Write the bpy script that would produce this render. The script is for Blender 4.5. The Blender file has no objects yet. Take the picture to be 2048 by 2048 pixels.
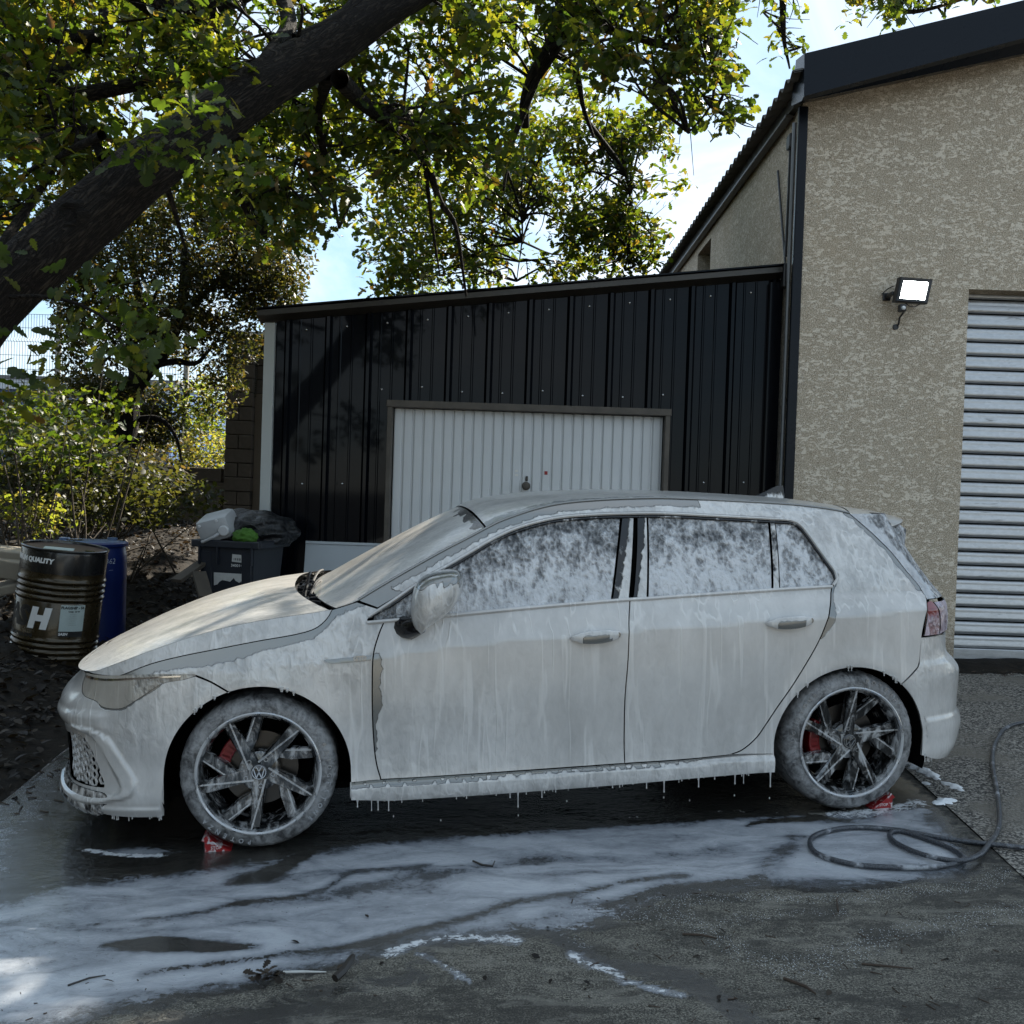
import bpy, bmesh, math, random
import numpy as np
from mathutils import Vector, Matrix, Quaternion
from mathutils.geometry import delaunay_2d_cdt
import mathutils.noise as mnoise
random.seed(7); RNG = np.random.default_rng(7)
SC = bpy.context.scene
COL = SC.collection
R = math.radians
# ---------------------------------------------------------------- camera
FPX = 1950.0; CAMPOS = np.array([0., 0., 1.6]); PITCH, ROLL = R(-1.1), R(1.9)
def _cam_axes():
    F = np.array([0, math.cos(PITCH), math.sin(PITCH)]); Rt = np.array([1., 0, 0]); U = np.cross(Rt, F)
    c, s = math.cos(ROLL), math.sin(ROLL)
    return np.array([c*Rt+s*U, -s*Rt+c*U, F])
CAX = _cam_axes()
cam_d = bpy.data.cameras.new('camera'); cam = bpy.data.objects.new('camera', cam_d); COL.objects.link(cam)
M = Matrix.Identity(4)
for i in range(3):
    M[i][0] = CAX[0][i]; M[i][1] = CAX[1][i]; M[i][2] = -CAX[2][i]; M[i][3] = CAMPOS[i]
cam.matrix_world = M
cam_d.sensor_width = 36; cam_d.sensor_fit = 'HORIZONTAL'; cam_d.lens = 36*FPX/2048
cam_d.clip_start = .05; cam_d.clip_end = 3000
SC.camera = cam
# ---------------------------------------------------------------- light
SUN_AZ, SUN_EL = R(37.6), R(40.75)      # azimuth from +Y towards +X
SUN_DIR = Vector((math.sin(SUN_AZ)*math.cos(SUN_EL), math.cos(SUN_AZ)*math.cos(SUN_EL), math.sin(SUN_EL)))
sun_d = bpy.data.lights.new('sun', 'SUN'); sun = bpy.data.objects.new('sun', sun_d); COL.objects.link(sun)
sun_d.energy = 3.3; sun_d.angle = R(.55); sun_d.color = (1, .93, .80)
sun.rotation_euler = SUN_DIR.to_track_quat('Z', 'Y').to_euler()
world = bpy.data.worlds.new('World'); SC.world = world; world.use_nodes = True
def setup_world():
    nt = world.node_tree; nt.nodes.clear(); L = nt.links.new
    out = nt.nodes.new('ShaderNodeOutputWorld'); bg = nt.nodes.new('ShaderNodeBackground')
    sky = nt.nodes.new('ShaderNodeTexSky'); sky.sky_type = 'NISHITA'; sky.sun_disc = False
    sky.sun_elevation = SUN_EL; sky.sun_rotation = SUN_AZ; sky.altitude = 50; sky.air_density = 1.0; sky.dust_density = .15; sky.ozone_density = 1.0
    tc = nt.nodes.new('ShaderNodeTexCoord')
    mp = nt.nodes.new('ShaderNodeMapping'); mp.inputs['Scale'].default_value = (1.0, 1.0, 2.2); mp.inputs['Rotation'].default_value = (.2, .3, .5)
    n = nt.nodes.new('ShaderNodeTexNoise'); n.inputs['Scale'].default_value = 2.6; n.inputs['Detail'].default_value = 7; n.inputs['Roughness'].default_value = .6
    n.inputs['Distortion'].default_value = .5
    # thin bright haze-blue sky with white cloud patches, the same all round
    r = nt.nodes.new('ShaderNodeValToRGB'); r.color_ramp.elements[0].position = .38; r.color_ramp.elements[1].position = .66
    r.color_ramp.elements[0].color = (1.5, 2.45, 3.3, 1); r.color_ramp.elements[1].color = (4.2, 4.25, 4.25, 1)
    mx = nt.nodes.new('ShaderNodeMixRGB'); mx.inputs['Fac'].default_value = .78
    L(tc.outputs['Generated'], mp.inputs[0]); L(mp.outputs[0], n.inputs['Vector']); L(n.outputs['Fac'], r.inputs[0])
    L(r.outputs[0], mx.inputs['Color2']); L(sky.outputs[0], mx.inputs['Color1']); L(mx.outputs[0], bg.inputs['Color']); L(bg.outputs[0], out.inputs['Surface'])
    bg.inputs['Strength'].default_value = .06
setup_world()
vs = SC.view_settings; vs.view_transform = 'Standard'; vs.look = 'None'; vs.gamma = 1; vs.use_curve_mapping = False; vs.exposure = 2.35
SC.render.engine = 'CYCLES'
cy = SC.cycles; cy.max_bounces = 6; cy.diffuse_bounces = 3; cy.glossy_bounces = 3; cy.transmission_bounces = 4; cy.transparent_max_bounces = 8
cy.use_denoising = True; cy.sample_clamp_indirect = 6; cy.caustics_reflective = False; cy.caustics_refractive = False
# ---------------------------------------------------------------- helpers
def ray(u, v):
    d = CAX.T @ np.array([(u-1024)/FPX, (1024-v)/FPX, 1.]); return d
def atY(u, v, Y):
    """point on the plane y=Y seen at photo pixel u,v (used to read real sizes off the photograph)"""
    d = ray(u, v); return CAMPOS + d*(Y/d[1])
GSX, GSY, GN = .03534, .02151, None
CAR_R = np.array([[0.98489054, -0.16953961, -0.03531216], [0.16885797, 0.98540615, -0.02148716], [0.03843974, 0.01519976, 0.99914531]])
CAR_T = np.array([-1.1425146, 4.85694133, 0.10706161])
def gz(x, y):
    """height of the paved yard, which falls to the left and towards the camera"""
    return CAR_T[2] + GSX*(x-CAR_T[0]) + GSY*(y-CAR_T[1])
def ground(u, v):
    n = CAR_R @ np.array([0, 0, 1.]); d = ray(u, v); s = n @ (CAR_T-CAMPOS) / (n @ d); return CAMPOS + s*d
MATS = {}
class NT:
    """small node-tree writer"""
    def __init__(s, name):
        s.m = bpy.data.materials.new(name); s.m.use_nodes = True; s.t = s.m.node_tree; s.t.nodes.clear()
        s.out = s.n('ShaderNodeOutputMaterial'); MATS[name] = s.m
    def n(s, kind, **kw):
        nd = s.t.nodes.new(kind)
        for k, v in kw.items(): setattr(nd, k, v)
        return nd
    def set(s, nd, **kw):
        for k, v in kw.items():
            i = nd.inputs[k.replace('_', ' ')] if k.replace('_', ' ') in nd.inputs else nd.inputs[k]
            if hasattr(v, 'is_linked') or isinstance(v, bpy.types.NodeSocket): s.t.links.new(v, i)
            else: i.default_value = v
        return nd
    def link(s, a, b): s.t.links.new(a, b)
    def coord(s, kind='Object', scale=(1, 1, 1), rot=(0, 0, 0), loc=(0, 0, 0)):
        c = s.n('ShaderNodeTexCoord'); m = s.n('ShaderNodeMapping')
        m.inputs['Scale'].default_value = scale; m.inputs['Rotation'].default_value = rot; m.inputs['Location'].default_value = loc
        s.link(c.outputs[kind], m.inputs['Vector']); return m.outputs[0]
    def geo(s, scale=(1, 1, 1)):
        c = s.n('ShaderNodeNewGeometry'); m = s.n('ShaderNodeMapping'); m.inputs['Scale'].default_value = scale
        s.link(c.outputs['Position'], m.inputs['Vector']); return m.outputs[0]
    def noise(s, vec, scale, detail=4, rough=.55, dist=0, out='Fac'):
        n = s.n('ShaderNodeTexNoise'); s.link(vec, n.inputs['Vector'])
        n.inputs['Scale'].default_value = scale; n.inputs['Detail'].default_value = detail; n.inputs['Roughness'].default_value = rough; n.inputs['Distortion'].default_value = dist
        return n.outputs[out]
    def vor(s, vec, scale, feature='F1', out='Distance', rand=1):
        n = s.n('ShaderNodeTexVoronoi'); n.feature = feature; s.link(vec, n.inputs['Vector']); n.inputs['Scale'].default_value = scale
        n.inputs['Randomness'].default_value = rand
        return n.outputs[out]
    def math(s, op, a, b=None, c=None, clamp=False):
        n = s.n('ShaderNodeMath', operation=op, use_clamp=clamp)
        for i, v in enumerate((a, b, c)):
            if v is None: continue
            if isinstance(v, (int, float)): n.inputs[i].default_value = v
            else: s.link(v, n.inputs[i])
        return n.outputs[0]
    def ramp(s, fac, stops, interp='LINEAR'):
        r = s.n('ShaderNodeValToRGB'); e = r.color_ramp.elements; r.color_ramp.interpolation = interp
        for i, (p, c) in enumerate(stops):
            if isinstance(c, (int, float)): c = (c, c, c)
            if i > 1: e.new(p)
            e[i].position = p; e[i].color = (*c, 1)
        s.link(fac, r.inputs[0]); return r.outputs[0]
    def smooth(s, v, a, b):
        n = s.n('ShaderNodeMapRange', interpolation_type='SMOOTHSTEP'); s.link(v, n.inputs['Value'])
        n.inputs['From Min'].default_value = a; n.inputs['From Max'].default_value = b; return n.outputs[0]
    def mix(s, f, a, b):
        n = s.n('ShaderNodeMixRGB')
        for i, v in (('Fac', f), ('Color1', a), ('Color2', b)):
            if isinstance(v, (int, float)): n.inputs[i].default_value = v if i == 'Fac' else (v, v, v, 1)
            elif isinstance(v, tuple): n.inputs[i].default_value = (*v, 1)
            else: s.link(v, n.inputs[i])
        return n.outputs[0]
    def attr(s, name, out='Fac'):
        a = s.n('ShaderNodeAttribute', attribute_name=name); return a.outputs[out]
    def bump(s, h, strength=.3, dist=.01, nrm=None):
        b = s.n('ShaderNodeBump')
        for k, v in (('Strength', strength), ('Distance', dist), ('Height', h), ('Normal', nrm)):
            if v is None: continue
            if isinstance(v, (int, float)): b.inputs[k].default_value = v
            else: s.link(v, b.inputs[k])
        return b.outputs[0]
    def pbr(s, base, rough=.5, metal=0., spec=.5, normal=None, coat=0., coat_rough=.05, emit=None, estr=0, trans=0., alpha=None):
        p = s.n('ShaderNodeBsdfPrincipled')
        for k, v in (('Base Color', base), ('Roughness', rough), ('Metallic', metal), ('Specular IOR Level', spec), ('Normal', normal), ('Coat Weight', coat), ('Coat Roughness', coat_rough), ('Emission Color', emit), ('Emission Strength', estr), ('Transmission Weight', trans), ('Alpha', alpha)):
            if v is None: continue
            i = p.inputs[k]
            if isinstance(v, (int, float)): i.default_value = (v, v, v, 1) if i.type == 'RGBA' else v
            elif isinstance(v, tuple): i.default_value = (*v, 1) if len(v) == 3 else v
            else: s.link(v, i)
        return p
    def finish(s, shader):
        s.link(shader.outputs[0] if hasattr(shader, 'outputs') else shader, s.out.inputs['Surface']); return s.m
def plain(name, col, rough=.5, metal=0., spec=.5, var=.12, scale=6, bump=0., bscale=60, coat=0.):
    """simple procedural material: base colour with soft noise variation and fine bump"""
    t = NT(name); v = t.coord('Object')
    f = t.noise(v, scale, 5)
    c = t.mix(f, tuple(x*(1-var) for x in col), tuple(min(1, x*(1+var)) for x in col))
    nr = t.bump(t.noise(v, bscale, 3), bump, .003) if bump else None
    rr = t.math('MULTIPLY_ADD', t.noise(v, scale*2.3, 3), .15, rough-.075, clamp=True)
    return t.finish(t.pbr(c, rr, metal, spec, nr, coat))
def tag(o, label=None, cat=None, group=None, kind=None):
    for k, v in (('label', label), ('category', cat), ('group', group), ('kind', kind)):
        if v: o[k] = v
    return o
def empty(name, loc=(0, 0, 0), label=None, cat=None, group=None, kind=None, rotz=0.):
    o = bpy.data.objects.new(name, None); COL.objects.link(o); o.location = loc; o.rotation_euler = (0, 0, rotz); o.empty_display_size = .2
    return tag(o, label, cat, group, kind)
def link_mesh(name, me, parent=None, mats=()):
    o = bpy.data.objects.new(name, me); COL.objects.link(o)
    if parent: o.parent = parent
    for m in mats: me.materials.append(MATS[m] if isinstance(m, str) else m)
    return o
def mesh_np(name, V, F, mat=None, parent=None, smooth=False, attrs=None, normals=None, midx=None):
    """V (n,3) array, F list of index lists or (m,k) array"""
    me = bpy.data.meshes.new(name)
    V = np.asarray(V, np.float32)
    if isinstance(F, np.ndarray):
        m, k = F.shape
        me.vertices.add(len(V)); me.vertices.foreach_set('co', V.ravel())
        me.loops.add(m*k); me.loops.foreach_set('vertex_index', F.astype(np.int32).ravel())
        me.polygons.add(m); me.polygons.foreach_set('loop_start', np.arange(0, m*k, k, dtype=np.int32)); me.polygons.foreach_set('loop_total', np.full(m, k, np.int32))
        me.update(calc_edges=True)
    else:
        me.from_pydata(V.tolist(), [], [list(f) for f in F]); me.update()
    if attrs:
        for k, a in attrs.items():
            at = me.attributes.new(k, 'FLOAT', 'POINT'); at.data.foreach_set('value', np.asarray(a, np.float32))
    if smooth: me.polygons.foreach_set('use_smooth', np.ones(len(me.polygons), bool))
    mats = mat if isinstance(mat, (list, tuple)) else ([mat] if mat else [])
    o = link_mesh(name, me, parent, mats)
    if midx is not None: me.polygons.foreach_set('material_index', np.asarray(midx, np.int32))
    if normals is not None: me.normals_split_custom_set_from_vertices(np.asarray(normals, np.float32).tolist())
    return o
class MB:
    """collects simple shapes into ONE mesh"""
    def __init__(s): s.V = []; s.F = []; s.MI = []; s.S = []
    def add(s, V, F, mi=0, smooth=False):
        b = len(s.V); s.V += [tuple(map(float, v)) for v in V]
        for f in F: s.F.append([i+b for i in f]); s.MI.append(mi); s.S.append(smooth)
        return s
    def box(s, c, d, rot=None, mi=0, bev=0.):
        hx, hy, hz = d[0]/2, d[1]/2, d[2]/2
        if bev > 0:
            bm = bmesh.new(); bmesh.ops.create_cube(bm, size=1)
            for v in bm.verts: v.co = Vector((v.co.x*d[0], v.co.y*d[1], v.co.z*d[2]))
            bmesh.ops.bevel(bm, geom=bm.edges[:], offset=min(bev, hx*.9, hy*.9, hz*.9), segments=2, profile=.5, affect='EDGES')
            bm.verts.index_update(); V = [v.co.copy() for v in bm.verts]; F = [[v.index for v in f.verts] for f in bm.faces]; bm.free()
        else:
            V = [Vector((x*hx, y*hy, z*hz)) for x in (-1, 1) for y in (-1, 1) for z in (-1, 1)]
            F = [(0, 1, 3, 2), (4, 6, 7, 5), (0, 4, 5, 1), (2, 3, 7, 6), (0, 2, 6, 4), (1, 5, 7, 3)]
        if rot is not None:
            q = rot if isinstance(rot, Matrix) else Matrix.Rotation(rot, 3, 'Z'); V = [q @ v for v in V]
        return s.add([(v[0]+c[0], v[1]+c[1], v[2]+c[2]) for v in V], F, mi)
    def tube(s, pts, r, n=8, mi=0, cap=True, smooth=True):
        pts = [Vector(p) for p in pts]; rr = r if isinstance(r, (list, tuple, np.ndarray)) else [r]*len(pts)
        V = []; prev = None
        for i, p in enumerate(pts):
            t = (pts[min(i+1, len(pts)-1)] - pts[max(i-1, 0)]).normalized()
            if prev is None:
                a = Vector((0, 0, 1)) if abs(t.z) < .9 else Vector((1, 0, 0)); x = t.cross(a).normalized()
            else: x = (prev - t*prev.dot(t)).normalized()
            prev = x; y = t.cross(x)
            for k in range(n):
                a = 2*math.pi*k/n; V.append(p + (x*math.cos(a)+y*math.sin(a))*rr[i])
        F = [(i*n+k, i*n+(k+1) % n, (i+1)*n+(k+1) % n, (i+1)*n+k) for i in range(len(pts)-1) for k in range(n)]
        if cap: F += [tuple(range(n))[::-1], tuple((len(pts)-1)*n+k for k in range(n))]
        return s.add(V, F, mi, smooth)
    def lathe(s, prof, n=32, c=(0, 0, 0), axis='Z', mi=0, smooth=True, rot=None, cap=True):
        V = []
        for r, h in prof:
            for k in range(n):
                a = 2*math.pi*k/n; x, y = r*math.cos(a), r*math.sin(a)
                v = Vector((x, y, h)) if axis == 'Z' else (Vector((x, h, y)) if axis == 'Y' else Vector((h, x, y)))
                if rot is not None: v = rot @ v
                V.append(v + Vector(c))
        F = [(i*n+k, i*n+(k+1) % n, (i+1)*n+(k+1) % n, (i+1)*n+k) for i in range(len(prof)-1) for k in range(n)]
        if cap and prof[0][0] > 1e-6: F.append(tuple(range(n))[::-1])
        if cap and prof[-1][0] > 1e-6: F.append(tuple((len(prof)-1)*n+k for k in range(n)))
        return s.add(V, F, mi, smooth)
    def prism(s, poly, a, b, plane='XZ', mi=0):
        """2D polygon extruded between depths a and b. XZ -> along Y, XY -> along Z, YZ -> along X"""
        P = lambda p, d: {'XZ': (p[0], d, p[1]), 'XY': (p[0], p[1], d), 'YZ': (d, p[0], p[1])}[plane]
        n = len(poly); V = [P(p, a) for p in poly] + [P(p, b) for p in poly]
        F = [tuple(range(n))[::-1], tuple(range(n, 2*n))] + [(i, (i+1) % n, n+(i+1) % n, n+i) for i in range(n)]
        return s.add(V, F, mi)
    def build(s, name, mat=None, parent=None, smooth=None, fix=True):
        me = bpy.data.meshes.new(name); me.from_pydata(s.V, [], s.F); me.update()
        mats = mat if isinstance(mat, (list, tuple)) else [mat]
        o = link_mesh(name, me, parent, mats)
        me.polygons.foreach_set('material_index', s.MI)
        sm = s.S if smooth is None else [smooth]*len(s.F)
        if fix:
            bm = bmesh.new(); bm.from_mesh(me); bmesh.ops.recalc_face_normals(bm, faces=bm.faces[:]); bm.to_mesh(me); bm.free()
        me.polygons.foreach_set('use_smooth', sm)
        if any(sm):
            try: me.set_sharp_from_angle(angle=R(40))
            except Exception: pass
        return o
def copy_obj(o, parent=None):
    c = o.copy(); COL.objects.link(c); c.parent = parent if parent else None
    return c
def cr(pts, step, closed=False):
    """Catmull-Rom resample of a list of points"""
    P = np.array(pts, float); n = len(P)
    if n < 3 and not closed:
        k = max(2, int(np.linalg.norm(P[1]-P[0])/step)+1); return [tuple(P[0]+(P[1]-P[0])*t) for t in np.linspace(0, 1, k)]
    out = []
    segs = n if closed else n-1
    for i in range(segs):
        p1, p2 = P[i % n], P[(i+1) % n]
        p0 = P[i-1] if (i > 0 or closed) else 2*p1-p2
        p3 = P[(i+2) % n] if (i+2 < n or closed) else 2*p2-p1
        k = max(1, int(np.linalg.norm(p2-p1)/step+.5))
        for j in range(k):
            t = j/k
            out.append(tuple(.5*(2*p1+(p2-p0)*t+(2*p0-5*p1+4*p2-p3)*t*t+(3*p1-p0-3*p2+p3)*t**3)))
    if not closed: out.append(tuple(P[-1]))
    return out
def text_mesh(name, s, size, mat, parent, M4, depth=.0005, shear=0., bold=0., align='CENTER', spacing=1.):
    c = bpy.data.curves.new(name, 'FONT'); c.body = s; c.size = size; c.extrude = depth; c.shear = shear; c.offset = bold; c.align_x = align; c.align_y = 'CENTER'; c.space_character = spacing; c.resolution_u = 2
    t = bpy.data.objects.new(name, c); COL.objects.link(t)
    me = bpy.data.meshes.new_from_object(t.evaluated_get(bpy.context.evaluated_depsgraph_get()))
    COL.objects.unlink(t); bpy.data.objects.remove(t)
    o = link_mesh(name, me, parent, [mat]); me.transform(M4)
    return o
def basis(loc, xdir, ydir):
    x = Vector(xdir).normalized(); y = Vector(ydir); y = (y - x*y.dot(x)).normalized(); z = x.cross(y)
    m = Matrix.Identity(4)
    for i in range(3): m[i][0] = x[i]; m[i][1] = y[i]; m[i][2] = z[i]; m[i][3] = loc[i]
    return m
plain('black_plastic', (.012, .012, .013), .42, var=.3, bump=.15)
plain('gloss_black', (.006, .006, .007), .12, var=.2)
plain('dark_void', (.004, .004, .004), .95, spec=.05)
plain('rubber', (.016, .016, .017), .62, var=.25, bump=.2, bscale=150)
plain('dark_alloy', (.028, .029, .031), .18, .85, coat=1., var=.2)
plain('cut_alloy', (.46, .47, .48), .22, .9, coat=.6, var=.1)
plain('brake_disc', (.07, .064, .058), .35, .85)
plain('caliper_red', (.17, .004, .006), .32, coat=.5)
plain('chrome', (.62, .63, .65), .10, 1.)
plain('emblem_grey', (.38, .39, .40), .25, .7)
# ---------------------------------------------------------------- ground materials
def concrete_mat():
    t = NT('wet_concrete_with_foam'); p = t.geo()
    wv = t.n('ShaderNodeVectorMath', operation='ADD'); wn = t.n('ShaderNodeVectorMath', operation='SCALE'); wn.inputs['Scale'].default_value = .22
    t.link(t.noise(t.geo((1, 1.6, 1)), 2.6, 3, .5, 0, 'Color'), wn.inputs[0]); t.link(p, wv.inputs[0]); t.link(wn.outputs[0], wv.inputs[1])
    def fl(sx, sy): m = t.n('ShaderNodeMapping'); m.inputs['Rotation'].default_value = (0, 0, R(-14)); m.inputs['Scale'].default_value = (sx, sy, 1); t.link(wv.outputs[0], m.inputs['Vector']); return m.outputs[0]
    fo = t.attr('foam'); we = t.attr('wet'); di = t.attr('dirt'); tk = t.attr('thick')
    n1 = t.noise(p, 3.2, 6, .62); n2 = t.noise(p, 26, 5, .68); n3 = t.noise(p, 170, 3, .75)
    s1 = t.noise(fl(.8, 2.4), 1.9, 4, .55, 1.2); s2 = t.noise(fl(1., 2.0), 7, 5, .6, 1.6); s3 = t.noise(fl(1., 1.5), 38, 5, .75, .8)
    sp = t.vor(p, 120, 'F1'); sp2 = t.vor(p, 46, 'F1')
    base = t.mix(t.smooth(t.math('ADD', t.math('MULTIPLY', n1, .5), t.math('MULTIPLY', n2, .5)), .36, .64), (.052, .047, .037), (.125, .114, .092))
    base = t.mix(t.smooth(n3, .50, .62), base, (.24, .225, .185)); base = t.mix(t.smooth(n3, .49, .38), base, (.014, .013, .011))
    base = t.mix(t.math('MULTIPLY', t.smooth(t.math('ADD', t.math('MULTIPLY', s1, .6), t.math('MULTIPLY', s2, .4)), .50, .60), .72), base, (.034, .031, .026)); base = t.mix(t.math('MULTIPLY', t.smooth(s3, .56, .64), .4), base, (.22, .205, .165))
    base = t.mix(t.math('MULTIPLY', di, t.smooth(n2, .3, .6)), base, (.016, .015, .013))
    st = t.n('ShaderNodeMapping'); st.inputs['Rotation'].default_value = (0, 0, R(24)); st.inputs['Scale'].default_value = (1, 3.2, 1); t.link(p, st.inputs['Vector']); k1 = t.noise(st.outputs[0], 3.4, 7, .72, .5)
    base = t.mix(t.math('MULTIPLY', t.smooth(k1, .52, .62), .6), base, (.026, .024, .020)); base = t.mix(t.math('MULTIPLY', t.smooth(k1, .47, .38), .35), base, (.24, .225, .19))
    yy = t.n('ShaderNodeSeparateXYZ'); t.link(p, yy.inputs[0]); base = t.mix(t.math('MULTIPLY', t.smooth(yy.outputs[1], 2.0, -.5), .8), base, (.27, .245, .20))  # slab behind the camera, out of view, made paler to bounce light
    wetm = t.smooth(t.math('ADD', we, t.math('ADD', t.math('MULTIPLY', t.math('SUBTRACT', s2, .5), .8), t.math('MULTIPLY', t.math('SUBTRACT', n2, .5), .35))), .42, .60)
    base = t.mix(t.math('MULTIPLY', wetm, .80), base, (.010, .010, .010))
    # soapy film carried along by the flow: clear water, thin milky veil, thick foam
    v = t.math('ADD', t.math('MULTIPLY', t.math('SUBTRACT', s1, .5), 1.7), t.math('ADD', t.math('MULTIPLY', t.math('SUBTRACT', s2, .5), .5), t.math('ADD', t.math('MULTIPLY', t.math('SUBTRACT', s3, .5), .25), t.math('MULTIPLY', t.math('SUBTRACT', n2, .5), .30))))
    raw = t.math('ADD', fo, v)
    m = t.math('MULTIPLY_ADD', t.smooth(t.math('ADD', raw, t.math('ADD', t.math('MULTIPLY', t.math('SUBTRACT', n2, .5), .7), t.math('MULTIPLY', t.math('SUBTRACT', s3, .5), .6))), .30, .66), .66, .30)
    edge = t.smooth(t.math('ADD', fo, t.math('ADD', t.math('MULTIPLY', t.math('SUBTRACT', s2, .5), .8), t.math('MULTIPLY', t.math('SUBTRACT', s3, .5), .9))), .34, .42)
    m = t.math('MULTIPLY', m, edge)
    fcol = t.mix(t.smooth(raw, .35, 1.3), (.15, .165, .19), (.47, .49, .52))
    tkm = t.smooth(t.math('ADD', tk, t.math('ADD', t.math('MULTIPLY', t.math('SUBTRACT', s3, .5), 1.1), t.math('MULTIPLY', t.math('SUBTRACT', n2, .5), .7))), .50, .60)
    col = t.mix(m, base, fcol)
    # small open holes where the film has burst
    holes = t.math('MULTIPLY', m, t.math('MULTIPLY', t.smooth(sp2, .15, .07), t.smooth(s2, .48, .60))); col = t.mix(t.math('MULTIPLY', holes, .85), col, (.02, .02, .02))
    bub = t.math('MULTIPLY', m, t.math('MULTIPLY', t.smooth(t.vor(p, 90, 'F1'), .26, .12), t.smooth(t.math('ADD', s3, t.math('MULTIPLY', s2, .5)), .86, .98))); col = t.mix(bub, col, (.70, .715, .73))
    col = t.mix(tkm, col, (.66, .675, .69))
    speck = t.math('MULTIPLY', t.smooth(sp, .26, .14), t.smooth(t.math('ADD', t.attr('speck'), t.math('ADD', t.math('MULTIPLY', t.math('SUBTRACT', s3, .5), 1.2), t.math('MULTIPLY', t.math('SUBTRACT', n2, .5), .8))), .52, .70))
    col = t.mix(speck, col, (.62, .64, .66))
    film = t.math('MAXIMUM', wetm, edge)
    r = t.math('MULTIPLY_ADD', film, -.75, .87); r = t.math('ADD', r, t.math('MULTIPLY', m, .06)); r = t.math('ADD', r, t.math('MULTIPLY', tkm, .25))
    dry = t.math('SUBTRACT', 1., film)
    h = t.math('ADD', t.math('MULTIPLY', dry, t.math('ADD', t.math('MULTIPLY', n3, .7), t.math('MULTIPLY', n2, .5))), t.math('MULTIPLY', film, t.math('ADD', t.math('MULTIPLY', s3, .42), t.math('MULTIPLY', s2, .35))))
    h = t.math('ADD', h, t.math('ADD', t.math('MULTIPLY', tkm, t.math('MULTIPLY_ADD', n2, .6, .5)), t.math('MULTIPLY', speck, .4)))
    return t.finish(t.pbr(col, r, 0, .5, t.bump(h, .7, .010), t.math('MULTIPLY', film, .55), .16))
concrete_mat()
def asphalt_mat():
    t = NT('asphalt'); p = t.geo(); v = t.vor(p, 95, 'F1', 'Color'); d = t.vor(p, 95, 'F1'); n = t.noise(p, 2.5, 5); n3 = t.noise(p, 40, 4)
    g = t.n('ShaderNodeSeparateColor'); t.link(v, g.inputs[0])
    c = t.mix(t.smooth(g.outputs[0], .15, .95), (.045, .042, .038), (.34, .315, .275)); c = t.mix(t.smooth(d, .55, .85), c, (.012, .012, .012))
    c = t.mix(t.smooth(n, .45, .7), c, t.mix(n3, (.09, .08, .068), (.22, .20, .165)))
    return t.finish(t.pbr(c, .78, 0, .35, t.bump(t.math('ADD', t.math('MULTIPLY', d, -.8), t.math('MULTIPLY', n3, .6)), .9, .010)))
asphalt_mat()
def soil_mat():
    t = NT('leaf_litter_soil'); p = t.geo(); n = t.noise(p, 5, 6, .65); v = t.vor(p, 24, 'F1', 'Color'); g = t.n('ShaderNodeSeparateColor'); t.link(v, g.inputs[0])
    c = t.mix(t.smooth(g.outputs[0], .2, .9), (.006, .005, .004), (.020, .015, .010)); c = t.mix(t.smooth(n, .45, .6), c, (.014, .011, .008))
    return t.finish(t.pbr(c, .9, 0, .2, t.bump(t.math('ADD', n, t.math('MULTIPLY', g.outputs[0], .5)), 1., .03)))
soil_mat()
# ---------------------------------------------------------------- ground shapes
def ss(x): x = np.clip(x, 0, 1); return x*x*(3-2*x)
SLAB_L = lambda y: -2.40 - .045*(np.asarray(y)-4.5) + .03*np.sin(np.asarray(y)*3.1)
SLAB_R = lambda y: 2.045 + .072*(np.asarray(y)-4.3)
def bank(x, y):
    """height of the natural ground: paved-yard plane with the littered bank on the left and the rise behind"""
    x = np.asarray(x, float); y = np.asarray(y, float)
    base = gz(np.clip(x, -14, 14), np.clip(y, -4, 20)) - .05
    left = ss((SLAB_L(y)+.02-x)/1.25)*ss((y-1.5)/3.5)
    h = base + .05*ss((SLAB_L(y)+.05-x)/.1) + left*(.30 + .52*ss((y-6.5)/6.0)) + .80*ss((y-13.9)/.5)*ss((-1.2-x)/1.5)
    h = h + left*(.05*np.sin(x*3.1+y*1.7)+.03*np.sin(x*7.3-y*5.1))
    far = np.hypot(x, y); return h*(1-ss((far-28)/50)) + (-1.0)*ss((far-28)/50)
def grid_sheet(name, xs, ys, zf, mat, attrs=None, kind='structure', mask=None):
    X, Y = np.meshgrid(xs, ys); Z = zf(X, Y); I = np.arange(X.size).reshape(X.shape)
    F = np.stack([I[:-1, :-1], I[:-1, 1:], I[1:, 1:], I[1:, :-1]], -1)
    if mask is not None: F = F[mask(X, Y)[:-1, :-1]]
    F = F.reshape(-1, 4)
    o = mesh_np(name, np.stack([X, Y, Z], -1).reshape(-1, 3), F, mat, None, True, attrs(X.ravel(), Y.ravel()) if attrs else None)
    o['kind'] = kind; return o
gx = np.unique(np.concatenate([np.linspace(-600, -12, 14), np.linspace(-12, 12, 97), np.linspace(12, 600, 14)])); gy = np.unique(np.concatenate([np.linspace(-600, -4, 10), np.linspace(-4, 24, 113), np.linspace(24, 900, 22)]))
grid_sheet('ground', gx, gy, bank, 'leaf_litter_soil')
def pdist(x, y, P):
    return np.where(in_poly(x, y, P), 1, -1)*edge_dist(x, y, P)
def in_poly(px, py, poly):
    P = np.asarray(poly, float); x0, y0 = P[:, 0], P[:, 1]; x1, y1 = np.roll(x0, -1), np.roll(y0, -1)
    r = np.zeros(len(px), bool)
    for a, b, c, d in zip(x0, y0, x1, y1):
        r ^= ((b > py) != (d > py)) & (px < (c-a)*(py-b)/(d-b if d != b else 1e-12)+a)
    return r
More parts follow.
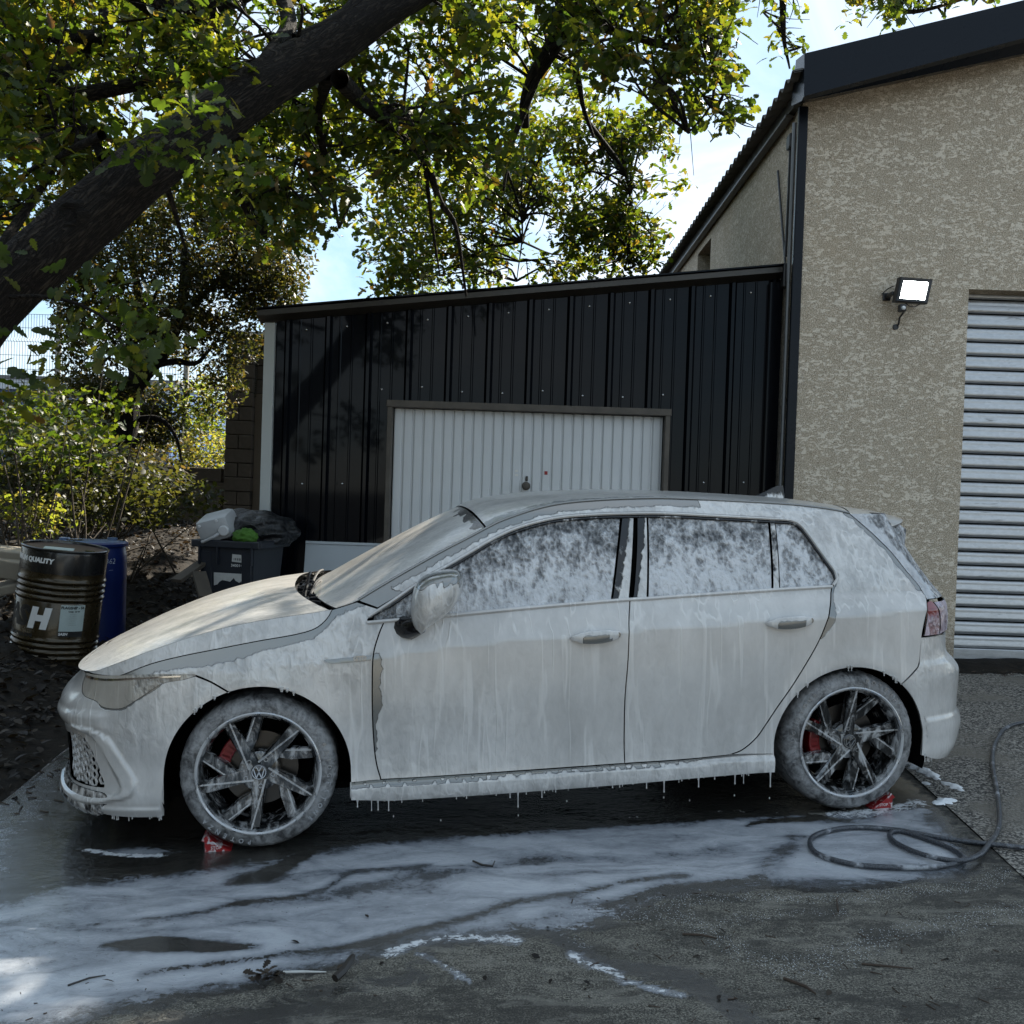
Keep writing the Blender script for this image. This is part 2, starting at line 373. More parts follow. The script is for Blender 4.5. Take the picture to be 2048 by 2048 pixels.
def edge_dist(px, py, poly):
    P = np.asarray(poly, float); Q = np.roll(P, -1, 0); best = np.full(len(px), 1e9)
    for (a, b), (c, d) in zip(P, Q):
        t = np.clip(((px-a)*(c-a)+(py-b)*(d-b))/((c-a)**2+(d-b)**2+1e-12), 0, 1); best = np.minimum(best, np.hypot(a+t*(c-a)-px, b+t*(d-b)-py))
    return best
def ldist(x, y, L):
    best = np.full(len(x), 1e9)
    for (a, b), (c, d) in zip(L[:-1], L[1:]):
        t = np.clip(((x-a)*(c-a)+(y-b)*(d-b))/((c-a)**2+(d-b)**2+1e-12), 0, 1); best = np.minimum(best, np.hypot(a+t*(c-a)-x, b+t*(d-b)-y))
    return best
FOAM_MAIN = [(-1.9,3.45),(-1.816,3.52),(-1.763,3.62),(-1.631,3.70),(-1.465,3.76),(-1.305,3.83),(-1.097,3.972),(-.851,4.039),(-.693,4.145),(-.338,4.224),(.126,4.318),(.726,4.382),(1.20,4.47),(1.36,4.42),(1.43,4.36),(1.586,4.446),(1.967,4.664),(2.06,4.78),(1.99,4.3),(1.93,3.95),(1.86,3.75),(1.705,3.632),(1.483,3.573),(1.28,3.551),(1.098,3.597),(.891,3.553),(.689,3.509),(.483,3.404),(.396,3.285),(.25,3.248),(.036,3.268),(-.138,3.194),(-.311,3.177),(-.425,3.124),(-.49,3.008),(-.605,2.93),(-.679,2.841),(-.848,2.785),(-1.031,2.745),(-1.3,2.60),(-1.9,2.4),(-2.3,2.5),(-2.2,3.2)]
LEFT_WET = [(-2.60, 4.6), (-2.62, 5.6), (-2.2, 5.4), (-1.825, 4.465), (-1.90, 4.264), (-1.726, 3.804), (-1.78, 3.60), (-2.1, 3.5), (-2.5, 3.9)]
DARKS = [([(-1.248,3.145),(-1.092,3.216),(-.762,3.168),(-.923,3.126),(-1.125,3.117)], .035, 1.2), ([(-.846,4.016),(-.901,3.879),(-.945,3.725),(-1.02,3.701),(-1.027,3.801),(-.95,3.906)], .04, .8), ([(1.30,4.46),(1.40,4.38),(1.30,4.28),(1.08,4.22),(1.1,4.25),(1.33,4.34)], .03, .8)]
STREAMS = [([(-1.343,3.312),(-1.017,3.431),(-.765,3.652),(-.632,3.799),(-.3,3.86)], .022, .55), ([(-1.035,2.962),(-.587,3.16),(-.331,3.347),(.047,3.512),(.731,3.742)], .028, .6), ([(-.9, 3.5), (-.4, 3.75), (.3, 3.9), (1., 3.95)], .05, .35), ([(-1.7, 3.3), (-1.2, 3.25), (-.8, 3.35)], .03, .35), ([(.2, 3.42), (.6, 3.6), (1.1, 3.75), (1.25, 4.1)], .04, .4)]
THICKS = [([(-.443,3.124),(-.389,3.20),(-.257,3.28),(-.1,3.29),(.018,3.27)], .045, .62), ([(-.2, 4.24), (.3, 4.31), (.9, 4.38), (1.28, 4.42)], .05, .35), ([(1.45, 4.40), (1.7, 4.45), (1.95, 4.6)], .09, .6), ([(.227,3.157),(.30,3.10),(.379,3.05)], .045, .62), ([(.36,3.02),(.46,2.975),(.586,2.925)], .026, .55), ([(-.33,3.14),(-.232,3.06),(-.15,2.96)], .028, .55), ([(-1.66,4.02),(-1.50,3.97),(-1.36,3.99)], .035, .75), ([(-1.3, 3.75), (-1.6, 3.68), (-1.75, 3.6)], .06, .3)]
SPECKS = [([(.319,3.447),(.65,3.40),(.734,3.265),(.815,3.125),(1.02,3.05)], .09, .9), ([(.9, 3.06), (1.131,3.118), (1.4, 3.25), (1.7, 3.38), (1.95, 3.45)], .09, .95), ([(.60, 3.50), (.95, 3.54), (1.3, 3.54), (1.7, 3.6), (1.9, 3.72)], .07, .9), ([(.32, 3.38), (.24, 3.30), (.30, 3.22)], .05, .8), ([(.75, 3.33), (1.0, 3.40), (1.3, 3.42)], .07, .75)]
WAKES = [([(.198,3.267),(.362,3.10),(.601,3.02),(.723,2.836),(.795,2.648),(.85,2.4)], .07, .9), ([(.25, 3.26), (.6, 3.12), (.75, 3.05)], .05, .5), ([(-.6, 2.82), (-.35, 2.98), (-.3, 3.12)], .09, .7), ([(-.95, 2.66), (-.55, 2.75)], .12, .8)]
def slab_attr(x, y):
    # organic wobble of the outlines
    wx = np.zeros(len(x)); wy = np.zeros(len(x))
    for k, (f, a) in enumerate(((2.3, .05), (5.1, .03), (11.7, .018))):
        wx += a*np.sin(f*x+1.3*k+f*.7*y); wy += a*np.sin(f*y-2.1*k+f*.6*x)
    X, Y = x+wx, y+wy*.6
    d = pdist(X, Y, FOAM_MAIN); fo = ss((d+.02)/.22)*.86 + .06
    lw = pdist(X, Y, LEFT_WET); fo = np.maximum(fo, ss((lw+.05)/.35)*.40)
    th = np.zeros(len(x)); spk = np.zeros(len(x)); wet = ss((d+.10)/.25); wet = np.maximum(wet, ss((lw+.15)/.3)); wet = np.maximum(wet, ss((-.2-x)/.6)*ss((y-3.2)/.3))
    spk = np.maximum(spk, .85*ss(lw/.3))  # pale specks painted for the bright glints on the wet left ground
    for P, w, a in DARKS: q = a*ss((pdist(X, Y, P)+w)/(w*1.6)); fo = fo - q
    for L, w, a in STREAMS: fo = fo - a*np.exp(-(ldist(X, Y, L)/w)**2)
    for L, w, a in THICKS: q = np.exp(-(ldist(X, Y, L)/w)**2); fo = np.maximum(fo, .95*q*min(1, a*1.2)); th = np.maximum(th, a*q)
    for L, w, a in SPECKS: q = np.exp(-(ldist(X, Y, L)/w)**2); spk = np.maximum(spk, a*q); wet = np.maximum(wet, .35*q)
    for L, w, a in WAKES: wet = np.maximum(wet, .8*a*np.exp(-(ldist(X, Y, L)/w)**2))
    carx = ss((x+2.0)/.3)*ss((2.2-x)/.3)*ss((y-(4.12+.165*x))/.12)*ss((6.6-y)/.3); wet = np.maximum(wet, carx*.9); fo = fo*(1-.9*carx)
    fo = np.maximum(fo, .9*np.exp(-(np.hypot((x+1.5)/.17, (y-3.98)/.05))**2))
    dirt = .25*ss((x-1.0)/1.0) + .9*np.exp(-((x-SLAB_R(y))/.10)**2) + .6*ss((SLAB_L(y)+.25-x)/.25) + .45*np.exp(-(ldist(x, y, WAKES[0][0])/.06)**2) + .3*ss((2.9-y)/.4)*np.sin(x*2.3)**2
    return {'foam': fo, 'wet': wet, 'dirt': np.clip(dirt, 0, 1), 'thick': th, 'speck': spk}
xs = np.unique(np.round(np.concatenate([np.arange(-2.75, 2.2, .022)]), 4)); ys = np.unique(np.round(np.concatenate([np.arange(-14, 1.8, .4), np.arange(1.8, 6.2, .022), np.arange(6.2, 8.3, .15)]), 4))
def slab_z(X, Y): return gz(X, Y)
XX, YY = np.meshgrid(xs, ys)
# the slab's side edges follow the joint lines
def slab_sheet():
    l, r = SLAB_L(ys), SLAB_R(ys); T = np.linspace(0, 1, len(xs)); X = l[:, None]+(r-l)[:, None]*T[None, :]; Y = np.repeat(ys[:, None], len(xs), 1); Z = gz(X, Y)
    I = np.arange(X.size).reshape(X.shape); F = np.stack([I[:-1, :-1], I[:-1, 1:], I[1:, 1:], I[1:, :-1]], -1).reshape(-1, 4)
    V = np.stack([X, Y, Z], -1).reshape(-1, 3); n = len(V)
    for side in (0, -1):
        low = V[I[:, side]].copy(); low[:, 2] -= .09; b = len(V); V = np.concatenate([V, low]); k = len(ys); a = I[:, side]
        q = np.stack([a[:-1], b+np.arange(k-1), b+np.arange(1, k), a[1:]], -1); F = np.concatenate([F, q if side == 0 else q[:, ::-1]])
    at = slab_attr(V[:, 0], V[:, 1])
    o = mesh_np('concrete_slab', V, F, 'wet_concrete_with_foam', None, True, at); o['kind'] = 'structure'
slab_sheet()
def asphalt_sheet():
    ys2 = np.arange(-14, 9.0, .2); X = []
    xs2 = np.concatenate([np.linspace(0, 1, 8), np.linspace(1, 8, 20)[1:]])
    X = SLAB_R(ys2)[:, None]+.012+xs2[None, :]; Y = np.repeat(ys2[:, None], len(xs2), 1); Z = gz(X, Y)-.004+.004*np.sin(X*9)*np.sin(Y*7)
    I = np.arange(X.size).reshape(X.shape); F = np.stack([I[:-1, :-1], I[:-1, 1:], I[1:, 1:], I[1:, :-1]], -1).reshape(-1, 4)
    o = mesh_np('asphalt_yard', np.stack([X, Y, Z], -1).reshape(-1, 3), F, 'asphalt', None, True); o['kind'] = 'structure'
asphalt_sheet()
# ---------------------------------------------------------------- buildings
def stucco_mat():
    t = NT('flattened_beige_render'); q = t.geo()
    n = t.noise(t.geo((.75, 1, 1.4)), 46, 3, .55, .8); n2 = t.noise(t.geo((.7, 1, 1.5)), 21, 2, .5, .4); big = t.noise(q, 1.3, 4); patch = t.noise(t.geo((.6, .7, 1.7)), 5.0, 5, .65)
    v = t.vor(t.geo((.9, 1, 1.1)), 66, 'DISTANCE_TO_EDGE'); grain = t.noise(q, 120, 3, .75)
    f = t.smooth(t.math('ADD', t.math('ADD', t.math('MULTIPLY', n, .65), t.math('MULTIPLY', n2, .35)), t.math('MULTIPLY', t.math('SUBTRACT', patch, .5), .30)), .525, .565)
    lo = t.mix(t.smooth(grain, .38, .60), (.33, .27, .195), (.68, .58, .45)); lo = t.mix(t.smooth(v, .07, .02), lo, (.26, .21, .15))
    hi = t.mix(t.smooth(grain, .3, .55), (.58, .50, .39), (.74, .66, .545))
    c = t.mix(t.math('MULTIPLY', f, .70), lo, hi); c = t.mix(t.math('MULTIPLY', t.smooth(big, .48, .75), .22), c, (.48, .36, .23))
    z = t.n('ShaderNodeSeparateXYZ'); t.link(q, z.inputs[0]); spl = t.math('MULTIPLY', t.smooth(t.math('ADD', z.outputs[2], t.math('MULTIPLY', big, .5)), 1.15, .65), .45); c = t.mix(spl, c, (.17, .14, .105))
    run = t.math('MULTIPLY', t.smooth(t.noise(t.geo((1, 1, .05)), 7, 4, .6), .56, .72), t.smooth(t.noise(q, .9, 3), .45, .6)); c = t.mix(t.math('MULTIPLY', run, .22), c, (.20, .165, .12))
    h = t.math('ADD', t.math('MULTIPLY', f, .45), t.math('MULTIPLY', t.math('SUBTRACT', 1., t.math('MULTIPLY', f, .75)), t.math('MULTIPLY', grain, 1.0)))
    return t.finish(t.pbr(c, .85, 0, .2, t.bump(h, .85, .012)))
stucco_mat()
plain('fascia_metal', (.0035, .0055, .0095), .28, 0, .18, .15, 2, .05, 30, .0)
plain('cladding_metal', (.0012, .0019, .0038), .32, 0, .06, .25, 3, .06, 25, .2)
plain('roof_trim', (.05, .045, .038), .4, .3, var=.2)
plain('white_steel_door', (.60, .61, .61), .38, 0, .5, .05, 3, .04, 12)
plain('pale_post', (.42, .44, .43), .5, 0, .5, .1, 4)
plain('weathered_frame', (.085, .072, .058), .6, 0, .4, .5, 9, .4, 40)
plain('fibre_cement', (.10, .095, .088), .85, 0, .2, .35, 5, .4, 50)
plain('block_grey', (.10, .080, .062), .92, 0, .15, .25, 14, .9, 120)
plain('mortar', (.05, .044, .036), .95, 0, .1, .3, 14, .7, 90)
plain('render_panel', (.14, .108, .080), .9, 0, .2, .12, 5, .2, 60)
def galva_mat():
    t = NT('galvanised_steel'); p = t.geo((.12, 1, 1)); q = t.geo(); s = t.noise(p, 38, 5, .6); v = t.vor(t.geo((.5, 1, 1)), 60, 'F1', 'Color'); g = t.n('ShaderNodeSeparateColor'); t.link(v, g.inputs[0])
    b = t.noise(q, 2.2, 4)
    c = t.mix(s, (.30, .305, .31), (.52, .53, .54)); c = t.mix(t.math('MULTIPLY', g.outputs[0], .28), c, (.60, .61, .63)); c = t.mix(t.math('MULTIPLY', t.smooth(s, .60, .75), t.smooth(b, .45, .6)), c, (.13, .12, .11))
    return t.finish(t.pbr(c, t.math('MULTIPLY_ADD', s, .25, .24), .72, .5, t.bump(t.math('ADD', s, t.math('MULTIPLY', b, .5)), .18, .006)))
galva_mat()
plain('steel_grey', (.16, .165, .17), .45, .6)
plain('screw_head', (.35, .35, .35), .25, .9)
# --- warehouse on the right
WY = 7.75; WX = 2.19
def zline(a, b, Y):
    """straight line z(x) on the plane y=Y through two photo points"""
    p, q = atY(a[0]*1.06, a[1]*1.06, Y), atY(b[0]*1.06, b[1]*1.06, Y); m = (q[2]-p[2])/(q[0]-p[0]); return (lambda x: p[2]+m*(x-p[0])), m
house = empty('warehouse', (WX, WY, .25), 'beige rendered building with a dark metal roof edge and a steel roller door', 'building')
def hb(mb, name, mat):
    o = mb.build(name, mat, house); o.matrix_parent_inverse = Matrix.Translation((-WX, -WY, -.25)); return o
DX0, DX1, DZ = 3.555, 6.6, 3.335
ztop, mtop = zline((1545, 190), (1932, 105), WY)
def wall_front():
    X1 = 9.0; mb = MB(); zt = lambda x: ztop(x)+.25; d = .25
    def slab(x0, x1, z0, f1): mb.add([(x0, WY, z0), (x1, WY, z0), (x1, WY, f1(x1)), (x0, WY, f1(x0)), (x0, WY+d, z0), (x1, WY+d, z0), (x1, WY+d, f1(x1)), (x0, WY+d, f1(x0))], [(0, 1, 2, 3), (7, 6, 5, 4), (0, 4, 5, 1), (1, 5, 6, 2), (2, 6, 7, 3), (3, 7, 4, 0)])
    mb2 = mb
    P = [(WX, .1), (DX0, .1), (DX0, DZ), (DX1, DZ), (DX1, .1), (X1, .1), (X1, zt(X1)), (WX, zt(WX))]
    mb.prism(P, WY, WY+d, 'XZ')
    return mb
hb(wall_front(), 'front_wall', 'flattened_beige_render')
ez = ztop(WX)           # eave height at the corner
YB = 17.0
mb = MB()
wy0, wy1, wz0, wz1 = 11.3, 12.1, 3.9, ez-.12
for (y0, y1, z0, z1) in ((WY+.25, wy0, .1, ez+.02), (wy1, YB, .1, ez+.02), (wy0, wy1, .1, wz0), (wy0, wy1, wz1, ez+.02)):
    mb.box((WX+.125, (y0+y1)/2, (z0+z1)/2), (.25, y1-y0-.0004, z1-z0))
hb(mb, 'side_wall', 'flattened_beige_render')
hb(MB().box((WX+.20, (wy0+wy1)/2, (wz0+wz1)/2), (.02, wy1-wy0, wz1-wz0)), 'side_window', 'gloss_black')
# corrugated roof with its wavy eave edge
ys_ = np.arange(WY-.32, YB, .022); xs_ = np.linspace(-.17, 7.0, 26)
Xr, Yr = np.meshgrid(WX+xs_, ys_); Zr = ez+.16+mtop*(Xr-WX) + .027*np.sin(2*math.pi*Yr/.177)
I = np.arange(Xr.size).reshape(Xr.shape); F = np.stack([I[:-1, :-1], I[:-1, 1:], I[1:, 1:], I[1:, :-1]], -1).reshape(-1, 4)
Vr = np.stack([Xr, Yr, Zr], -1).reshape(-1, 3); V2 = Vr.copy(); V2[:, 2] -= .012; nV = len(Vr)
e = I[:, 0]; Fe = np.stack([e[:-1], e[1:], nV+e[1:], nV+e[:-1]], -1)
rf = mesh_np('corrugated_roof', np.concatenate([Vr, V2]), np.concatenate([F, F[:, ::-1]+nV, Fe]), 'fibre_cement', house, True); rf.matrix_parent_inverse = Matrix.Translation((-WX, -WY, -.25))
hb(MB().box((WX-.03, (WY+YB)/2, ez+.055), (.055, YB-WY, .10)).box((WX-.05, (WY+YB)/2+.1, ez-.012), (.07, YB-WY-.2, .028), bev=.01), 'eave_beam', 'roof_trim')
# verge flashing: upper fascia and the canted lower face
f1, _ = zline((1500, 105), (1932, 0), WY-.33); f2, _ = zline((1530, 178), (1932, 72), WY-.36); f3, _ = zline((1530, 192), (1932, 105), WY-.02)
xa, xb = WX-.10, 8.0
V = []
for x in (xa, xb): V += [(x, WY-.10, f1(x)+.05), (x, WY-.33, f1(x)), (x, WY-.36, f2(x)), (x, WY-.30, f2(x)-.012), (x, WY-.02, f3(x)), (x, WY-.02, f3(x)+.05)]
F = [(i, i+1, 7+i, 6+i) for i in range(5)] + [(0, 5, 4, 3, 2, 1)]
hb(MB().add(V, F), 'verge_flashing', 'fascia_metal')
# corner strip, cable, conduit
hb(MB().box((WX-.002, WY-.004, (.2+ez)/2), (.075, .045, ez-.25), bev=.008), 'corner_trim', 'fascia_metal')
mb = MB().tube([(WX-.028, WY+.13, .3), (WX-.028, WY+.13, ez-.1)], .018, 8); hb(mb, 'conduit_pipe', 'steel_grey')
mb = MB().tube([(WX-.03, WY+.22, ez-.15), (WX-.03, WY+.22, ez-.6), (WX-.03, WY+.24, 3.6)], .012, 6); hb(mb, 'conduit_pipe', 'black_plastic')
mb = MB().tube([(WX-.02, WY+.62, ez-.32), (WX-.02, WY+.45, ez-.75), (WX-.02, WY+.25, ez-1.25)], .010, 6); hb(mb, 'hanging_cable', 'black_plastic')
hb(MB().box((WX-.03, WY+.22, ez-.22), (.05, .10, .12), bev=.015), 'junction_box', 'black_plastic')
hb(MB().box((WX-.03, WY+.24, ez-1.3), (.05, .09, .20), bev=.015), 'junction_box', 'black_plastic')
# roller door: each slat its own piece
door = empty('roller_door'); door.parent = house; door.location = (DX0-WX, .20, .0)
dm = Matrix.Translation((-DX0, -WY-.20, -.25))
base_z = gz(DX0, WY)+.02; pitch = .1135; k = 0; z = base_z+.03
o = MB().box(((DX0+DX1)/2, WY+.19, base_z+.05), (DX1-DX0, .05, .11), bev=.006).build('bottom_rail', 'galvanised_steel', door); o.matrix_parent_inverse = dm
prof = [(.0, .0), (-.016, .006), (-.022, .016), (-.022, .030), (-.017, .058), (-.015, .074), (-.0185, .092), (-.010, .102), (.004, .105)]
V = []
for x in (DX0-.02, DX1+.02): V += [(x, WY+.20+p[0], p[1]) for p in prof]
n = len(prof); me = None
z = base_z+.105
while z < DZ+.1:
    if me is None:
        s = mesh_np('slat', V, [(i, i+1, n+i+1, n+i) for i in range(n-1)], 'galvanised_steel', door, True); me = s.data
    else:
        s = bpy.data.objects.new('slat', me); COL.objects.link(s); s.parent = door
    s.matrix_parent_inverse = dm; s.location = (random.uniform(-.004, .004), random.uniform(-.003, .003), z); s.rotation_euler = (0, 0, 0); z += pitch
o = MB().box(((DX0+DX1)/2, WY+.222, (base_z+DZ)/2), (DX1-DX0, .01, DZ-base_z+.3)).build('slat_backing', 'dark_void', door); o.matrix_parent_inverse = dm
# --- floodlight on the wall
def floodlight():
    c = atY(1825, 582, WY-.16); fl = empty('floodlight', (c[0], WY, c[2]), 'black LED floodlight, lit, with a small motion sensor below it on the beige wall', 'lamp')
    pts = [atY(1760+a*.0725, 530+b*.0725, WY-.16) for a, b in ((500, 345), (1500, 370), (1330, 1055), (330, 1030))]
    w = (pts[1][0]-pts[0][0]); h = pts[0][2]-pts[3][2]
    rot = Matrix.Rotation(R(-3), 3, 'Y') @ Matrix.Rotation(R(14), 3, 'Z') @ Matrix.Rotation(R(-20), 3, 'X')
    sh_ = math.tan(R(11))
    def P(x, y, z): v = Vector((x+z*sh_, y, z)); v = Matrix.Rotation(R(10), 3, 'Z') @ v; return (v.x, v.y-.17, v.z)
    W, H = w*.98, h
    mb = MB()
    def ring(x0, z0, y): return [P(-x0, y, -z0), P(x0, y, -z0), P(x0, y, z0), P(-x0, y, z0)]
    V = ring(W/2, H/2, .03) + ring(W/2, H/2, -.012) + ring(W*.47, H*.46, -.022) + ring(W*.385, H*.36, -.020) + ring(W*.385, H*.36, -.008)
    F = [(3, 2, 1, 0)] + [(4*j+i, 4*j+(i+1) % 4, 4*j+4+(i+1) % 4, 4*j+4+i) for j in range(4) for i in range(4)]
    mb.add(V, F).build('lamp_housing', 'black_plastic', fl)
    t = NT('lit_led_panel'); t.finish(t.pbr((.9, .9, .9), .3, emit=(.93, 1., .98), estr=7.0))
    MB().add(ring(W*.385, H*.36, -.010), [(0, 1, 2, 3)]).build('lamp_glass', 'lit_led_panel', fl)
    mb = MB()
    for i in range(6): q = -.3+.12*i; mb.box(P(W*q, .05, 0), (.012, .05, H*.8))
    mb.build('cooling_fin', 'black_plastic', fl)['kind'] = 'stuff'
    MB().box((-W*.52, -.08, -.02), (.03, .15, .03), bev=.006).box((-W*.52, -.01, -.02), (.06, .02, .06), bev=.006).build('bracket', 'black_plastic', fl)
    s = MB().box((-.085, -.185, -H/2-.045), (.055, .055, .060), bev=.012).build('motion_sensor', 'black_plastic', fl)
    MB().lathe([(.0001, -.035), (.012, -.030), (.016, -.022), (.016, -.015)], 16, (-.085, -.195, -H/2-.048), 'Y').build('sensor_lens', 'white_steel_door', s)
    MB().tube([(-.05, -.16, -H/2), (-.02, -.17, -H/2-.025), (.02, -.17, -H/2-.028), (.06, -.16, -H/2-.002)], .004, 6).build('cable', 'black_plastic', fl)
    MB().tube([(-W*.50, -.13, .04), (-W*.58, -.08, .03), (-W*.66, -.01, .0)], .004, 6).build('cable', 'black_plastic', fl)
    MB().tube([(-.045, -.12, -H/2-.06), (-.045, -.04, -H/2-.09), (-.045, -.025, -H/2-.14), (-.055, -.012, -H/2-.155)], .008, 6).lathe([(.0001, -.02), (.022, -.02), (.022, .0), (.0001, .0)], 14, (-.062, 0, -H/2-.158), 'Y').build('cable_gland', 'black_plastic', fl)
floodlight()
# --- dark metal clad shed
SY = 8.1
shed = empty('metal_shed', (0, SY, .15), 'lean-to shed clad in dark ribbed metal sheets with a white up-and-over garage door', 'building')
sm = Matrix.Translation((0, -SY, -.15))
def sb(mb, name, mat, **k): o = mb.build(name, mat, shed, **k); o.matrix_parent_inverse = sm; return o
SX0, SX1 = -2.0, 2.17
rl, rm = zline((515, 607), (1478, 527), SY)
GD0, GD1, GDZ = -1.05, 1.275, 2.335
def clad(x0, x1):
    xs = []; p = .333; k0 = int((x0+2.2)/p)-1
    brk = [(.0, 0), (.020, -.034), (.046, -.034), (.066, 0), (.118, 0), (.124, -.006), (.134, -.006), (.140, 0), (.216, 0), (.222, -.006), (.232, -.006), (.238, 0), (.3329, 0)]
    pts = []
    for k in range(k0, k0+12):
        for a, y in brk: pts.append((-1.95+.02+k*p-.333*0+a, y))
    pts = sorted(pts); px = np.array([q[0] for q in pts]); py = np.array([q[1] for q in pts])
    X = np.unique(np.concatenate([[x0, x1], px[(px > x0) & (px < x1)], [v for v in (GD0, GD1) if x0 < v < x1]])); Y = np.interp(X, px, py)
    mb = MB()
    for i in range(len(X)-1):
        xm = (X[i]+X[i+1])/2; zb = GDZ if GD0 < xm < GD1 else .05
        mb.add([(X[i], SY+Y[i], zb), (X[i+1], SY+Y[i+1], zb), (X[i+1], SY+Y[i+1], rl(X[i+1])), (X[i], SY+Y[i], rl(X[i]))], [(0, 1, 2, 3)])
    return mb
edges = [SX0, -1.585, -.586, .413, 1.412, SX1]
for a, b in zip(edges[:-1], edges[1:]): sb(clad(a, b), 'cladding_sheet', 'cladding_metal', fix=False)
mb = MB()
def screw(x, z): mb.lathe([(.0001, -.016), (.006, -.014), (.006, -.006), (.009, -.004), (.009, .0)], 8, (x, SY-.002, z), 'Y')
for k in range(13):
    x = -1.93+.333*k+.18
    screw(x, rl(x)-.09)
    if not (GD0-.05 < x < GD1+.05): screw(x, 1.62+.012*k); screw(x-.02, .8)
    else: screw(x-.03, GDZ+.09+(.03 if k % 3 == 0 else 0))
o = sb(mb, 'screw_head', 'screw_head'); o['kind'] = 'stuff'
# roof edge trim, roof, side walls
t0, t1 = SX0-.13, SX1-.02
V = []
for x in (t0, t1): z = rl(x); V += [(x, SY-.13, z+.035), (x, SY-.13, z+.078), (x, SY-.10, z+.085), (x, SY+.03, z+.085), (x, SY+.03, z-.002), (x, SY-.10, z+.028)]
sb(MB().add(V, [(i, (i+1) % 6, 6+(i+1) % 6, 6+i) for i in range(6)] + [(0, 1, 2, 3, 4, 5), (11, 10, 9, 8, 7, 6)]), 'roof_edge_trim', 'roof_trim')
V = []
for x in (t0-.01, t1): z = rl(x); V += [(x, SY-.15, z+.088), (x, SY+4.0, z+.088), (x, SY+4.0, z+.100), (x, SY-.15, z+.100)]
sb(MB().add(V, [(0, 1, 2, 3), (7, 6, 5, 4), (0, 4, 5, 1), (1, 5, 6, 2), (2, 6, 7, 3), (3, 7, 4, 0)]), 'roof', 'cladding_metal')
sb(MB().box((SX0+.03, SY+2.05, 1.5), (.05, 3.9, 2.9)), 'side_wall', 'cladding_metal'); sb(MB().box((0, SY+4.02, 1.5), (4.1, .05, 2.9)), 'back_wall', 'cladding_metal')
sb(MB().box((SX0-.045, SY-.01, (rl(SX0)+.1)/2-.01), (.085, .075, rl(SX0)-.12), bev=.004), 'corner_post', 'pale_post')
sb(MB().box((SX1-.06, SY-.04, (rl(SX1)+.1)/2-.02), (.10, .05, rl(SX1)-.14)), 'corner_flashing', 'cladding_metal')
# garage door
gd = empty('garage_door'); gd.parent = shed; gd.location = (0, .09, -.05)
gm = Matrix.Translation((0, -SY-.09, -.10))
def gb(mb, name, mat, parent=None, **k):
    o = mb.build(name, mat, parent or gd, **k)
    if parent is None: o.matrix_parent_inverse = gm
    return o
gb(MB().box(((GD0+GD1)/2, SY-.015, GDZ-.028), (GD1-GD0+.02, .11, .056), bev=.004), 'door_lintel', 'weathered_frame')
for x in (GD0+.018, GD1-.018): gb(MB().box((x, SY-.015, (GDZ-.056+.05)/2), (.040, .108, GDZ-.11), bev=.004), 'door_jamb', 'weathered_frame')
gx0, gx1 = GD0+.042, GD1-.042; np_ = 27; wv = (gx1-gx0)/np_
zt_ = GDZ-.060
for k in range(np_):
    a = gx0+k*wv; wd = wv-.0005; pr = [(0, .0), (.004, -.014), (.010, -.017), (wd-.022, -.017), (wd-.016, -.014), (wd-.012, .0), (wd, .0)]
    V = [(a+x, SY+.055+y, .10) for x, y in pr]+[(a+x, SY+.055+y, zt_) for x, y in pr]; n = len(pr)
    gb(MB().add(V, [(i, i+1, n+i+1, n+i) for i in range(n-1)]), 'door_panel', 'white_steel_door', fix=False)
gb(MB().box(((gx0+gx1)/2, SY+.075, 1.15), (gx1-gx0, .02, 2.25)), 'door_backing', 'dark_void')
hx, hz = atY(1052, 972, SY+.03)[0], atY(1052, 972, SY+.03)[2]
h = MB().lathe([(.0001, -.085), (.022, -.082), (.028, -.070), (.028, -.055), (.016, -.045), (.016, -.012), (.036, -.008), (.036, .0)], 24, (hx, SY+.038, hz), 'Y').build('door_knob', 'weathered_frame', gd); h.matrix_parent_inverse = gm
gb(MB().box((hx+.004, SY+.030, hz+.062), (.022, .014, .042), bev=.006), 'keyhole_plate', 'gloss_black')
plain('sticker_white', (.7, .68, .62), .5); plain('sticker_red', (.30, .02, .02), .5)
sx = atY(1033, 946, SY+.035); gb(MB().box((sx[0], SY+.036, sx[2]+.017), (.028, .002, .016)).box((sx[0], SY+.036, sx[2]-.017), (.028, .002, .016)), 'warning_sticker', 'sticker_white')
sx = atY(1092, 946, SY+.035); gb(MB().box((sx[0], SY+.036, sx[2]), (.026, .002, .030)), 'warning_sticker', 'sticker_red')
# --- concrete block pier and low block wall at the back
BY = 13.8
def block_mesh(w, h, d, mat, seed):
    rnd = random.Random(seed); mb = MB().box((0, 0, 0), (w, d, h), bev=.008); o = None
    return mb
def pbk(u, v): q = atY(420+.3002*u, 550+.3002*v, BY); return q
pa, pb = pbk(118, 400), pbk(296, 400); PX0, PX1, PZ = pa[0], pb[0], pa[2]
pier = empty('block_pier', (PX0, BY, .9), 'tall unrendered concrete block pier with a thin cap, left of the shed post', 'wall')
pm = Matrix.Translation((-PX0, -BY, -.9))
def put(parent, pm_, mb, name, mat): o = mb.build(name, mat, parent); o.matrix_parent_inverse = pm_; return o
put(pier, pm, MB().box(((PX0+PX1)/2, BY+.16, (PZ+.7)/2), (PX1-PX0-.016, .26, PZ-.7)), 'mortar_core', 'mortar')
bh = .2; z = PZ; row = 0; cache = {}
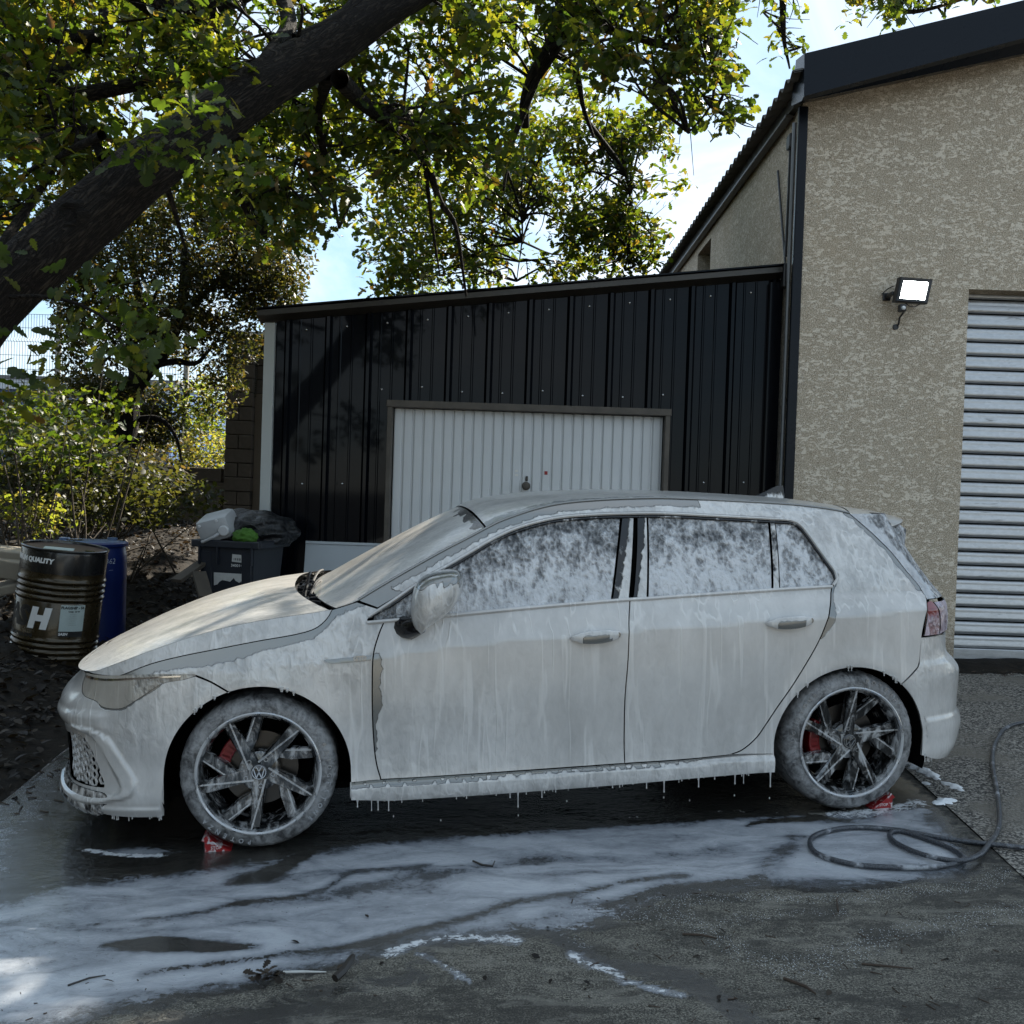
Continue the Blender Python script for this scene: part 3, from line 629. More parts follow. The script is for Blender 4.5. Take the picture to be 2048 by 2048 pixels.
def block(parent, pmx, cx, cy, cz, w, h, d):
    key = (round(w, 3), round(h, 3), round(d, 3))
    if key not in cache:
        o = MB().box((0, 0, 0), (w, d, h), bev=.009).build('block', 'block_grey', parent); cache[key] = o.data
    else: o = bpy.data.objects.new('block', cache[key]); COL.objects.link(o); o.parent = parent
    o.matrix_parent_inverse = pmx; o.location = (cx+random.uniform(-.003, .003), cy+random.uniform(-.006, .004), cz); o.rotation_euler = (0, random.uniform(-.008, .008), random.uniform(-.01, .01))
while z > .9:
    W = PX1-PX0
    if row % 2 == 0: block(pier, pm, (PX0+PX1)/2, BY+.15, z-bh/2, W, bh-.010, .3)
    else:
        for q in (.25, .75): block(pier, pm, PX0+W*q, BY+.15, z-bh/2, W/2-.010, bh-.010, .3)
    z -= bh; row += 1
put(pier, pm, MB().box((PX0+.55, BY+.14, PZ+.03), (1.2, .38, .055), bev=.006), 'cap', 'pale_post')
X2 = PX1+.9
put(pier, pm, MB().box(((PX1+X2)/2, BY+.30, (PZ+.7)/2), (X2-PX1, .26, PZ-.7)), 'mortar_core', 'mortar')
z = PZ
for row in range(4):
    for q in range(4): block(pier, pm, PX1+.12+.235*q+(.11 if row % 2 else 0)-.11*(row % 2), BY+.28, z-bh/2, .225, bh-.010, .26)
    z -= bh
put(pier, pm, MB().box(((PX1+X2)/2+.005, BY+.25, (z+.7)/2), (X2-PX1, .26, z-.7)), 'rendered_panel', 'render_panel')
mb = MB()
for k in range(16): zz = pbk(300, 590)[2]-.03*k*1.0; mb.box((PX1+.012, BY+.10, zz), (.022, .03, .012)); mb.box((PX1+.004, BY+.10, zz-.014), (.006, .03, .028))
o = put(pier, pm, mb, 'corner_bead', 'screw_head'); o['kind'] = 'stuff'
LW0 = atY(262*1.06, 880*1.06, BY)[0]; LZ = atY(350*1.06, 881*1.06, BY)[2]
lw = empty('low_block_wall', (LW0, BY, .8), 'low tan block wall in the shade below the sunlit shrubs', 'wall'); lm = Matrix.Translation((-LW0, -BY, -.8))
put(lw, lm, MB().box(((LW0+PX0)/2-.02, BY+.17, LZ/2+.2), (PX0-LW0-.10, .20, LZ-.42)), 'mortar_core', 'mortar')
for row in range(6):
    x = LW0+(.0 if row % 2 else -.22)
    while x < PX0-.25:
        w = .46; block(lw, lm, x+w/2, BY+.16, LZ-.1-.2*row, w-.010, .190, .26); x += w
# ---------------------------------------------------------------- car body surface (car frame: x back from front axle, y<0 towards camera, z up)
def _interp(tab, x):
    xs = np.array([t[0] for t in tab]); ys = np.array([t[1] for t in tab])
    m = np.gradient(ys, xs)
    x = np.clip(np.asarray(x, float), xs[0], xs[-1])
    i = np.clip(np.searchsorted(xs, x) - 1, 0, len(xs) - 2)
    h = xs[i+1] - xs[i]; t = (x - xs[i]) / h
    t2, t3 = t*t, t*t*t
    return (2*t3-3*t2+1)*ys[i] + (t3-2*t2+t)*h*m[i] + (-2*t3+3*t2)*ys[i+1] + (t3-t2)*h*m[i+1]
W_LOW = [(.10,.80),(.15,.835),(.19,.862),(.24,.872),(.29,.868),(.36,.868),(.44,.876),(.55,.888),(.66,.894),(.74,.8955),(.80,.894)]
W_HIGH = [(.80,.894),(.83,.886),(.87,.876),(.91,.866),(.96,.851),(1.0,.836),(1.1,.791),(1.2,.738),(1.3,.676),(1.38,.618),(1.42,.575),(1.47,.50)]
CREASE = [(-1.3,.70),(-.6,.735),(0,.758),(.44,.780),(.66,.808),(1.29,.852),(1.83,.875),(2.465,.903),(3.0,.918),(4.4,.92)]
X_NOSE = [(.10,-.80),(.15,-.87),(.18,-.925),(.21,-.925),(.25,-.905),(.30,-.90),(.36,-.90),(.45,-.915),(.53,-.93),(.58,-.925),(.61,-.90),(.64,-.865),(.69,-.825),(.74,-.80),(.80,-.755),(.86,-.68),(.95,-.5)]
X_TAIL = [(.10,3.22),(.18,3.31),(.24,3.39),(.30,3.43),(.35,3.445),(.39,3.43),(.45,3.425),(.56,3.43),(.61,3.425),(.65,3.38),(.70,3.315),(.76,3.30),(.90,3.30),(.97,3.275),(1.02,3.215),(1.10,3.115),(1.2,3.005),(1.3,2.90),(1.4,2.80),(1.5,2.70)]
NX0, NA, NP = -.15, .73, 5.2
TX0, TA, TP = 2.50, .90, 6.5
def _corner(p, n=400):
    ph = np.linspace(0, np.pi/2, n)
    t = np.sin(ph)**(2/p); y = np.cos(ph)**1.0
    return t, y
def _arc(a, p):
    t, y = _corner(p); X = t*a; Y = y*.88
    s = np.concatenate([[0], np.cumsum(np.hypot(np.diff(X), np.diff(Y)))])
    return s, t, y
_FS, _FT, _FY = _arc(NA, NP); _TS, _TT, _TY = _arc(TA, TP)
U_MIN = NX0 - _FS[-1]; U_MAX = TX0 + _TS[-1]
def crease(u): return _interp(CREASE, u)
def zcanon(u, z):
    c = crease(u)
    return np.where(z < c, .80 + (z - c)*np.where(z > .36, (.80-.36)/(c-.36), 0) + np.where(z <= .36, (z-.36) - (.80-.36) - (z-c) + (z-c), 0), 0) if False else np.where(z < .36, z, np.where(z < c, .36 + (z-.36)*.44/(c-.36), np.where(z < 1.0, .80 + (z-c)*.20/(1.0-c), z)))
def side_pos(u, z):
    """near side (y<0) body surface, arrays u,z -> (n,3)"""
    u = np.asarray(u, float); z = np.asarray(z, float)
    zc = zcanon(u, z)
    W = np.where(zc < .80, _interp(W_LOW, zc), _interp(W_HIGH, zc))
    s = np.maximum(NX0 - u, 0); ft = np.interp(s, _FS, _FT); fy = np.interp(s, _FS, _FY)
    s2 = np.maximum(u - TX0, 0); tt = np.interp(s2, _TS, _TT); ty = np.interp(s2, _TS, _TY)
    x = np.where(u < NX0, NX0 - ft*NA, np.where(u > TX0, TX0 + tt*TA, u))
    fy = fy*(1 - .05*ft**2); ty = ty*(1 - .03*tt**2)
    x = x + (_interp(X_NOSE, z) + .88)*ft**3*(u < NX0) + (_interp(X_TAIL, z) - 3.40)*tt**3*(u > TX0)
    y = -W*fy*ty
    # wheel arch flare: soft swelling round both wheels
    for cx in (0.0, 2.626):
        r = np.hypot(u - cx, z - .32)
        y = y - .010*np.exp(-((r - .36)/.07)**2)*(np.abs(u-cx) < .7)
    return np.stack([x, y, z], -1)
def side_nrm(u, z, e=.004):
    a = side_pos(u+e, z) - side_pos(u-e, z); b = side_pos(u, z+e) - side_pos(u, z-e)
    n = np.cross(a, b); n /= np.linalg.norm(n, axis=-1, keepdims=True) + 1e-12
    return n
# ---------------------------------------------------------------- car materials
def foam_mat(name, base, brough, bmetal, foamcol=(.565, .548, .525), bcoat=0., soft=.10, spec=.5, frough=.30, amp=.8, k=1.25, ns=15, nf=34, dst=.5, zst=.28):
    t = NT(name); o = t.coord('Object')
    st = t.coord('Object', (1, 1, zst)); fine = t.coord('Object', (1, 1, .6))
    fo = t.attr('foam'); lu = t.attr('lump')
    n_st = t.noise(st, ns, 3, .5, dst); n_f = t.noise(fine, nf, 2.5, .5, dst); n_big = t.noise(t.coord('Object', (1, 1, .35)), 3.2, 3)
    n_dr = t.noise(t.coord('Object', (1, 1, .035)), 24, 1, .4, 0); n_dp = t.noise(t.coord('Object', (1, 1, .16), (0, 0, 0), (3, 1, 2)), 9, 3)
    drip = t.math('MULTIPLY', t.smooth(t.math('ABSOLUTE', t.math('SUBTRACT', n_dr, .5)), .07, .0), t.smooth(n_dp, .47, .60))
    nm = t.math('ADD', t.math('MULTIPLY', n_st, .55), t.math('MULTIPLY', n_f, .45))
    raw = t.math('ADD', fo, t.math('MULTIPLY', t.math('SUBTRACT', nm, .5), k))
    mask = t.smooth(raw, .5-soft, .5+soft)
    tone = t.math('ADD', t.math('MULTIPLY', t.math('SUBTRACT', nm, .5), t.math('MULTIPLY_ADD', lu, 2.4, .35)), t.math('MULTIPLY_ADD', n_big, 1.1, -.02))
    tone = t.math('ADD', tone, t.math('MULTIPLY', drip, .55))
    fc = t.mix(t.smooth(tone, .05, .95), tuple(q*.66 for q in foamcol), tuple(min(1, q*1.04) for q in foamcol))
    pop = t.vor(o, 40, 'F1'); pits = t.math('MULTIPLY', t.smooth(pop, .06, .03), t.smooth(t.noise(o, 7, 2), .54, .62))
    fc = t.mix(t.math('MULTIPLY', pits, .6), fc, (.22, .22, .22))
    col = t.mix(mask, base, fc)
    rough = t.math('MULTIPLY_ADD', mask, frough-brough, brough)
    h = t.math('MULTIPLY', mask, t.math('ADD', t.math('MULTIPLY', t.math('MULTIPLY', nm, t.math('MULTIPLY_ADD', lu, 1., .06)), 2.6), t.math('MULTIPLY_ADD', drip, .22, .35)))
    h = t.math('SUBTRACT', h, t.math('MULTIPLY', pits, .25))
    nr = t.bump(h, amp, .012)
    mt = t.math('MULTIPLY', t.math('SUBTRACT', 1., mask), bmetal)
    return t.finish(t.pbr(col, rough, mt, spec, nr, t.math('MULTIPLY_ADD', mask, .9-bcoat, bcoat), .13))
foam_mat('foam_on_silver_paint', (.21, .21, .20), .24, .45, bcoat=1.)
foam_mat('foam_on_glass', (.006, .007, .008), .04, 0., soft=.40, foamcol=(.50, .50, .505), k=2.2, ns=22, nf=56, dst=.2, zst=.17)
foam_mat('foam_on_black_trim', (.012, .012, .013), .22, 0., soft=.14, k=1.7)
foam_mat('foam_on_headlight', (.10, .10, .095), .08, .25, soft=.25, foamcol=(.42, .385, .335), k=1.4, bcoat=1.)
foam_mat('foam_on_red_lamp', (.16, .008, .012), .10, 0., soft=.22, foamcol=(.42, .34, .40), k=1.7, bcoat=1.)
def sheet_mat(name='wet_foam_sheet', bare=(.24, .245, .24)):
    # thin wet sheet of foam on the upward panels: fine ripples dragged backwards, glossy
    t = NT(name); v = t.coord('Object', (.45, 1.0, .9)); fo = t.attr('foam')
    a = t.noise(v, 70, 4, .6, .5); b = t.noise(v, 9, 4); c = t.noise(t.coord('Object'), 240, 2)
    raw = t.math('ADD', fo, t.math('MULTIPLY', t.math('SUBTRACT', a, .5), 1.1)); mask = t.smooth(raw, .42, .58)
    fc = t.mix(t.smooth(t.math('ADD', t.math('MULTIPLY', a, .5), t.math('MULTIPLY', b, .5)), .3, .7), (.30, .295, .28), (.58, .56, .53))
    col = t.mix(mask, bare, fc)
    h = t.math('ADD', t.math('MULTIPLY', a, .6), t.math('MULTIPLY', c, .22))
    return t.finish(t.pbr(col, t.math('MULTIPLY_ADD', mask, .10, .18), 0., .5, t.bump(h, .55, .006), .5, .12))
sheet_mat(); sheet_mat('wet_foam_on_windscreen', (.006, .007, .008))
def tyre_mat():
    t = NT('foamy_tyre'); o = t.coord('Object'); n = t.noise(o, 16, 5, .62, .6); f = t.noise(o, 90, 3)
    m = t.smooth(t.math('ADD', n, t.math('MULTIPLY', t.math('SUBTRACT', f, .5), .35)), .22, .74)
    c = t.mix(t.math('MULTIPLY', m, .55), (.014, .014, .015), (.50, .50, .50))
    return t.finish(t.pbr(c, t.math('MULTIPLY_ADD', m, .1, .42), 0, .5, t.bump(t.math('ADD', t.math('MULTIPLY', f, .3), m), .35, .004)))
tyre_mat()
def wheel_mat(name, base, rough, metal, lo, hi):
    t = NT(name); o = t.coord('Object', (1, 1, .5)); n = t.noise(o, 24, 5, .62, .7)
    m = t.smooth(n, lo, hi)
    c = t.mix(m, base, (.42, .42, .42))
    return t.finish(t.pbr(c, t.math('MULTIPLY_ADD', m, .3, rough), t.math('MULTIPLY', t.math('SUBTRACT', 1., m), metal), .5, t.bump(m, .35, .004), t.math('SUBTRACT', 1., m)))
wheel_mat('foamy_dark_alloy', (.016, .017, .018), .12, .6, .42, .74)
wheel_mat('foamy_cut_alloy', (.36, .365, .375), .20, .85, .38, .60)
# ---------------------------------------------------------------- car
CM = Matrix([[*CAR_R[0], CAR_T[0]], [*CAR_R[1], CAR_T[1]], [*CAR_R[2], CAR_T[2]], [0, 0, 0, 1]])
car = empty('hatchback_car', label='silver five-door hatchback covered in white foam on the wet concrete', cat='car')
car.matrix_world = CM
def in_poly(px, py, poly):
    P = np.asarray(poly, float); x0, y0 = P[:, 0], P[:, 1]; x1, y1 = np.roll(x0, -1), np.roll(y0, -1)
    px = np.asarray(px)[:, None]; py = np.asarray(py)[:, None]
    c = ((y0 > py) != (y1 > py)) & (px < (x1-x0)*(py-y0)/np.where(y1 == y0, 1e-12, y1-y0) + x0)
    return (c.sum(1) % 2) == 1
def edge_dist(px, py, poly):
    P = np.asarray(poly, float); Q = np.roll(P, -1, 0); d = Q-P; L2 = (d**2).sum(1)+1e-12
    X = np.stack([px, py], -1)[:, None, :]
    t = np.clip(((X-P)*d).sum(-1)/L2, 0, 1); return np.sqrt((((P+t[..., None]*d)-X)**2).sum(-1)).min(1)
def tri_region(poly, step, holes=()):
    """triangulate a 2D region: boundary kept, regular points inside"""
    P = np.array(poly, float); lo, hi = P.min(0), P.max(0)
    gx, gy = np.meshgrid(np.arange(lo[0]+step*.5, hi[0], step), np.arange(lo[1]+step*.5, hi[1], step*.87)); gx[1::2] += step/2
    gx, gy = gx.ravel(), gy.ravel(); k = in_poly(gx, gy, P)
    for h in holes: k &= ~in_poly(gx, gy, h)
    gx, gy = gx[k], gy[k]; k = edge_dist(gx, gy, P) > step*.45
    for h in holes: k &= edge_dist(gx, gy, h) > step*.45
    pts = [tuple(p) for p in P]; edges = [(i, (i+1) % len(P)) for i in range(len(P))]; loops = [list(range(len(P)))]
    for h in holes:
        b = len(pts); pts += [tuple(p) for p in h]; edges += [(b+i, b+(i+1) % len(h)) for i in range(len(h))]; loops.append(list(range(b, b+len(h))))
    pts += list(zip(gx[k], gy[k]))
    r = delaunay_2d_cdt([Vector((float(a), float(b))) for a, b in pts], edges, [], 0, 1e-5)
    V = np.array([(v.x, v.y) for v in r[0]]); F = np.array([f for f in r[2] if len(f) == 3])
    omap = {}
    for i, o in enumerate(r[3]):
        for q in o: omap[q] = i
    c = V[F].mean(1); k = in_poly(c[:, 0], c[:, 1], P)
    for h in holes: k &= ~in_poly(c[:, 0], c[:, 1], h)
    F = F[k]
    loops = [[omap[i] for i in L if i in omap] for L in loops]
    return V, F, loops
def mirror_obj(o, parent):
    me = o.data.copy(); n = len(me.vertices); co = np.zeros(n*3, np.float32); me.vertices.foreach_get('co', co); co = co.reshape(-1, 3); co[:, 1] *= -1
    nv = np.zeros(n*3, np.float32); me.vertices.foreach_set('co', co.ravel()); me.flip_normals(); me.update()
    m = bpy.data.objects.new(o.name.split('.')[0], me); COL.objects.link(m); m.parent = parent
    return m
def panel(name, poly, mat, step=.022, off=0., thick=.014, foam=1., lump=.3, holes=(), mirror=True, parent=None, offf=None, posf=None):
    parent = parent or car
    V, F, loops = tri_region(poly, step, holes)
    u, z = V[:, 0], V[:, 1]
    P = side_pos(u, z); N = side_nrm(u, z)
    s = np.sign((N[:, 1].mean())); N = N*(-s if s != 0 else 1)
    o_ = off + (offf(u, z) if offf else 0.)
    P = P + N*np.asarray(o_).reshape(-1, 1) if np.ndim(o_) else P + N*o_
    if offf:   # normals follow the raised relief
        e = .003
        du = (offf(u+e, z)-offf(u-e, z))/(2*e); dz = (offf(u, z+e)-offf(u, z-e))/(2*e)
        A = side_pos(u+e, z)-side_pos(u-e, z); B = side_pos(u, z+e)-side_pos(u, z-e)
        A = A/(2*e)+N*du[:, None]; B = B/(2*e)+N*dz[:, None]; N2 = np.cross(A, B); N2 /= np.linalg.norm(N2, axis=1, keepdims=True)
        N = N2*np.sign((N2*N).sum(1, keepdims=True))
    g = np.cross(P[F[:, 1]]-P[F[:, 0]], P[F[:, 2]]-P[F[:, 0]]); fl = (g*N[F].mean(1)).sum(1) < 0
    F = F.copy(); F[fl] = F[fl][:, ::-1]
    fo = foam(u, z) if callable(foam) else np.full(len(u), float(foam)); lu = lump(u, z) if callable(lump) else np.full(len(u), float(lump))
    VV = [P]; NN = [N]; FF = [list(f) for f in F]; fo = [fo]; lu = [lu]; b = len(P)
    for L in loops:
        L = np.array(L); n = len(L)
        # rounded lip then inward flange
        VV.append(P[L]-N[L]*thick); Tn = np.roll(P[L], -1, 0)-np.roll(P[L], 1, 0); side = np.cross(Tn, N[L]); side /= np.linalg.norm(side, axis=1, keepdims=True)+1e-9
        NN.append(side); fo.append(np.zeros(n)); lu.append(np.zeros(n))
        for i in range(n):
            j = (i+1) % n; FF.append([int(L[i]), int(L[j]), b+j, b+i])
        b += n
    o = mesh_np(name, np.concatenate(VV), FF, mat, parent, True, {'foam': np.concatenate(fo), 'lump': np.concatenate(lu)})
    me = o.data
    # flange faces flat-ish: keep custom normals only on the skin
    nl = np.concatenate(NN); me.normals_split_custom_set_from_vertices([tuple(v) for v in np.concatenate([N, nl[len(N):]]).tolist()])
    if mirror: mirror_obj(o, parent)
    return o
def ss(x): x = np.clip(x, 0, 1); return x*x*(3-2*x)
def curve_at(c, u): 
    c = np.array(sorted(c)); return np.interp(u, c[:, 0], c[:, 1])
SHUT = [(-.555, .742), (-.427, .788), (-.306, .816), (-.149, .843), (.008, .869), (.152, .890), (.233, .912), (.281, .95), (.302, .985)]
CREST = [(-.805, .735), (-.70, .752), (-.637, .77), (-.518, .811), (-.39, .853), (-.228, .901), (-.071, .936), (.087, .959), (.20, .972), (.29, .984)]
RAIL = [(.302, .985), (.411, 1.02), (.516, 1.078), (.651, 1.149), (.789, 1.218), (.893, 1.266), (.995, 1.314), (1.06, 1.341), (1.214, 1.387), (1.364, 1.413), (1.583, 1.427), (1.80, 1.431), (1.96, 1.426), (2.151, 1.417), (2.44, 1.399), (2.639, 1.376), (2.745, 1.356)]
WTOP = [(.452, .947), (.561, 1.012), (.703, 1.101), (.799, 1.149), (.898, 1.201), (1.007, 1.257), (1.135, 1.306), (1.306, 1.343), (1.477, 1.355), (1.615, 1.358), (1.80, 1.358), (2.028, 1.346), (2.315, 1.329), (2.425, 1.321)]
WREAR = [(2.425, 1.321), (2.462, 1.302), (2.49, 1.259), (2.521, 1.197), (2.554, 1.135), (2.578, 1.091), (2.580, 1.062), (2.552, 1.032)]
BELT = [(.447, .931), (.60, .940), (.789, .951), (1.103, .972), (1.508, .994), (1.69, 1.0), (1.842, 1.007), (2.279, 1.024), (2.552, 1.032)]
DFRONT = [(.518, .933), (.495, .882), (.471, .802), (.465, .697), (.465, .543), (.472, .401), (.483, .322), (.499, .266)]
BSPLIT = [(1.59, .996), (1.573, .891), (1.566, .734), (1.555, .575), (1.556, .411), (1.56, .278)]
DREAR = [(2.552, 1.030), (2.506, .915), (2.446, .78), (2.344, .619), (2.265, .505), (2.214, .425), (2.171, .362), (2.107, .311), (2.042, .290)]
DBOT = [(.499, .266), (.707, .266), (1.177, .272), (1.56, .278), (1.833, .281), (2.042, .290)]
SKIRT_B = [(.373, .192), (.50, .178), (.631, .174), (1.1, .179), (1.586, .189), (1.904, .199), (2.254, .208)]
SKIRT_T = [(.373, .252), (.499, .255), (.707, .256), (1.177, .262), (1.56, .269), (1.833, .272), (2.042, .281), (2.254, .286)]
HATCH = [(2.745, 1.356), (2.851, 1.26), (2.937, 1.173), (2.993, 1.09), (3.040, 1.023), (3.046, .977), (3.025, .927), (3.002, .871), (2.985, .80)]
def farch(r=.372, a0=None, n=40): # front arch from rear foot over the top to front foot
    a = np.linspace(0, np.pi, n); return [(.0+r*math.cos(t), .312+r*math.sin(t)) for t in a]
FA = [(.373, .192)] + farch() + [(-.378, .156)]
RA_ = [(2.986, .240)] + [(2.62+.367*math.cos(t), .310+.359*math.sin(t)) for t in np.linspace(0, np.pi, 40)] + [(2.254, .208)]
def sh(c, d): return [(u, z+d) for u, z in c]
def inset(poly, d=.0028):
    """shrink a polygon a little so that neighbouring panels leave a gap"""
    P = np.array(poly); n = len(P); T = np.roll(P, -1, 0)-np.roll(P, 1, 0); T /= np.linalg.norm(T, axis=1, keepdims=True)+1e-9
    N = np.stack([-T[:, 1], T[:, 0]], -1); A = ((P[:, 0]*np.roll(P[:, 1], -1)-np.roll(P[:, 0], -1)*P[:, 1]).sum())
    return [tuple(p) for p in (P + N*d*np.sign(A))]
def poly(*curves, step=.016, gap=.0028):
    out = []
    for c in curves:
        c = cr(c, step) if len(c) > 2 else cr(c, step)
        for p in c:
            if not out or math.hypot(p[0]-out[-1][0], p[1]-out[-1][1]) > .004: out.append(p)
    if math.hypot(out[0][0]-out[-1][0], out[0][1]-out[-1][1]) < .004: out.pop()
    return inset(out, gap) if gap else out
rev = lambda c: list(c)[::-1]
# fender
f_bump = [(-.245, .742), (-.18, .712), (-.112, .670)]
i0 = min(range(len(FA)), key=lambda i: abs(FA[i][0]+.10)+(FA[i][1] < .5)*9)
arch_f = rev(FA[:i0+1])             # from top-front of the arch back down to the sill
def foam_fender(u, z):
    cu = np.array(SHUT + [(.36, 1.02), (.45, 1.06)]); d = np.interp(u, cu[:, 0], cu[:, 1]) - z
    return .15 + .95*ss((d-.030+.012*np.sin(u*9))/.045)
fender = panel('front_fender', poly(f_bump, arch_f, [(.373, .192), (.373, .262)], [(.373, .262), (.497, .264)], rev(DFRONT), [(.518, .933), (.462, .927)], [(.462, .927), (.450, .931), (.449, .941), (.466, .957), (.492, .976)], [(.492, .976), (.490, .985)], [(.490, .985), (.405, 1.014)], [(.405, 1.014), (.302, .985)], rev(SHUT), [(-.555, .742), (-.40, .746), (-.245, .742)]),
    'foam_on_silver_paint', foam=foam_fender, lump=lambda u, z: .25+.75*ss((z-.60)/.2))
# bonnet: side strip + top
panel('bonnet_side', poly(SHUT, rev(CREST), [(-.805, .735), (-.70, .738), (-.555, .742)], gap=.0012), 'foam_on_silver_paint', thick=.004, foam=lambda u, z: np.where(z > .95, .78, .92), lump=.55)
# doors
def foam_fdoor(u, z): return 1.05 - .95*ss((.478+.022*ss((z-.35)/.3)-.004*np.sin(z*40)-u)/.012+.5)*ss((.80-z)/.02+.5)
def lump_door(u, z): return .10 + .25*ss((.55-np.abs(u-.75))/.3)*ss((.75-z)/.2) + .20*ss((z-.98)/.05) + .12*ss((1.9-u)/.3)*ss((u-1.4)/.3) + .16*ss((.5-z)/.2)
bs_top = BSPLIT[0]
belt_f = [p for p in BELT if .52 < p[0] < 1.58] ; belt_r = [p for p in BELT if 1.60 < p[0]]
panel('front_door', poly([(.518, .933)] + belt_f + [(1.59, .997)], BSPLIT, rev([p for p in DBOT if p[0] <= 1.56]), rev(DFRONT)), 'foam_on_silver_paint', foam=foam_fdoor, lump=lump_door)
panel('rear_door', poly([(1.592, .997)] + belt_r, DREAR, rev([p for p in DBOT if p[0] >= 1.56]), rev(BSPLIT)), 'foam_on_silver_paint', foam=1.05, lump=lump_door)
# sill skirt with its step
def sk_off(u, z): 
    zt = np.interp(u, [p[0] for p in SKIRT_T], [p[1] for p in SKIRT_T]); return .016*ss((zt-z-.004)/.018) - .006
panel('side_skirt', poly(SKIRT_T, [(2.254, .286), (2.254, .208)], rev(SKIRT_B), [(.373, .192), (.373, .252)], gap=.001), 'foam_on_silver_paint', .014, offf=sk_off, thick=.05,
    foam=lambda u, z: .85+.25*ss((u-.8)/.5) - .75*ss((z-np.interp(u, [p[0] for p in SKIRT_T], [p[1] for p in SKIRT_T])+.020)/.006)*(np.mod((u+(z-.25)*2.2)*14+.3*np.sin(u*9), 1) < .82)*ss((2.0-u)/.15), lump=.75)
# body side: A pillar, roof rail, C pillar, rear quarter
hd = [(2.986, .800), (2.975, .70), (2.955, .655)]
j0 = min(range(len(RA_)), key=lambda i: abs(RA_[i][0]-2.86)+(RA_[i][1] < .5)*9)
arch_r = RA_[j0:]
def foam_quarter(u, z):
    rl = np.array(RAIL); d1 = np.interp(u, rl[:, 0], rl[:, 1]) - z
    f = .10 + ss((d1-.022)/.03)
    f = np.where(u > 2.0, np.minimum(1.05, f+.6), f)
    hh = np.array(HATCH[::-1]); uh = np.interp(z, hh[:, 1], hh[:, 0]); d2 = uh-u
    f = np.where((z > 1.0) & (u > 2.6), np.minimum(f, .05+ss((d2-.020)/.03)), f)
    dd = np.array(rev(DREAR)); ud = np.interp(z, dd[:, 1], dd[:, 0]); d3 = u-ud
    return np.where((z > .80) & (z < 1.05) & (d3 < .07), np.minimum(f, .05+ss((d3-.012-.012*np.sin(z*30))/.03)), f)
q_wtop = sh(WTOP, .012); q_wrear = [(u+.012, z+.006) for u, z in WREAR]
panel('rear_quarter', poly(rev(RAIL[1:]), [(.411, 1.017), (.492, .987)], [p for p in q_wtop if p[0] > .5], q_wrear, DREAR, [(2.042, .290), (2.15, .288), (2.254, .286)], [(2.254, .286), (2.254, .312)], rev(arch_r)[2:], [(2.86, .582), (2.955, .655)], rev(hd), rev(HATCH)), 'foam_on_silver_paint',
    foam=foam_quarter, lump=lambda u, z: .12+.75*ss((z-.95)/.1)*ss((u-.3)/.2))
# hatch, bumpers, lamps
HB = [(2.985, .80), (3.002, .871), (3.025, .927)]
panel('tailgate', poly(rev(HATCH[:-4]), [(2.745, 1.356), (U_MAX, 1.356)], [(U_MAX, 1.356), (U_MAX, .962)], [(U_MAX, .962), (3.044, .962)]), 'foam_on_glass', .03, foam=lambda u, z: np.where((u-np.interp(z, [p[1] for p in HATCH[::-1]], [p[0] for p in HATCH[::-1]])) < .075, 1.2, .62), lump=.8)
TLP = [(2.999, .797), (3.010, .86), (3.032, .945), (3.075, .950), (3.105, .90), (3.112, .83), (3.106, .797)]
panel('tail_light', poly(TLP, step=.012), 'foam_on_red_lamp', .012, off=.003, foam=lambda u, z: .30+.45*ss((.93-z)/.06), lump=1.)
panel('tailgate_light', poly([(3.111, .797), (3.117, .83), (3.110, .90), (3.082, .950)], [(3.082, .950), (3.42, .95)], [(3.42, .95), (3.42, .797)], step=.014), 'foam_on_red_lamp', .018, off=.003, foam=.72, lump=1.)
def off_rb(u, z): return .012*ss((.405-z)/.012)*ss((u-2.99)/.03) - .004*ss((z-.66)/.02)
panel('rear_bumper', poly([(2.985, .792), (U_MAX, .792)], [(U_MAX, .792), (U_MAX, .20)], [(U_MAX, .20), (3.2, .205), (3.0, .235), (2.986, .240)], RA_[1:j0+1], [(2.86, .582), (2.955, .655), (2.975, .70), (2.985, .792)]), 'foam_on_silver_paint', .022, offf=off_rb, foam=1.05, lump=lambda u, z: .2+.4*ss((z-.5)/.1))
# front bumper
HLP = [(-.805, .728), (-.815, .69), (-.79, .663), (-.746, .646), (-.656, .636), (-.617, .617), (-.571, .611), (-.531, .614), (-.505, .628), (-.448, .666), (-.372, .712), (-.290, .725), (-.242, .748), (-.45, .748), (-.555, .743), (-.68, .735)]
INT = [(-1.16, .45), (-.95, .455), (-.80, .478), (-.754, .482), (-.708, .468), (-.676, .423), (-.651, .366), (-.633, .325), (-.619, .288), (-.620, .275), (-.698, .270), (-.796, .265), (-.935, .257), (-1.16, .252)]
BLO = [(-1.2, .475), (-.919, .492), (-.728, .528), (-.655, .525), (-.602, .503), (-.573, .467), (-.53, .397), (-.494, .332), (-.479, .287), (-.486, .262), (-.532, .234), (-.60, .222)]
BLI = [(-.769, .511), (-.70, .505), (-.649, .488), (-.61, .434), (-.581, .372), (-.554, .321), (-.538, .283), (-.546, .262)]
BLO_P = BLO + [(-.70, .20), (-1.2, .20)]; BLI_P = [(-1.2, .50)] + BLI + [(-.62, .23), (-.9, .22), (-1.2, .22)]
def sdf(u, z, P):
    s = np.where(in_poly(u, z, P), 1, -1); return s*edge_dist(u, z, P)
BLO_S, BLI_S = cr(BLO_P, .03), cr(BLI_P, .03)
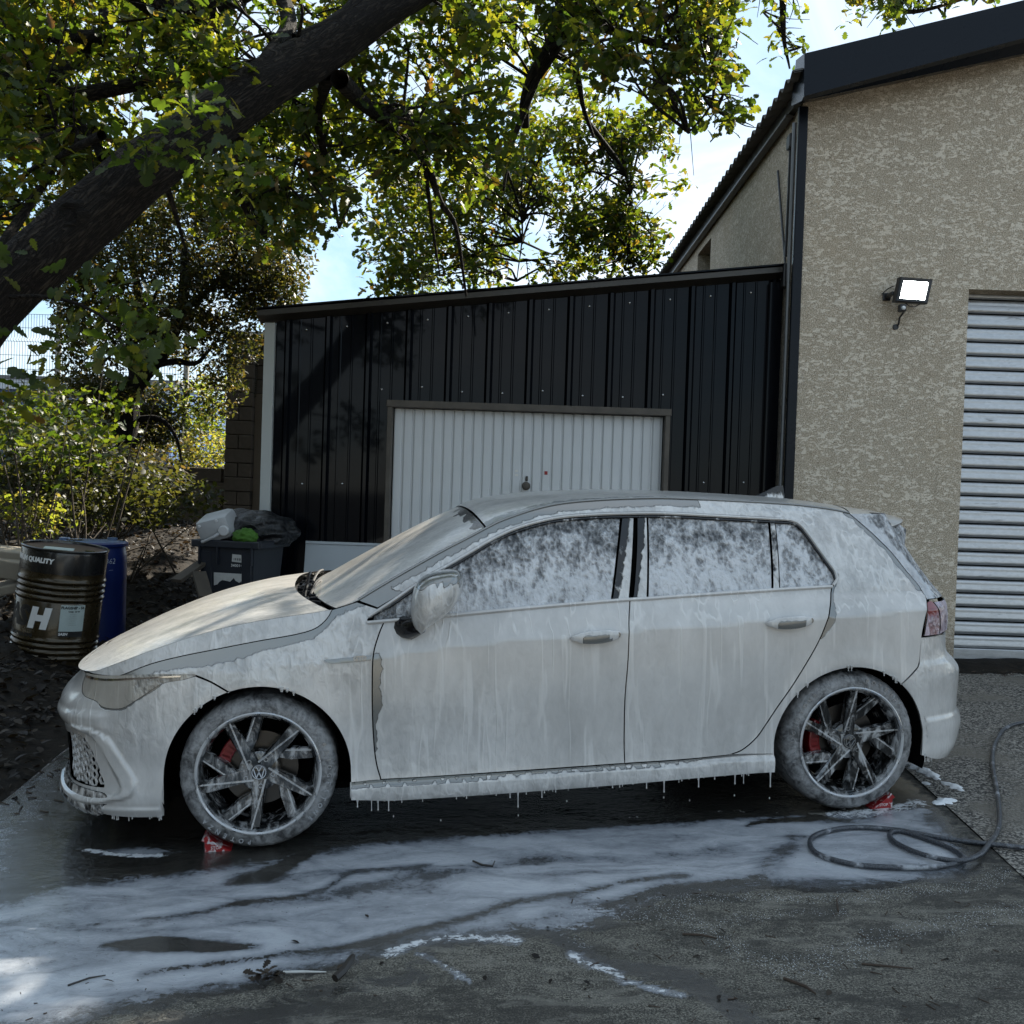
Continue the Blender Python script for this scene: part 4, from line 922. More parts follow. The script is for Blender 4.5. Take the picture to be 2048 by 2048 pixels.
def off_fb(u, z):
    u = np.asarray(u, float); z = np.asarray(z, float)
    a = sdf(u, z, BLO_S); b = sdf(u, z, BLI_S)
    o = .017*ss((a+.006)/.015) - .022*ss((b+.006)/.020)
    cz = np.interp(u, [-1.2, -.864, -.689, -.584, -.5], [.55, .565, .588, .592, .592])
    o = o + .014*ss((cz-z+.012)/.034)*ss((z-.49)/.05)*ss((-.55-u)/.08)            # bumper ledge below the lamp
    o = o + .008*ss((.205-z)/.012)*ss((-.38-u)/.02)
    return o
def foam_fb(u, z):
    d = sdf(u, z, cr(HLP, .03)); f = 1.05 - .85*ss((.022+d)/.02)*ss((u+.66)/.04)*ss((.72-z)/.02)
    return f
panel('front_bumper', poly(rev(farch()[i0-1:]), [(-.378, .156)], [(-.378, .156), (-.50, .155), (-.607, .163), (-.70, .168), (U_MIN, .172)], [(U_MIN, .172), (U_MIN, .728)], [(U_MIN, .728), (-.812, .728)], HLP[:13], [(-.242, .740), (-.18, .710), (-.112, .668)], step=.014) if False else
    poly([(-.112, .668), (-.18, .710), (-.243, .738)], rev(HLP[:12]), [(-.805, .728), (U_MIN, .722)], [(U_MIN, .722), (U_MIN, .172)], [(U_MIN, .172), (-.70, .168), (-.607, .163), (-.50, .155), (-.378, .156)], rev(farch()[i0-1:]), step=.014),
    'foam_on_silver_paint', .013, offf=off_fb, foam=foam_fb, lump=lambda u, z: .12+.5*ss((u+.60)/.08)*ss((z-.35)/.15), holes=[inset(cr(INT, .018), .001)])
panel('grille', [(-.60, .725), (-.80, .752), (U_MIN, .752), (U_MIN, .66), (-.86, .66), (-.70, .70)], 'black_plastic', .03, off=-.022, thick=.002, foam=0)  # grille panel added to stop sun leaking between bonnet and bumper
panel('headlight', poly(HLP + [HLP[0]], step=.012, gap=-.0014), 'foam_on_headlight', .014, off=-.0015, foam=lambda u, z: 1.0-.42*ss((u+.53)/.05), lump=lambda u, z: .15+.85*ss((u+.53)/.05))
# clear lamp details seen through the thin foam: a dark band and the light bar along the top of the lamp
panel('daytime_light_strip', poly([(-.79, .722), (-.62, .727), (-.45, .738), (-.30, .741)], [(-.30, .741), (-.30, .735)], [(-.30, .735), (-.45, .731), (-.62, .719), (-.79, .712)], gap=0), 'chrome', .02, off=.001, thick=.003, foam=.3)
# intake: dark cavity with honeycomb bars
panel('intake_back', poly(INT + [INT[0]], gap=-.01), 'black_plastic', .04, off=-.045, thick=.0, foam=0)
mb = MB(); hs = .030
for r in range(-1, 12):
    for c in range(-2, 28):
        cx = -1.16 + c*hs*1.5*1.15; cz = .24 + (r + (.5 if c % 2 else 0))*hs*1.0
        pts = [(cx + hs*.62*math.cos(k*math.pi/3), cz + hs*.58*math.sin(k*math.pi/3)) for k in range(7)]
        if not in_poly([cx], [cz], INT)[0]: continue
        P3 = side_pos(np.array([p[0] for p in pts]), np.array([p[1] for p in pts])); N3 = side_nrm(np.array([p[0] for p in pts]), np.array([p[1] for p in pts]))
        if N3[:, 1].mean() > 0: N3 = -N3
        mb.tube([tuple(v) for v in P3 - N3*(.020+.008*random.random())], [.0038+.003*random.random() for _ in pts], 5)
gr = mb.build('intake_mesh', 'foam_on_black_trim', car); at = gr.data.attributes.new('foam', 'FLOAT', 'POINT'); at.data.foreach_set('value', np.full(len(gr.data.vertices), .70, np.float32)); mirror_obj(gr, car)
panel('front_splitter', poly([(-.60, .236), (-.622, .254), (-.732, .258), (-.93, .252), (U_MIN, .248)], [(U_MIN, .248), (U_MIN, .160)], [(U_MIN, .160), (-.85, .160), (-.640, .166), (-.60, .175)], gap=0), 'foam_on_black_trim', .02, foam=.52, lump=.5, thick=.05,
    offf=lambda u, z: .005+.012*ss((.215-z)/.02)*ss((-.60-u)/.05))
# glass
DIV = .705
def foam_glass(a, b):
    def f(u, z):
        zt = np.interp(u, [p[0] for p in WTOP], [p[1] for p in WTOP]); zb = np.interp(u, [p[0] for p in BELT], [p[1] for p in BELT])
        t = (z-zb)/(zt-zb+.001); return a + (b-a)*ss(1-t*1.0)
    return f
wt = lambda a, b: [p for p in cr(WTOP, .03) if a < p[0] < b]
bl = lambda a, b: [p for p in cr(BELT, .05) if a < p[0] < b]
zat = lambda C, u: (u, float(np.interp(u, [p[0] for p in C], [p[1] for p in C])))
panel('quarter_light', poly([zat(BELT, .470)] + bl(.475, DIV-.01) + [zat(BELT, DIV-.006)], [zat(BELT, DIV-.006), zat(WTOP, DIV-.006)], rev(wt(.48, DIV-.01)), [(.475, .958), zat(BELT, .470)]), 'foam_on_glass', .02, off=-.006, foam=.50, lump=.8)
panel('side_window', poly([zat(BELT, DIV+.006)] + bl(DIV+.01, 1.50) + [(1.507, .994)], [(1.507, .994), (1.556, 1.18), (1.606, 1.355)], rev(wt(DIV+.01, 1.595)), [zat(WTOP, DIV+.006), zat(BELT, DIV+.006)]), 'foam_on_glass', .02, off=-.006, foam=foam_glass(.42, 1.0), lump=1.)
panel('side_window', poly([(1.675, 1.0)] + bl(1.69, 2.255) + [zat(BELT, 2.262)], [zat(BELT, 2.262), (2.302, 1.244), zat(WTOP, 2.318)], rev(wt(1.745, 2.31)), [(1.735, 1.356), (1.675, 1.0)]), 'foam_on_glass', .02, off=-.006, foam=foam_glass(.50, 1.0), lump=1.)
panel('rear_quarter_light', poly([zat(BELT, 2.298)] + bl(2.31, 2.53) + [(2.548, 1.033)], rev(WREAR[1:-1]), rev(wt(2.352, 2.43)), [zat(WTOP, 2.35), zat(BELT, 2.298)]), 'foam_on_glass', .02, off=-.006, foam=lambda u, z: .78-.5*ss((u-(2.36+.13*(1.33-z)/.3))/.12)*ss((z-1.08)/.08), lump=1.)
# pillars between the windows
panel('door_pillar', poly([(1.512, .999), (1.588, 1.000)], [(1.588, 1.000), (1.632, 1.195), (1.668, 1.352)], [(1.668, 1.352), (1.611, 1.354)], [(1.611, 1.354), (1.560, 1.18), (1.512, .999)]), 'foam_on_black_trim', .014, off=-.002, foam=lambda u, z: .18+.75*ss((u-(1.535+.285*(z-1.0)))/.02), lump=.9)
panel('door_pillar', poly([(1.606, 1.000), (1.670, 1.002)], [(1.670, 1.002), (1.730, 1.354)], [(1.730, 1.354), (1.683, 1.354)], [(1.683, 1.354), (1.650, 1.195), (1.606, 1.0)]), 'foam_on_black_trim', .014, off=-.002, foam=lambda u, z: .95-.9*ss((1.628+.285*(z-1.0)-u)/.012), lump=.9)
panel('window_divider', poly([(2.266, 1.026), (2.294, 1.027)], [(2.294, 1.027), (2.346, 1.326)], [(2.346, 1.326), (2.322, 1.328)], [(2.322, 1.328), (2.306, 1.244), (2.266, 1.026)], gap=.001), 'foam_on_black_trim', .012, off=.002, foam=.55, lump=.6)
def strip_along(name, c, w, mat, off=.004, foam=.7, n=6, r=None):
    C = np.array(cr(c, .02)); P = side_pos(C[:, 0], C[:, 1]); N = side_nrm(C[:, 0], C[:, 1]); N = N*(-np.sign(N[:, 1].mean()))
    o = MB().tube([tuple(v) for v in P+N*off], w, n).build(name, mat, car)
    at = o.data.attributes.new('foam', 'FLOAT', 'POINT'); at.data.foreach_set('value', np.full(len(o.data.vertices), foam, np.float32)); mirror_obj(o, car); return o
strip_along('window_trim', sh(WTOP, .006)[0:] + [(u+.006, z+.003) for u, z in WREAR[1:]], .0075, 'foam_on_silver_paint', .002, 1.2)
strip_along('belt_trim', sh(BELT, -.002), .0085, 'foam_on_silver_paint', .003, 1.2)
strip_along('roof_rail_trim', sh([p for p in RAIL if p[0] > .40], .002), .006, 'foam_on_silver_paint', .001, .2)
strip_along('window_seal', [(.455, .950)] + sh(WTOP[1:], -.008) + [(u-.006, z-.004) for u, z in WREAR[1:-1]], .006, 'foam_on_black_trim', -.001, .3)
# top patches
def patch(name, E, C, mat, n=2.4, ns=48, nt=60, foam=1., lump=.2, thick=.012, ydrop=0.):
    """surface between the near edge curve E (u,z on the body side), the centre line C (x,z) and the mirrored far edge"""
    def samp(c, k):
        c = np.array(cr(c, .01)); s = np.concatenate([[0], np.cumsum(np.hypot(*np.diff(c, axis=0).T))]); q = np.linspace(0, s[-1], k); return np.stack([np.interp(q, s, c[:, 0]), np.interp(q, s, c[:, 1])], -1)
    e = samp(E, nt); c = samp(C, nt); e3 = side_pos(e[:, 0], e[:, 1])
    s = np.linspace(-1, 1, ns); s = np.sign(s)*(1-(1-np.abs(s))**1.25)
    w = np.abs(s)**n
    X = c[:, None, 0] + (e3[:, None, 0]-c[:, None, 0])*w; Z = c[:, None, 1] + (e3[:, None, 2]-c[:, None, 1])*w; Y = np.abs(e3[:, None, 1])*s[None, :]
    P = np.stack([X, Y, Z], -1)
    du = np.gradient(P, axis=0); dv = np.gradient(P, axis=1); N = np.cross(du, dv); N /= np.linalg.norm(N, axis=-1, keepdims=True)+1e-12
    if N[..., 2].mean() < 0: N = -N
    I = np.arange(nt*ns).reshape(nt, ns); F = np.stack([I[:-1, :-1], I[1:, :-1], I[1:, 1:], I[:-1, 1:]], -1).reshape(-1, 4)
    V = P.reshape(-1, 3); NN = N.reshape(-1, 3)
    if (np.cross(V[F[:, 1]]-V[F[:, 0]], V[F[:, 3]]-V[F[:, 0]])*NN[F[:, 0]]).sum() < 0: F = F[:, ::-1]
    T = np.repeat(np.linspace(0, 1, nt), ns); S = np.tile(s, nt)
    fo = foam(T, S, V) if callable(foam) else np.full(len(V), float(foam)); lu = lump(T, S, V) if callable(lump) else np.full(len(V), float(lump))
    ring = np.concatenate([I[0], I[1:, -1], I[-1, ::-1][1:], I[::-1, 0][1:-1]]); b = len(V)
    VV = np.concatenate([V, V[ring]-NN[ring]*thick]); k = len(ring)
    FF = [list(f) for f in F] + [[int(ring[i]), b+i, b+(i+1) % k, int(ring[(i+1) % k])] for i in range(k)]
    o = mesh_np(name, VV, FF, mat, car, True, {'foam': np.concatenate([fo, fo[ring]*0]), 'lump': np.concatenate([lu, lu[ring]*0])})
    o.data.normals_split_custom_set_from_vertices(np.concatenate([NN, NN[ring]]).tolist()); return o
bonnet = patch('bonnet', CREST, [(-.845, .70), (-.80, .722), (-.74, .752), (-.62, .808), (-.47, .872), (-.31, .930), (-.10, .986), (.02, 1.006), (.115, 1.017)], 'wet_foam_sheet', 2.6, foam=lambda T, S, V: .95-.0*T)
ws = patch('windscreen', [(.318, .991)] + [p for p in RAIL if .40 < p[0] < .97] + [(.975, 1.305)], [(.200, .992), (.39, 1.100), (.58, 1.203), (.77, 1.300), (.945, 1.378)], 'wet_foam_on_windscreen', 2.2,
    foam=lambda T, S, V: 1.05 - 1.3*ss((T-.935-.02*np.sin(S*23)-.012*np.sin(S*61))/.02)*ss((S+.97)/.08)*ss((.15-S)/.35) - 1.2*ss((T-.985)/.01) - .35*ss((-.93-S)/.05))
roof = patch('roof', [(.982, 1.308)] + [p for p in RAIL if p[0] > .99], [(.953, 1.383), (1.03, 1.414), (1.16, 1.437), (1.35, 1.455), (1.64, 1.464), (1.84, 1.462), (2.14, 1.451), (2.54, 1.426), (2.72, 1.407), (2.84, 1.390)], 'wet_foam_sheet', 2.6, foam=lambda T, S, V: 1.0-.75*ss((-.84-S)/.08)*ss((.62-T)/.2))
spo = patch('roof_spoiler', [(2.752, 1.352), (2.86, 1.335), (2.99, 1.315), (3.09, 1.292)], [(2.845, 1.388), (3.0, 1.366), (3.12, 1.346), (3.22, 1.320)], 'foam_on_silver_paint', 3.0, ns=30, nt=14, thick=.03, lump=.35)
# spoiler end plates, cowl, wipers, aerial
for s in (-1, 1):
    a = side_pos(np.array([2.86]), np.array([1.262]))[0]; pts = [(2.80, 1.345), (3.055, 1.295), (3.10, 1.268), (3.075, 1.19), (3.06, 1.155)]
    ys = [-.60, -.545, -.53, -.56, -.60]
    V = [(x, s*abs(y), z) for (x, z), y in zip(pts, ys)] + [(x-.012, s*(abs(y)-.025), z) for (x, z), y in zip(pts, ys)]
    o = mesh_np('spoiler_deflector', V, [[0, 1, 2, 3, 4], [9, 8, 7, 6, 5]] + [[i, 5+i, 5+(i+1) % 5, (i+1) % 5] for i in range(5)], 'foam_on_glass', car, False, {'foam': np.full(10, .62), 'lump': np.full(10, 1.)})
cw = patch('cowl', [(.270, .945), (.330, .955)], [(.100, .975), (.215, .968)], 'black_plastic', 2.2, ns=40, nt=8)
mb = MB()
for k in range(2):
    y0 = (-.52, .02)[k]
    arm = [(.165+.02*abs(y0+.1)+.0*t, y0+.58*t, .997+.016*math.sin(t*3.14)) for t in np.linspace(0, 1, 8)]
    o = MB().tube(arm, [.012]+[.009]*6+[.006], 6).box((arm[0][0], arm[0][1], arm[0][2]-.012), (.05, .06, .035), bev=.008).build('wiper_arm', 'gloss_black', car)
    MB().tube([(x+.030+.035*i/7, y+.02, z+.012) for i, (x, y, z) in enumerate(arm)], .006, 6).build('wiper_blade', 'rubber', o)
for i in range(9):
    y = -.60+i*.12; MB().box((.17+.10*abs(y)**2, y, .985), (.10, .012, .02), rot=.5*(1 if i % 2 else -1), bev=.003).build('cowl_rib', 'foam_on_black_trim', car)
fin = []
for (x, z, w) in [(2.535, 1.425, .030), (2.60, 1.452, .024), (2.66, 1.480, .014), (2.695, 1.482, .010), (2.705, 1.41, .022)]: fin.append((x, z, w))
V = []
for x, z, w in fin: V += [(x, -w*.4, z), (x, w*.4, z)]
for x, z, w in fin: V += [(x, -w*1.2, 1.405), (x, w*1.2, 1.405)]
F = [[2*i, 2*i+1, 2*i+3, 2*i+2] for i in range(4)] + [[2*i, 2*i+2, 10+2*i+2, 10+2*i] for i in range(4)] + [[2*i+1, 10+2*i+1, 10+2*i+3, 2*i+3] for i in range(4)] + [[0, 10, 11, 1], [8, 9, 19, 18]]
mesh_np('roof_aerial', V, F, 'foam_on_black_trim', car, False, {'foam': np.r_[np.full(10, .25), np.full(10, .75)], 'lump': np.ones(20)})
# door handles with their recess cup
def handle(name, c, w, h, tilt):
    u, z = c
    cup = [(u+w*.36*math.cos(a)-.01, z+h*.60*math.sin(a)+.004) for a in np.linspace(0, 2*math.pi, 25)[:-1]]
    panel('handle_recess', cup, 'foam_on_silver_paint', .012, off=.0012, thick=.001, foam=.95, lump=0, offf=lambda uu, zz: -.0+0*uu)
    V = []; F = []; n = 16; m = 10
    for i in range(n+1):
        t = i/n; x = u-w/2+w*t; e = min(1, (math.sin(math.pi*min(max(t, .0), 1))**.42)); hh = h*.5*e*(.80 if t < .15 else 1); out = .030*math.sin(math.pi*t)**.5
        zz = z + tilt*(t-.5)
        b = side_pos(np.array([x]), np.array([zz]))[0]
        for k in range(m):
            a = 2*math.pi*k/m; ca = math.copysign(abs(math.cos(a))**.7, math.cos(a)); sa = math.copysign(abs(math.sin(a))**.7, math.sin(a))
            V.append((x, b[1]-out-.004-ca*.011*e, zz+sa*hh))
    F = [(i*m+k, i*m+(k+1) % m, (i+1)*m+(k+1) % m, (i+1)*m+k) for i in range(n) for k in range(m)] + [tuple(range(m))[::-1], tuple(n*m+k for k in range(m))]
    fo = np.array([.95 if (v[2] > z+h*.12+.006*math.sin(v[0]*160)) or abs(v[0]-u) > w*.28 else .15 for v in V])
    o = mesh_np(name, V, F, 'foam_on_silver_paint', car, True, {'foam': fo, 'lump': np.full(len(V), .5)})
    MB().lathe([(.0001, -.004), (.012, -.004), (.012, 0), (.009, .001), (.0001, .001)], 14, (u+w*.40, side_pos(np.array([u+w*.4]), np.array([z]))[0][1]-.022, z+tilt*.4), 'Y').build('key_cover', 'foam_on_silver_paint', o)
    mirror_obj(o, car)
handle('door_handle', (1.421, .850), .236, .058, .012)
handle('door_handle', (2.310, .887), .236, .058, .012)
# mirror
MO = cr([(.620, .993), (.624, 1.03), (.632, 1.067), (.65, 1.103), (.688, 1.127), (.747, 1.142), (.807, 1.146), (.831, 1.135), (.834, 1.10), (.824, 1.047), (.791, .996), (.746, .957), (.694, .924), (.662, .895), (.640, .915), (.625, .950)], .02, True)
MOa = np.array(MO); cen = MOa.mean(0) + np.array([-.01, .012])
V = []; n = len(MO); prof = [(1.0, -.835), (1.03, -.87), (1.03, -.93), (1.0, -.985), (.92, -1.03), (.78, -1.062), (.55, -1.083), (.28, -1.093)]
for sc_, y in prof:
    for p in MOa: q = cen+(p-cen)*sc_; V.append((q[0]+(y+.985)*.10, y, q[1]))
V.append((cen[0]-.01, -1.095, cen[1])); V.append((cen[0], -.83, cen[1]))
F = [(i*n+k, i*n+(k+1) % n, (i+1)*n+(k+1) % n, (i+1)*n+k) for i in range(len(prof)-1) for k in range(n)] + [((len(prof)-1)*n+k, (len(prof)-1)*n+(k+1) % n, len(V)-2) for k in range(n)] + [(k, (k+1) % n, len(V)-1) for k in range(n)]
ztop = [np.interp(v[0], [.62, .68, .75, .835], [1.07, 1.098, 1.105, 1.10]) for v in V]
fo = np.array([.05+1.1*float(ss((zt-v[2]+.006*math.sin(v[0]*190)+.005*math.sin(v[0]*83))/.012+.5)) for v, zt in zip(V, ztop)])
mir = mesh_np('door_mirror', V, F, 'foam_on_silver_paint', car, True, {'foam': fo, 'lump': np.full(len(V), .8)})
MB().tube([(.60, -.845, .905), (.625, -.90, .905), (.66, -.945, .925)], [.048, .046, .036], 12).build('mirror_foot', 'gloss_black', mir)
mm = mirror_obj(mir, car)
# fender badge
panel('fender_badge', poly([(.268, .784), (.30, .769), (.46, .777)], [(.46, .777), (.463, .797)], [(.463, .797), (.268, .784)], gap=0), 'foam_on_silver_paint', .012, off=.006, thick=.006, foam=.10, lump=.5)
bp = side_pos(np.array([.415]), np.array([.787]))[0]
text_mesh('badge_letters', 'GTD', .026, 'emblem_grey', car, basis((bp[0], bp[1]-.0075, bp[2]), (1, 0, .04), (0, 0, 1)), .002, bold=.0015)
# drops of foam along the bottom edge and the arches
def drips():
    mb = MB()
    def drop(u, z, L, r, y=None):
        p = side_pos(np.array([u]), np.array([z]))[0]; y = p[1]-.004 if y is None else y
        mb.tube([(p[0], y, z+.012), (p[0], y, z), (p[0], y, z-L*.35), (p[0], y, z-L*.8), (p[0], y, z-L*.93), (p[0], y, z-L)], [r*1.9, r*1.3, r*.55, r*.5, r*.85, r*.2], 6)
    sk = np.array(SKIRT_B[1:])
    for i in range(46):
        u = random.uniform(.39, 2.24); z = np.interp(u, sk[:, 0], sk[:, 1]); L = random.choice([.008, .010, .012, .016, .02, .02, .05 if random.random() < .4 else .015]); drop(u, z+.003, L, .0024+.0020*random.random())
    for u, L in ((.40, .03), (.53, .055), (1.05, .03), (1.085, .075), (1.19, .04), (1.66, .035), (1.74, .06), (1.90, .05), (2.07, .05), (2.235, .075)):
        z = np.interp(u, sk[:, 0], sk[:, 1]); drop(u, z+.003, L, .0042)
    for i in range(13): drop(random.uniform(-.60, -.39), .160, random.uniform(.008, .024), .0035)
    for i in range(8):
        a = random.uniform(.7, 2.4); drop(.372*math.cos(a), .312+.372*math.sin(a), random.uniform(.004, .010), .004)
        a = random.uniform(.7, 2.4); drop(2.62+.367*math.cos(a), .31+.359*math.sin(a), random.uniform(.006, .016), .0035)
    for i in range(8): drop(random.uniform(3.0, 3.12), .237, random.uniform(.01, .035), .0032)
    for u, z in ((.55, .10), (.75, .07), (1.085, .07), (1.74, .11), (1.86, .09), (2.07, .10), (2.235, .08), (1.3, .12)):
        p = side_pos(np.array([u]), np.array([.2]))[0]; mb.tube([(u, p[1], z+.010), (u, p[1], z+.004), (u, p[1], z)], [.0008, .003, .0008], 6)
    return mb
o = drips().build('foam_drip', 'foam_on_silver_paint', car); at = o.data.attributes.new('foam', 'FLOAT', 'POINT'); at.data.foreach_set('value', np.full(len(o.data.vertices), 1.5, np.float32)); tag(o, kind='stuff')
# dark body shell behind the panel gaps, floor and wheel housings
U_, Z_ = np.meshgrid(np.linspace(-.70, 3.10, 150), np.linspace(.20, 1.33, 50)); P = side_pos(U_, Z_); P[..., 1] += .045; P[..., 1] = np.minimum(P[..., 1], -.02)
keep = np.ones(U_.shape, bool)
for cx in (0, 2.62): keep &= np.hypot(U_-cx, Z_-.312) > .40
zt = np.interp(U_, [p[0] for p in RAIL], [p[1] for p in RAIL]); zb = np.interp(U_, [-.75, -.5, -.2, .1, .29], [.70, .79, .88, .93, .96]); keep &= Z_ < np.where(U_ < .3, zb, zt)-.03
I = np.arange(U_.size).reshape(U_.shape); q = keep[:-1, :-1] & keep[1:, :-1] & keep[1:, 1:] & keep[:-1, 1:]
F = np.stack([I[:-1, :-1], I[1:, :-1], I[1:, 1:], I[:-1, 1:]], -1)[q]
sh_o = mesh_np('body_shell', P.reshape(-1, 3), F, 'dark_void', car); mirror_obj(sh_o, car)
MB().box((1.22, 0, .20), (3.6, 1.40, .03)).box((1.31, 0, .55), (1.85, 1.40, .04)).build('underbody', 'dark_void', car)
MB().box((.02, 0, .52), (.46, 1.0, .56), bev=.04).build('engine_bay_blocker', 'dark_void', car)  # unseen block added to stop sun slipping through behind the bonnet
for cx in (0, 2.62):
    for s in (-1, 1):
        mb = MB(); n = 30; r = .395
        a = np.linspace(-.35, math.pi+.35, n); V = [(cx+r*math.cos(t), s*y, .312+r*math.sin(t)) for y in (.865, .50) for t in a]
        F = [(i, i+1, n+i+1, n+i) for i in range(n-1)] + [tuple(range(n, 2*n))]
        mb.add(V, F).build('wheel_arch_liner', 'dark_void', car, fix=False)
# ---------------------------------------------------------------- wheels
TR = .3225
def tyre(parent):
    prof = [(.236, .0), (.244, -.014), (.262, -.014), (.285, -.010), (.303, -.002), (.313, .010), (.3185, .026), (.3205, .05), (.322, .09), (.322, .145), (.3205, .185), (.3165, .21), (.30, .235), (.24, .236)]
    n = 192; V = []
    for j, (r, y) in enumerate(prof):
        for k in range(n):
            a = 2*math.pi*k/n; g = 0
            if 4 <= j <= 8 and (k+ (j-4)) % 4 == 0: g = .0065 if j > 4 else .003
            if j in (8, 9, 10) and (k+2*(j-8)) % 5 == 0: g = .006
            V.append(((r-g)*math.cos(a), y, (r-g)*math.sin(a)))
    F = [(i*n+k, i*n+(k+1) % n, (i+1)*n+(k+1) % n, (i+1)*n+k) for i in range(len(prof)-1) for k in range(n)]
    o = mesh_np('tyre', V, F, 'foamy_tyre', parent, True)
    bm = bmesh.new(); bm.from_mesh(o.data); bmesh.ops.recalc_face_normals(bm, faces=bm.faces[:]); bm.to_mesh(o.data); bm.free(); o.data.set_sharp_from_angle(angle=R(35))
    return o
def arc_text(name, s, r, a0, size, mat, parent, y, step):
    mb = None; objs = []
    for i, ch in enumerate(s):
        a = a0 - i*step
        m4 = basis((r*math.cos(a), y, r*math.sin(a)), (math.sin(a), 0, -math.cos(a)), (math.cos(a), 0, math.sin(a)))
        if ch == ' ': continue
        objs.append(text_mesh(name, ch, size, mat, parent, m4, .0012, bold=.0008))
    bm = bmesh.new()
    for o in objs: bm.from_mesh(o.data)
    o0 = objs[0]; bm.to_mesh(o0.data); bm.free()
    for o in objs[1:]: bpy.data.objects.remove(o)
    return o0
def wheel(cx, s, spin, y0, steer=0):
    w = empty('wheel'); w.parent = car; w.location = (cx, s*y0, TR); w.rotation_euler = (0, 0, (0 if s < 0 else math.pi) + steer)
    # local frame: -Y is the outer face
    tyre(w)
    if s < 0:
        arc_text('tyre_lettering', 'BRIDGESTONE', .286, R(195 if spin else 22), .026, 'emblem_grey', w, -.0115, R(6.6))
        arc_text('tyre_lettering', 'POTENZA', .286, R(75 if spin else 262), .026, 'emblem_grey', w, -.0115, R(6.8))
    MB().lathe([(.236, -.004), (.254, -.016), (.2555, -.020), (.250, -.0225), (.243, -.018), (.240, -.004), (.232, .03), (.222, .09), (.222, .20)], 96, axis='Y', cap=False).build('rim', 'foamy_cut_alloy', w)
    MB().lathe([(.2375, -.009), (.2285, .002), (.224, .03), (.2145, .09), (.2145, .19)], 72, axis='Y', cap=False).build('rim_barrel', 'foamy_dark_alloy', w, fix=False)
    # five split spokes
    def R2(p, a): return (p[0]*math.cos(a)-p[1]*math.sin(a), p[0]*math.sin(a)+p[1]*math.cos(a))
    RS = .250
    prim = [(-.04, .13), (.065, .27), (.545, .77), (.68, .655), (.24, .12), (.10, -.03)]
    sec = [(.285, .215), (.335, .385), (.50, .375), (.915, .372), (.945, .195), (.50, .175)]
    ridge = [(-.02, .175), (.655, .698), (.672, .680), (.0, .150)]
    ridge2 = [(.44, .352), (.925, .342), (.926, .322), (.42, .330)]
    for k in range(5):
        a = 2*math.pi*k/5 + spin
        mb = MB()
        for poly_, yo, dep in ((prim, -.003, .034), (sec, .006, .034)):
            q = [R2((p[0]*RS, p[1]*RS), a) for p in poly_]; c = (sum(p[0] for p in q)/len(q), sum(p[1] for p in q)/len(q)); n = len(q)
            tp = [(c[0]+(p[0]-c[0])*.80, c[1]+(p[1]-c[1])*.93) for p in q]
            # raise towards hub: dish the spoke slightly
            dish = lambda p: .018*(1-min(1, math.hypot(*p)/RS))
            V = [(p[0], yo+.010+dish(p), p[1]) for p in q] + [(p[0], yo+dep+dish(p), p[1]) for p in q] + [(p[0], yo-.004+dish(p), p[1]) for p in tp]
            F = [tuple(range(2*n, 3*n))] + [(i, (i+1) % n, 2*n+(i+1) % n, 2*n+i) for i in range(n)] + [(i, n+i, n+(i+1) % n, (i+1) % n) for i in range(n)] + [tuple(range(n, 2*n))]
            mb.add(V, F)
        sp = mb.build('spoke', ('foamy_cut_alloy' if k % 2 else 'foamy_dark_alloy') if False else 'foamy_dark_alloy', w)
        mb = MB()
        for rd, yo in ((ridge, -.0085), (ridge2, .0005)):
            q = [R2((p[0]*RS, p[1]*RS), a) for p in rd]; dish = lambda p: .018*(1-min(1, math.hypot(*p)/RS))
            V = [(p[0], yo+dish(p), p[1]) for p in q] + [(p[0], yo+.012+dish(p), p[1]) for p in q]
            mb.add(V, [(0, 1, 2, 3), (4, 7, 6, 5)] + [(i, 4+i, 4+(i+1) % 4, (i+1) % 4) for i in range(4)])
        mb.build('spoke_edge', 'foamy_cut_alloy', w)
        bx, bz = .058*math.cos(a+1.05), .058*math.sin(a+1.05)
        MB().lathe([(.0001, .010), (.006, .010), (.0065, .004), (.0095, .004), (.0105, .012), (.0155, .012), (.017, .018), (.017, .03)], 20, (bx, 0, bz), 'Y', cap=False).build('wheel_bolt', 'cut_alloy', w)
    MB().lathe([(.0001, .016), (.072, .018), (.082, .022), (.086, .05), (.07, .06)], 40, axis='Y', cap=False).build('hub', 'foamy_dark_alloy', w)
    cap = MB().lathe([(.0001, .004), (.030, .004), (.0325, .006), (.034, .010), (.034, .020)], 40, axis='Y').build('centre_cap', 'dark_alloy', w)
    mb = MB(); mb.lathe([(.0265, .0035), (.0265, .002), (.0295, .002), (.0295, .0035)], 40, axis='Y', cap=False)
    def bar(p, q, wd=.0042):
        p, q = R2(p, spin*.6), R2(q, spin*.6); d = Vector((q[0]-p[0], q[1]-p[1])); L = d.length; m = Matrix.Rotation(-math.atan2(d.y, d.x), 3, 'Y'); mb.box(((p[0]+q[0])/2, .0030, (p[1]+q[1])/2), (L, .002, wd), rot=m)
    for sx in (-1, 1):
        bar((sx*.0115, .0245), (0, .0035)); bar((sx*.0225, .0155), (sx*.0105, -.0235)); bar((sx*.0105, -.0235), (0, -.0005))
    mb.build('emblem', 'chrome', cap)
    MB().lathe([(.06, .075), (.155, .075), (.155, .10), (.06, .10)], 48, axis='Y', cap=False).build('brake_disc', 'brake_disc', w)
    ca = R(152) if cx < 1 else R(178)
    mb = MB(); 
    for i in range(7):
        t = ca-.42+.84*i/6; mb.box((.150*math.cos(t), .085, .150*math.sin(t)), (.052, .075, .045), rot=Matrix.Rotation(-t, 3, 'Y'), bev=.008)
    mb.build('brake_caliper', 'caliper_red', w)
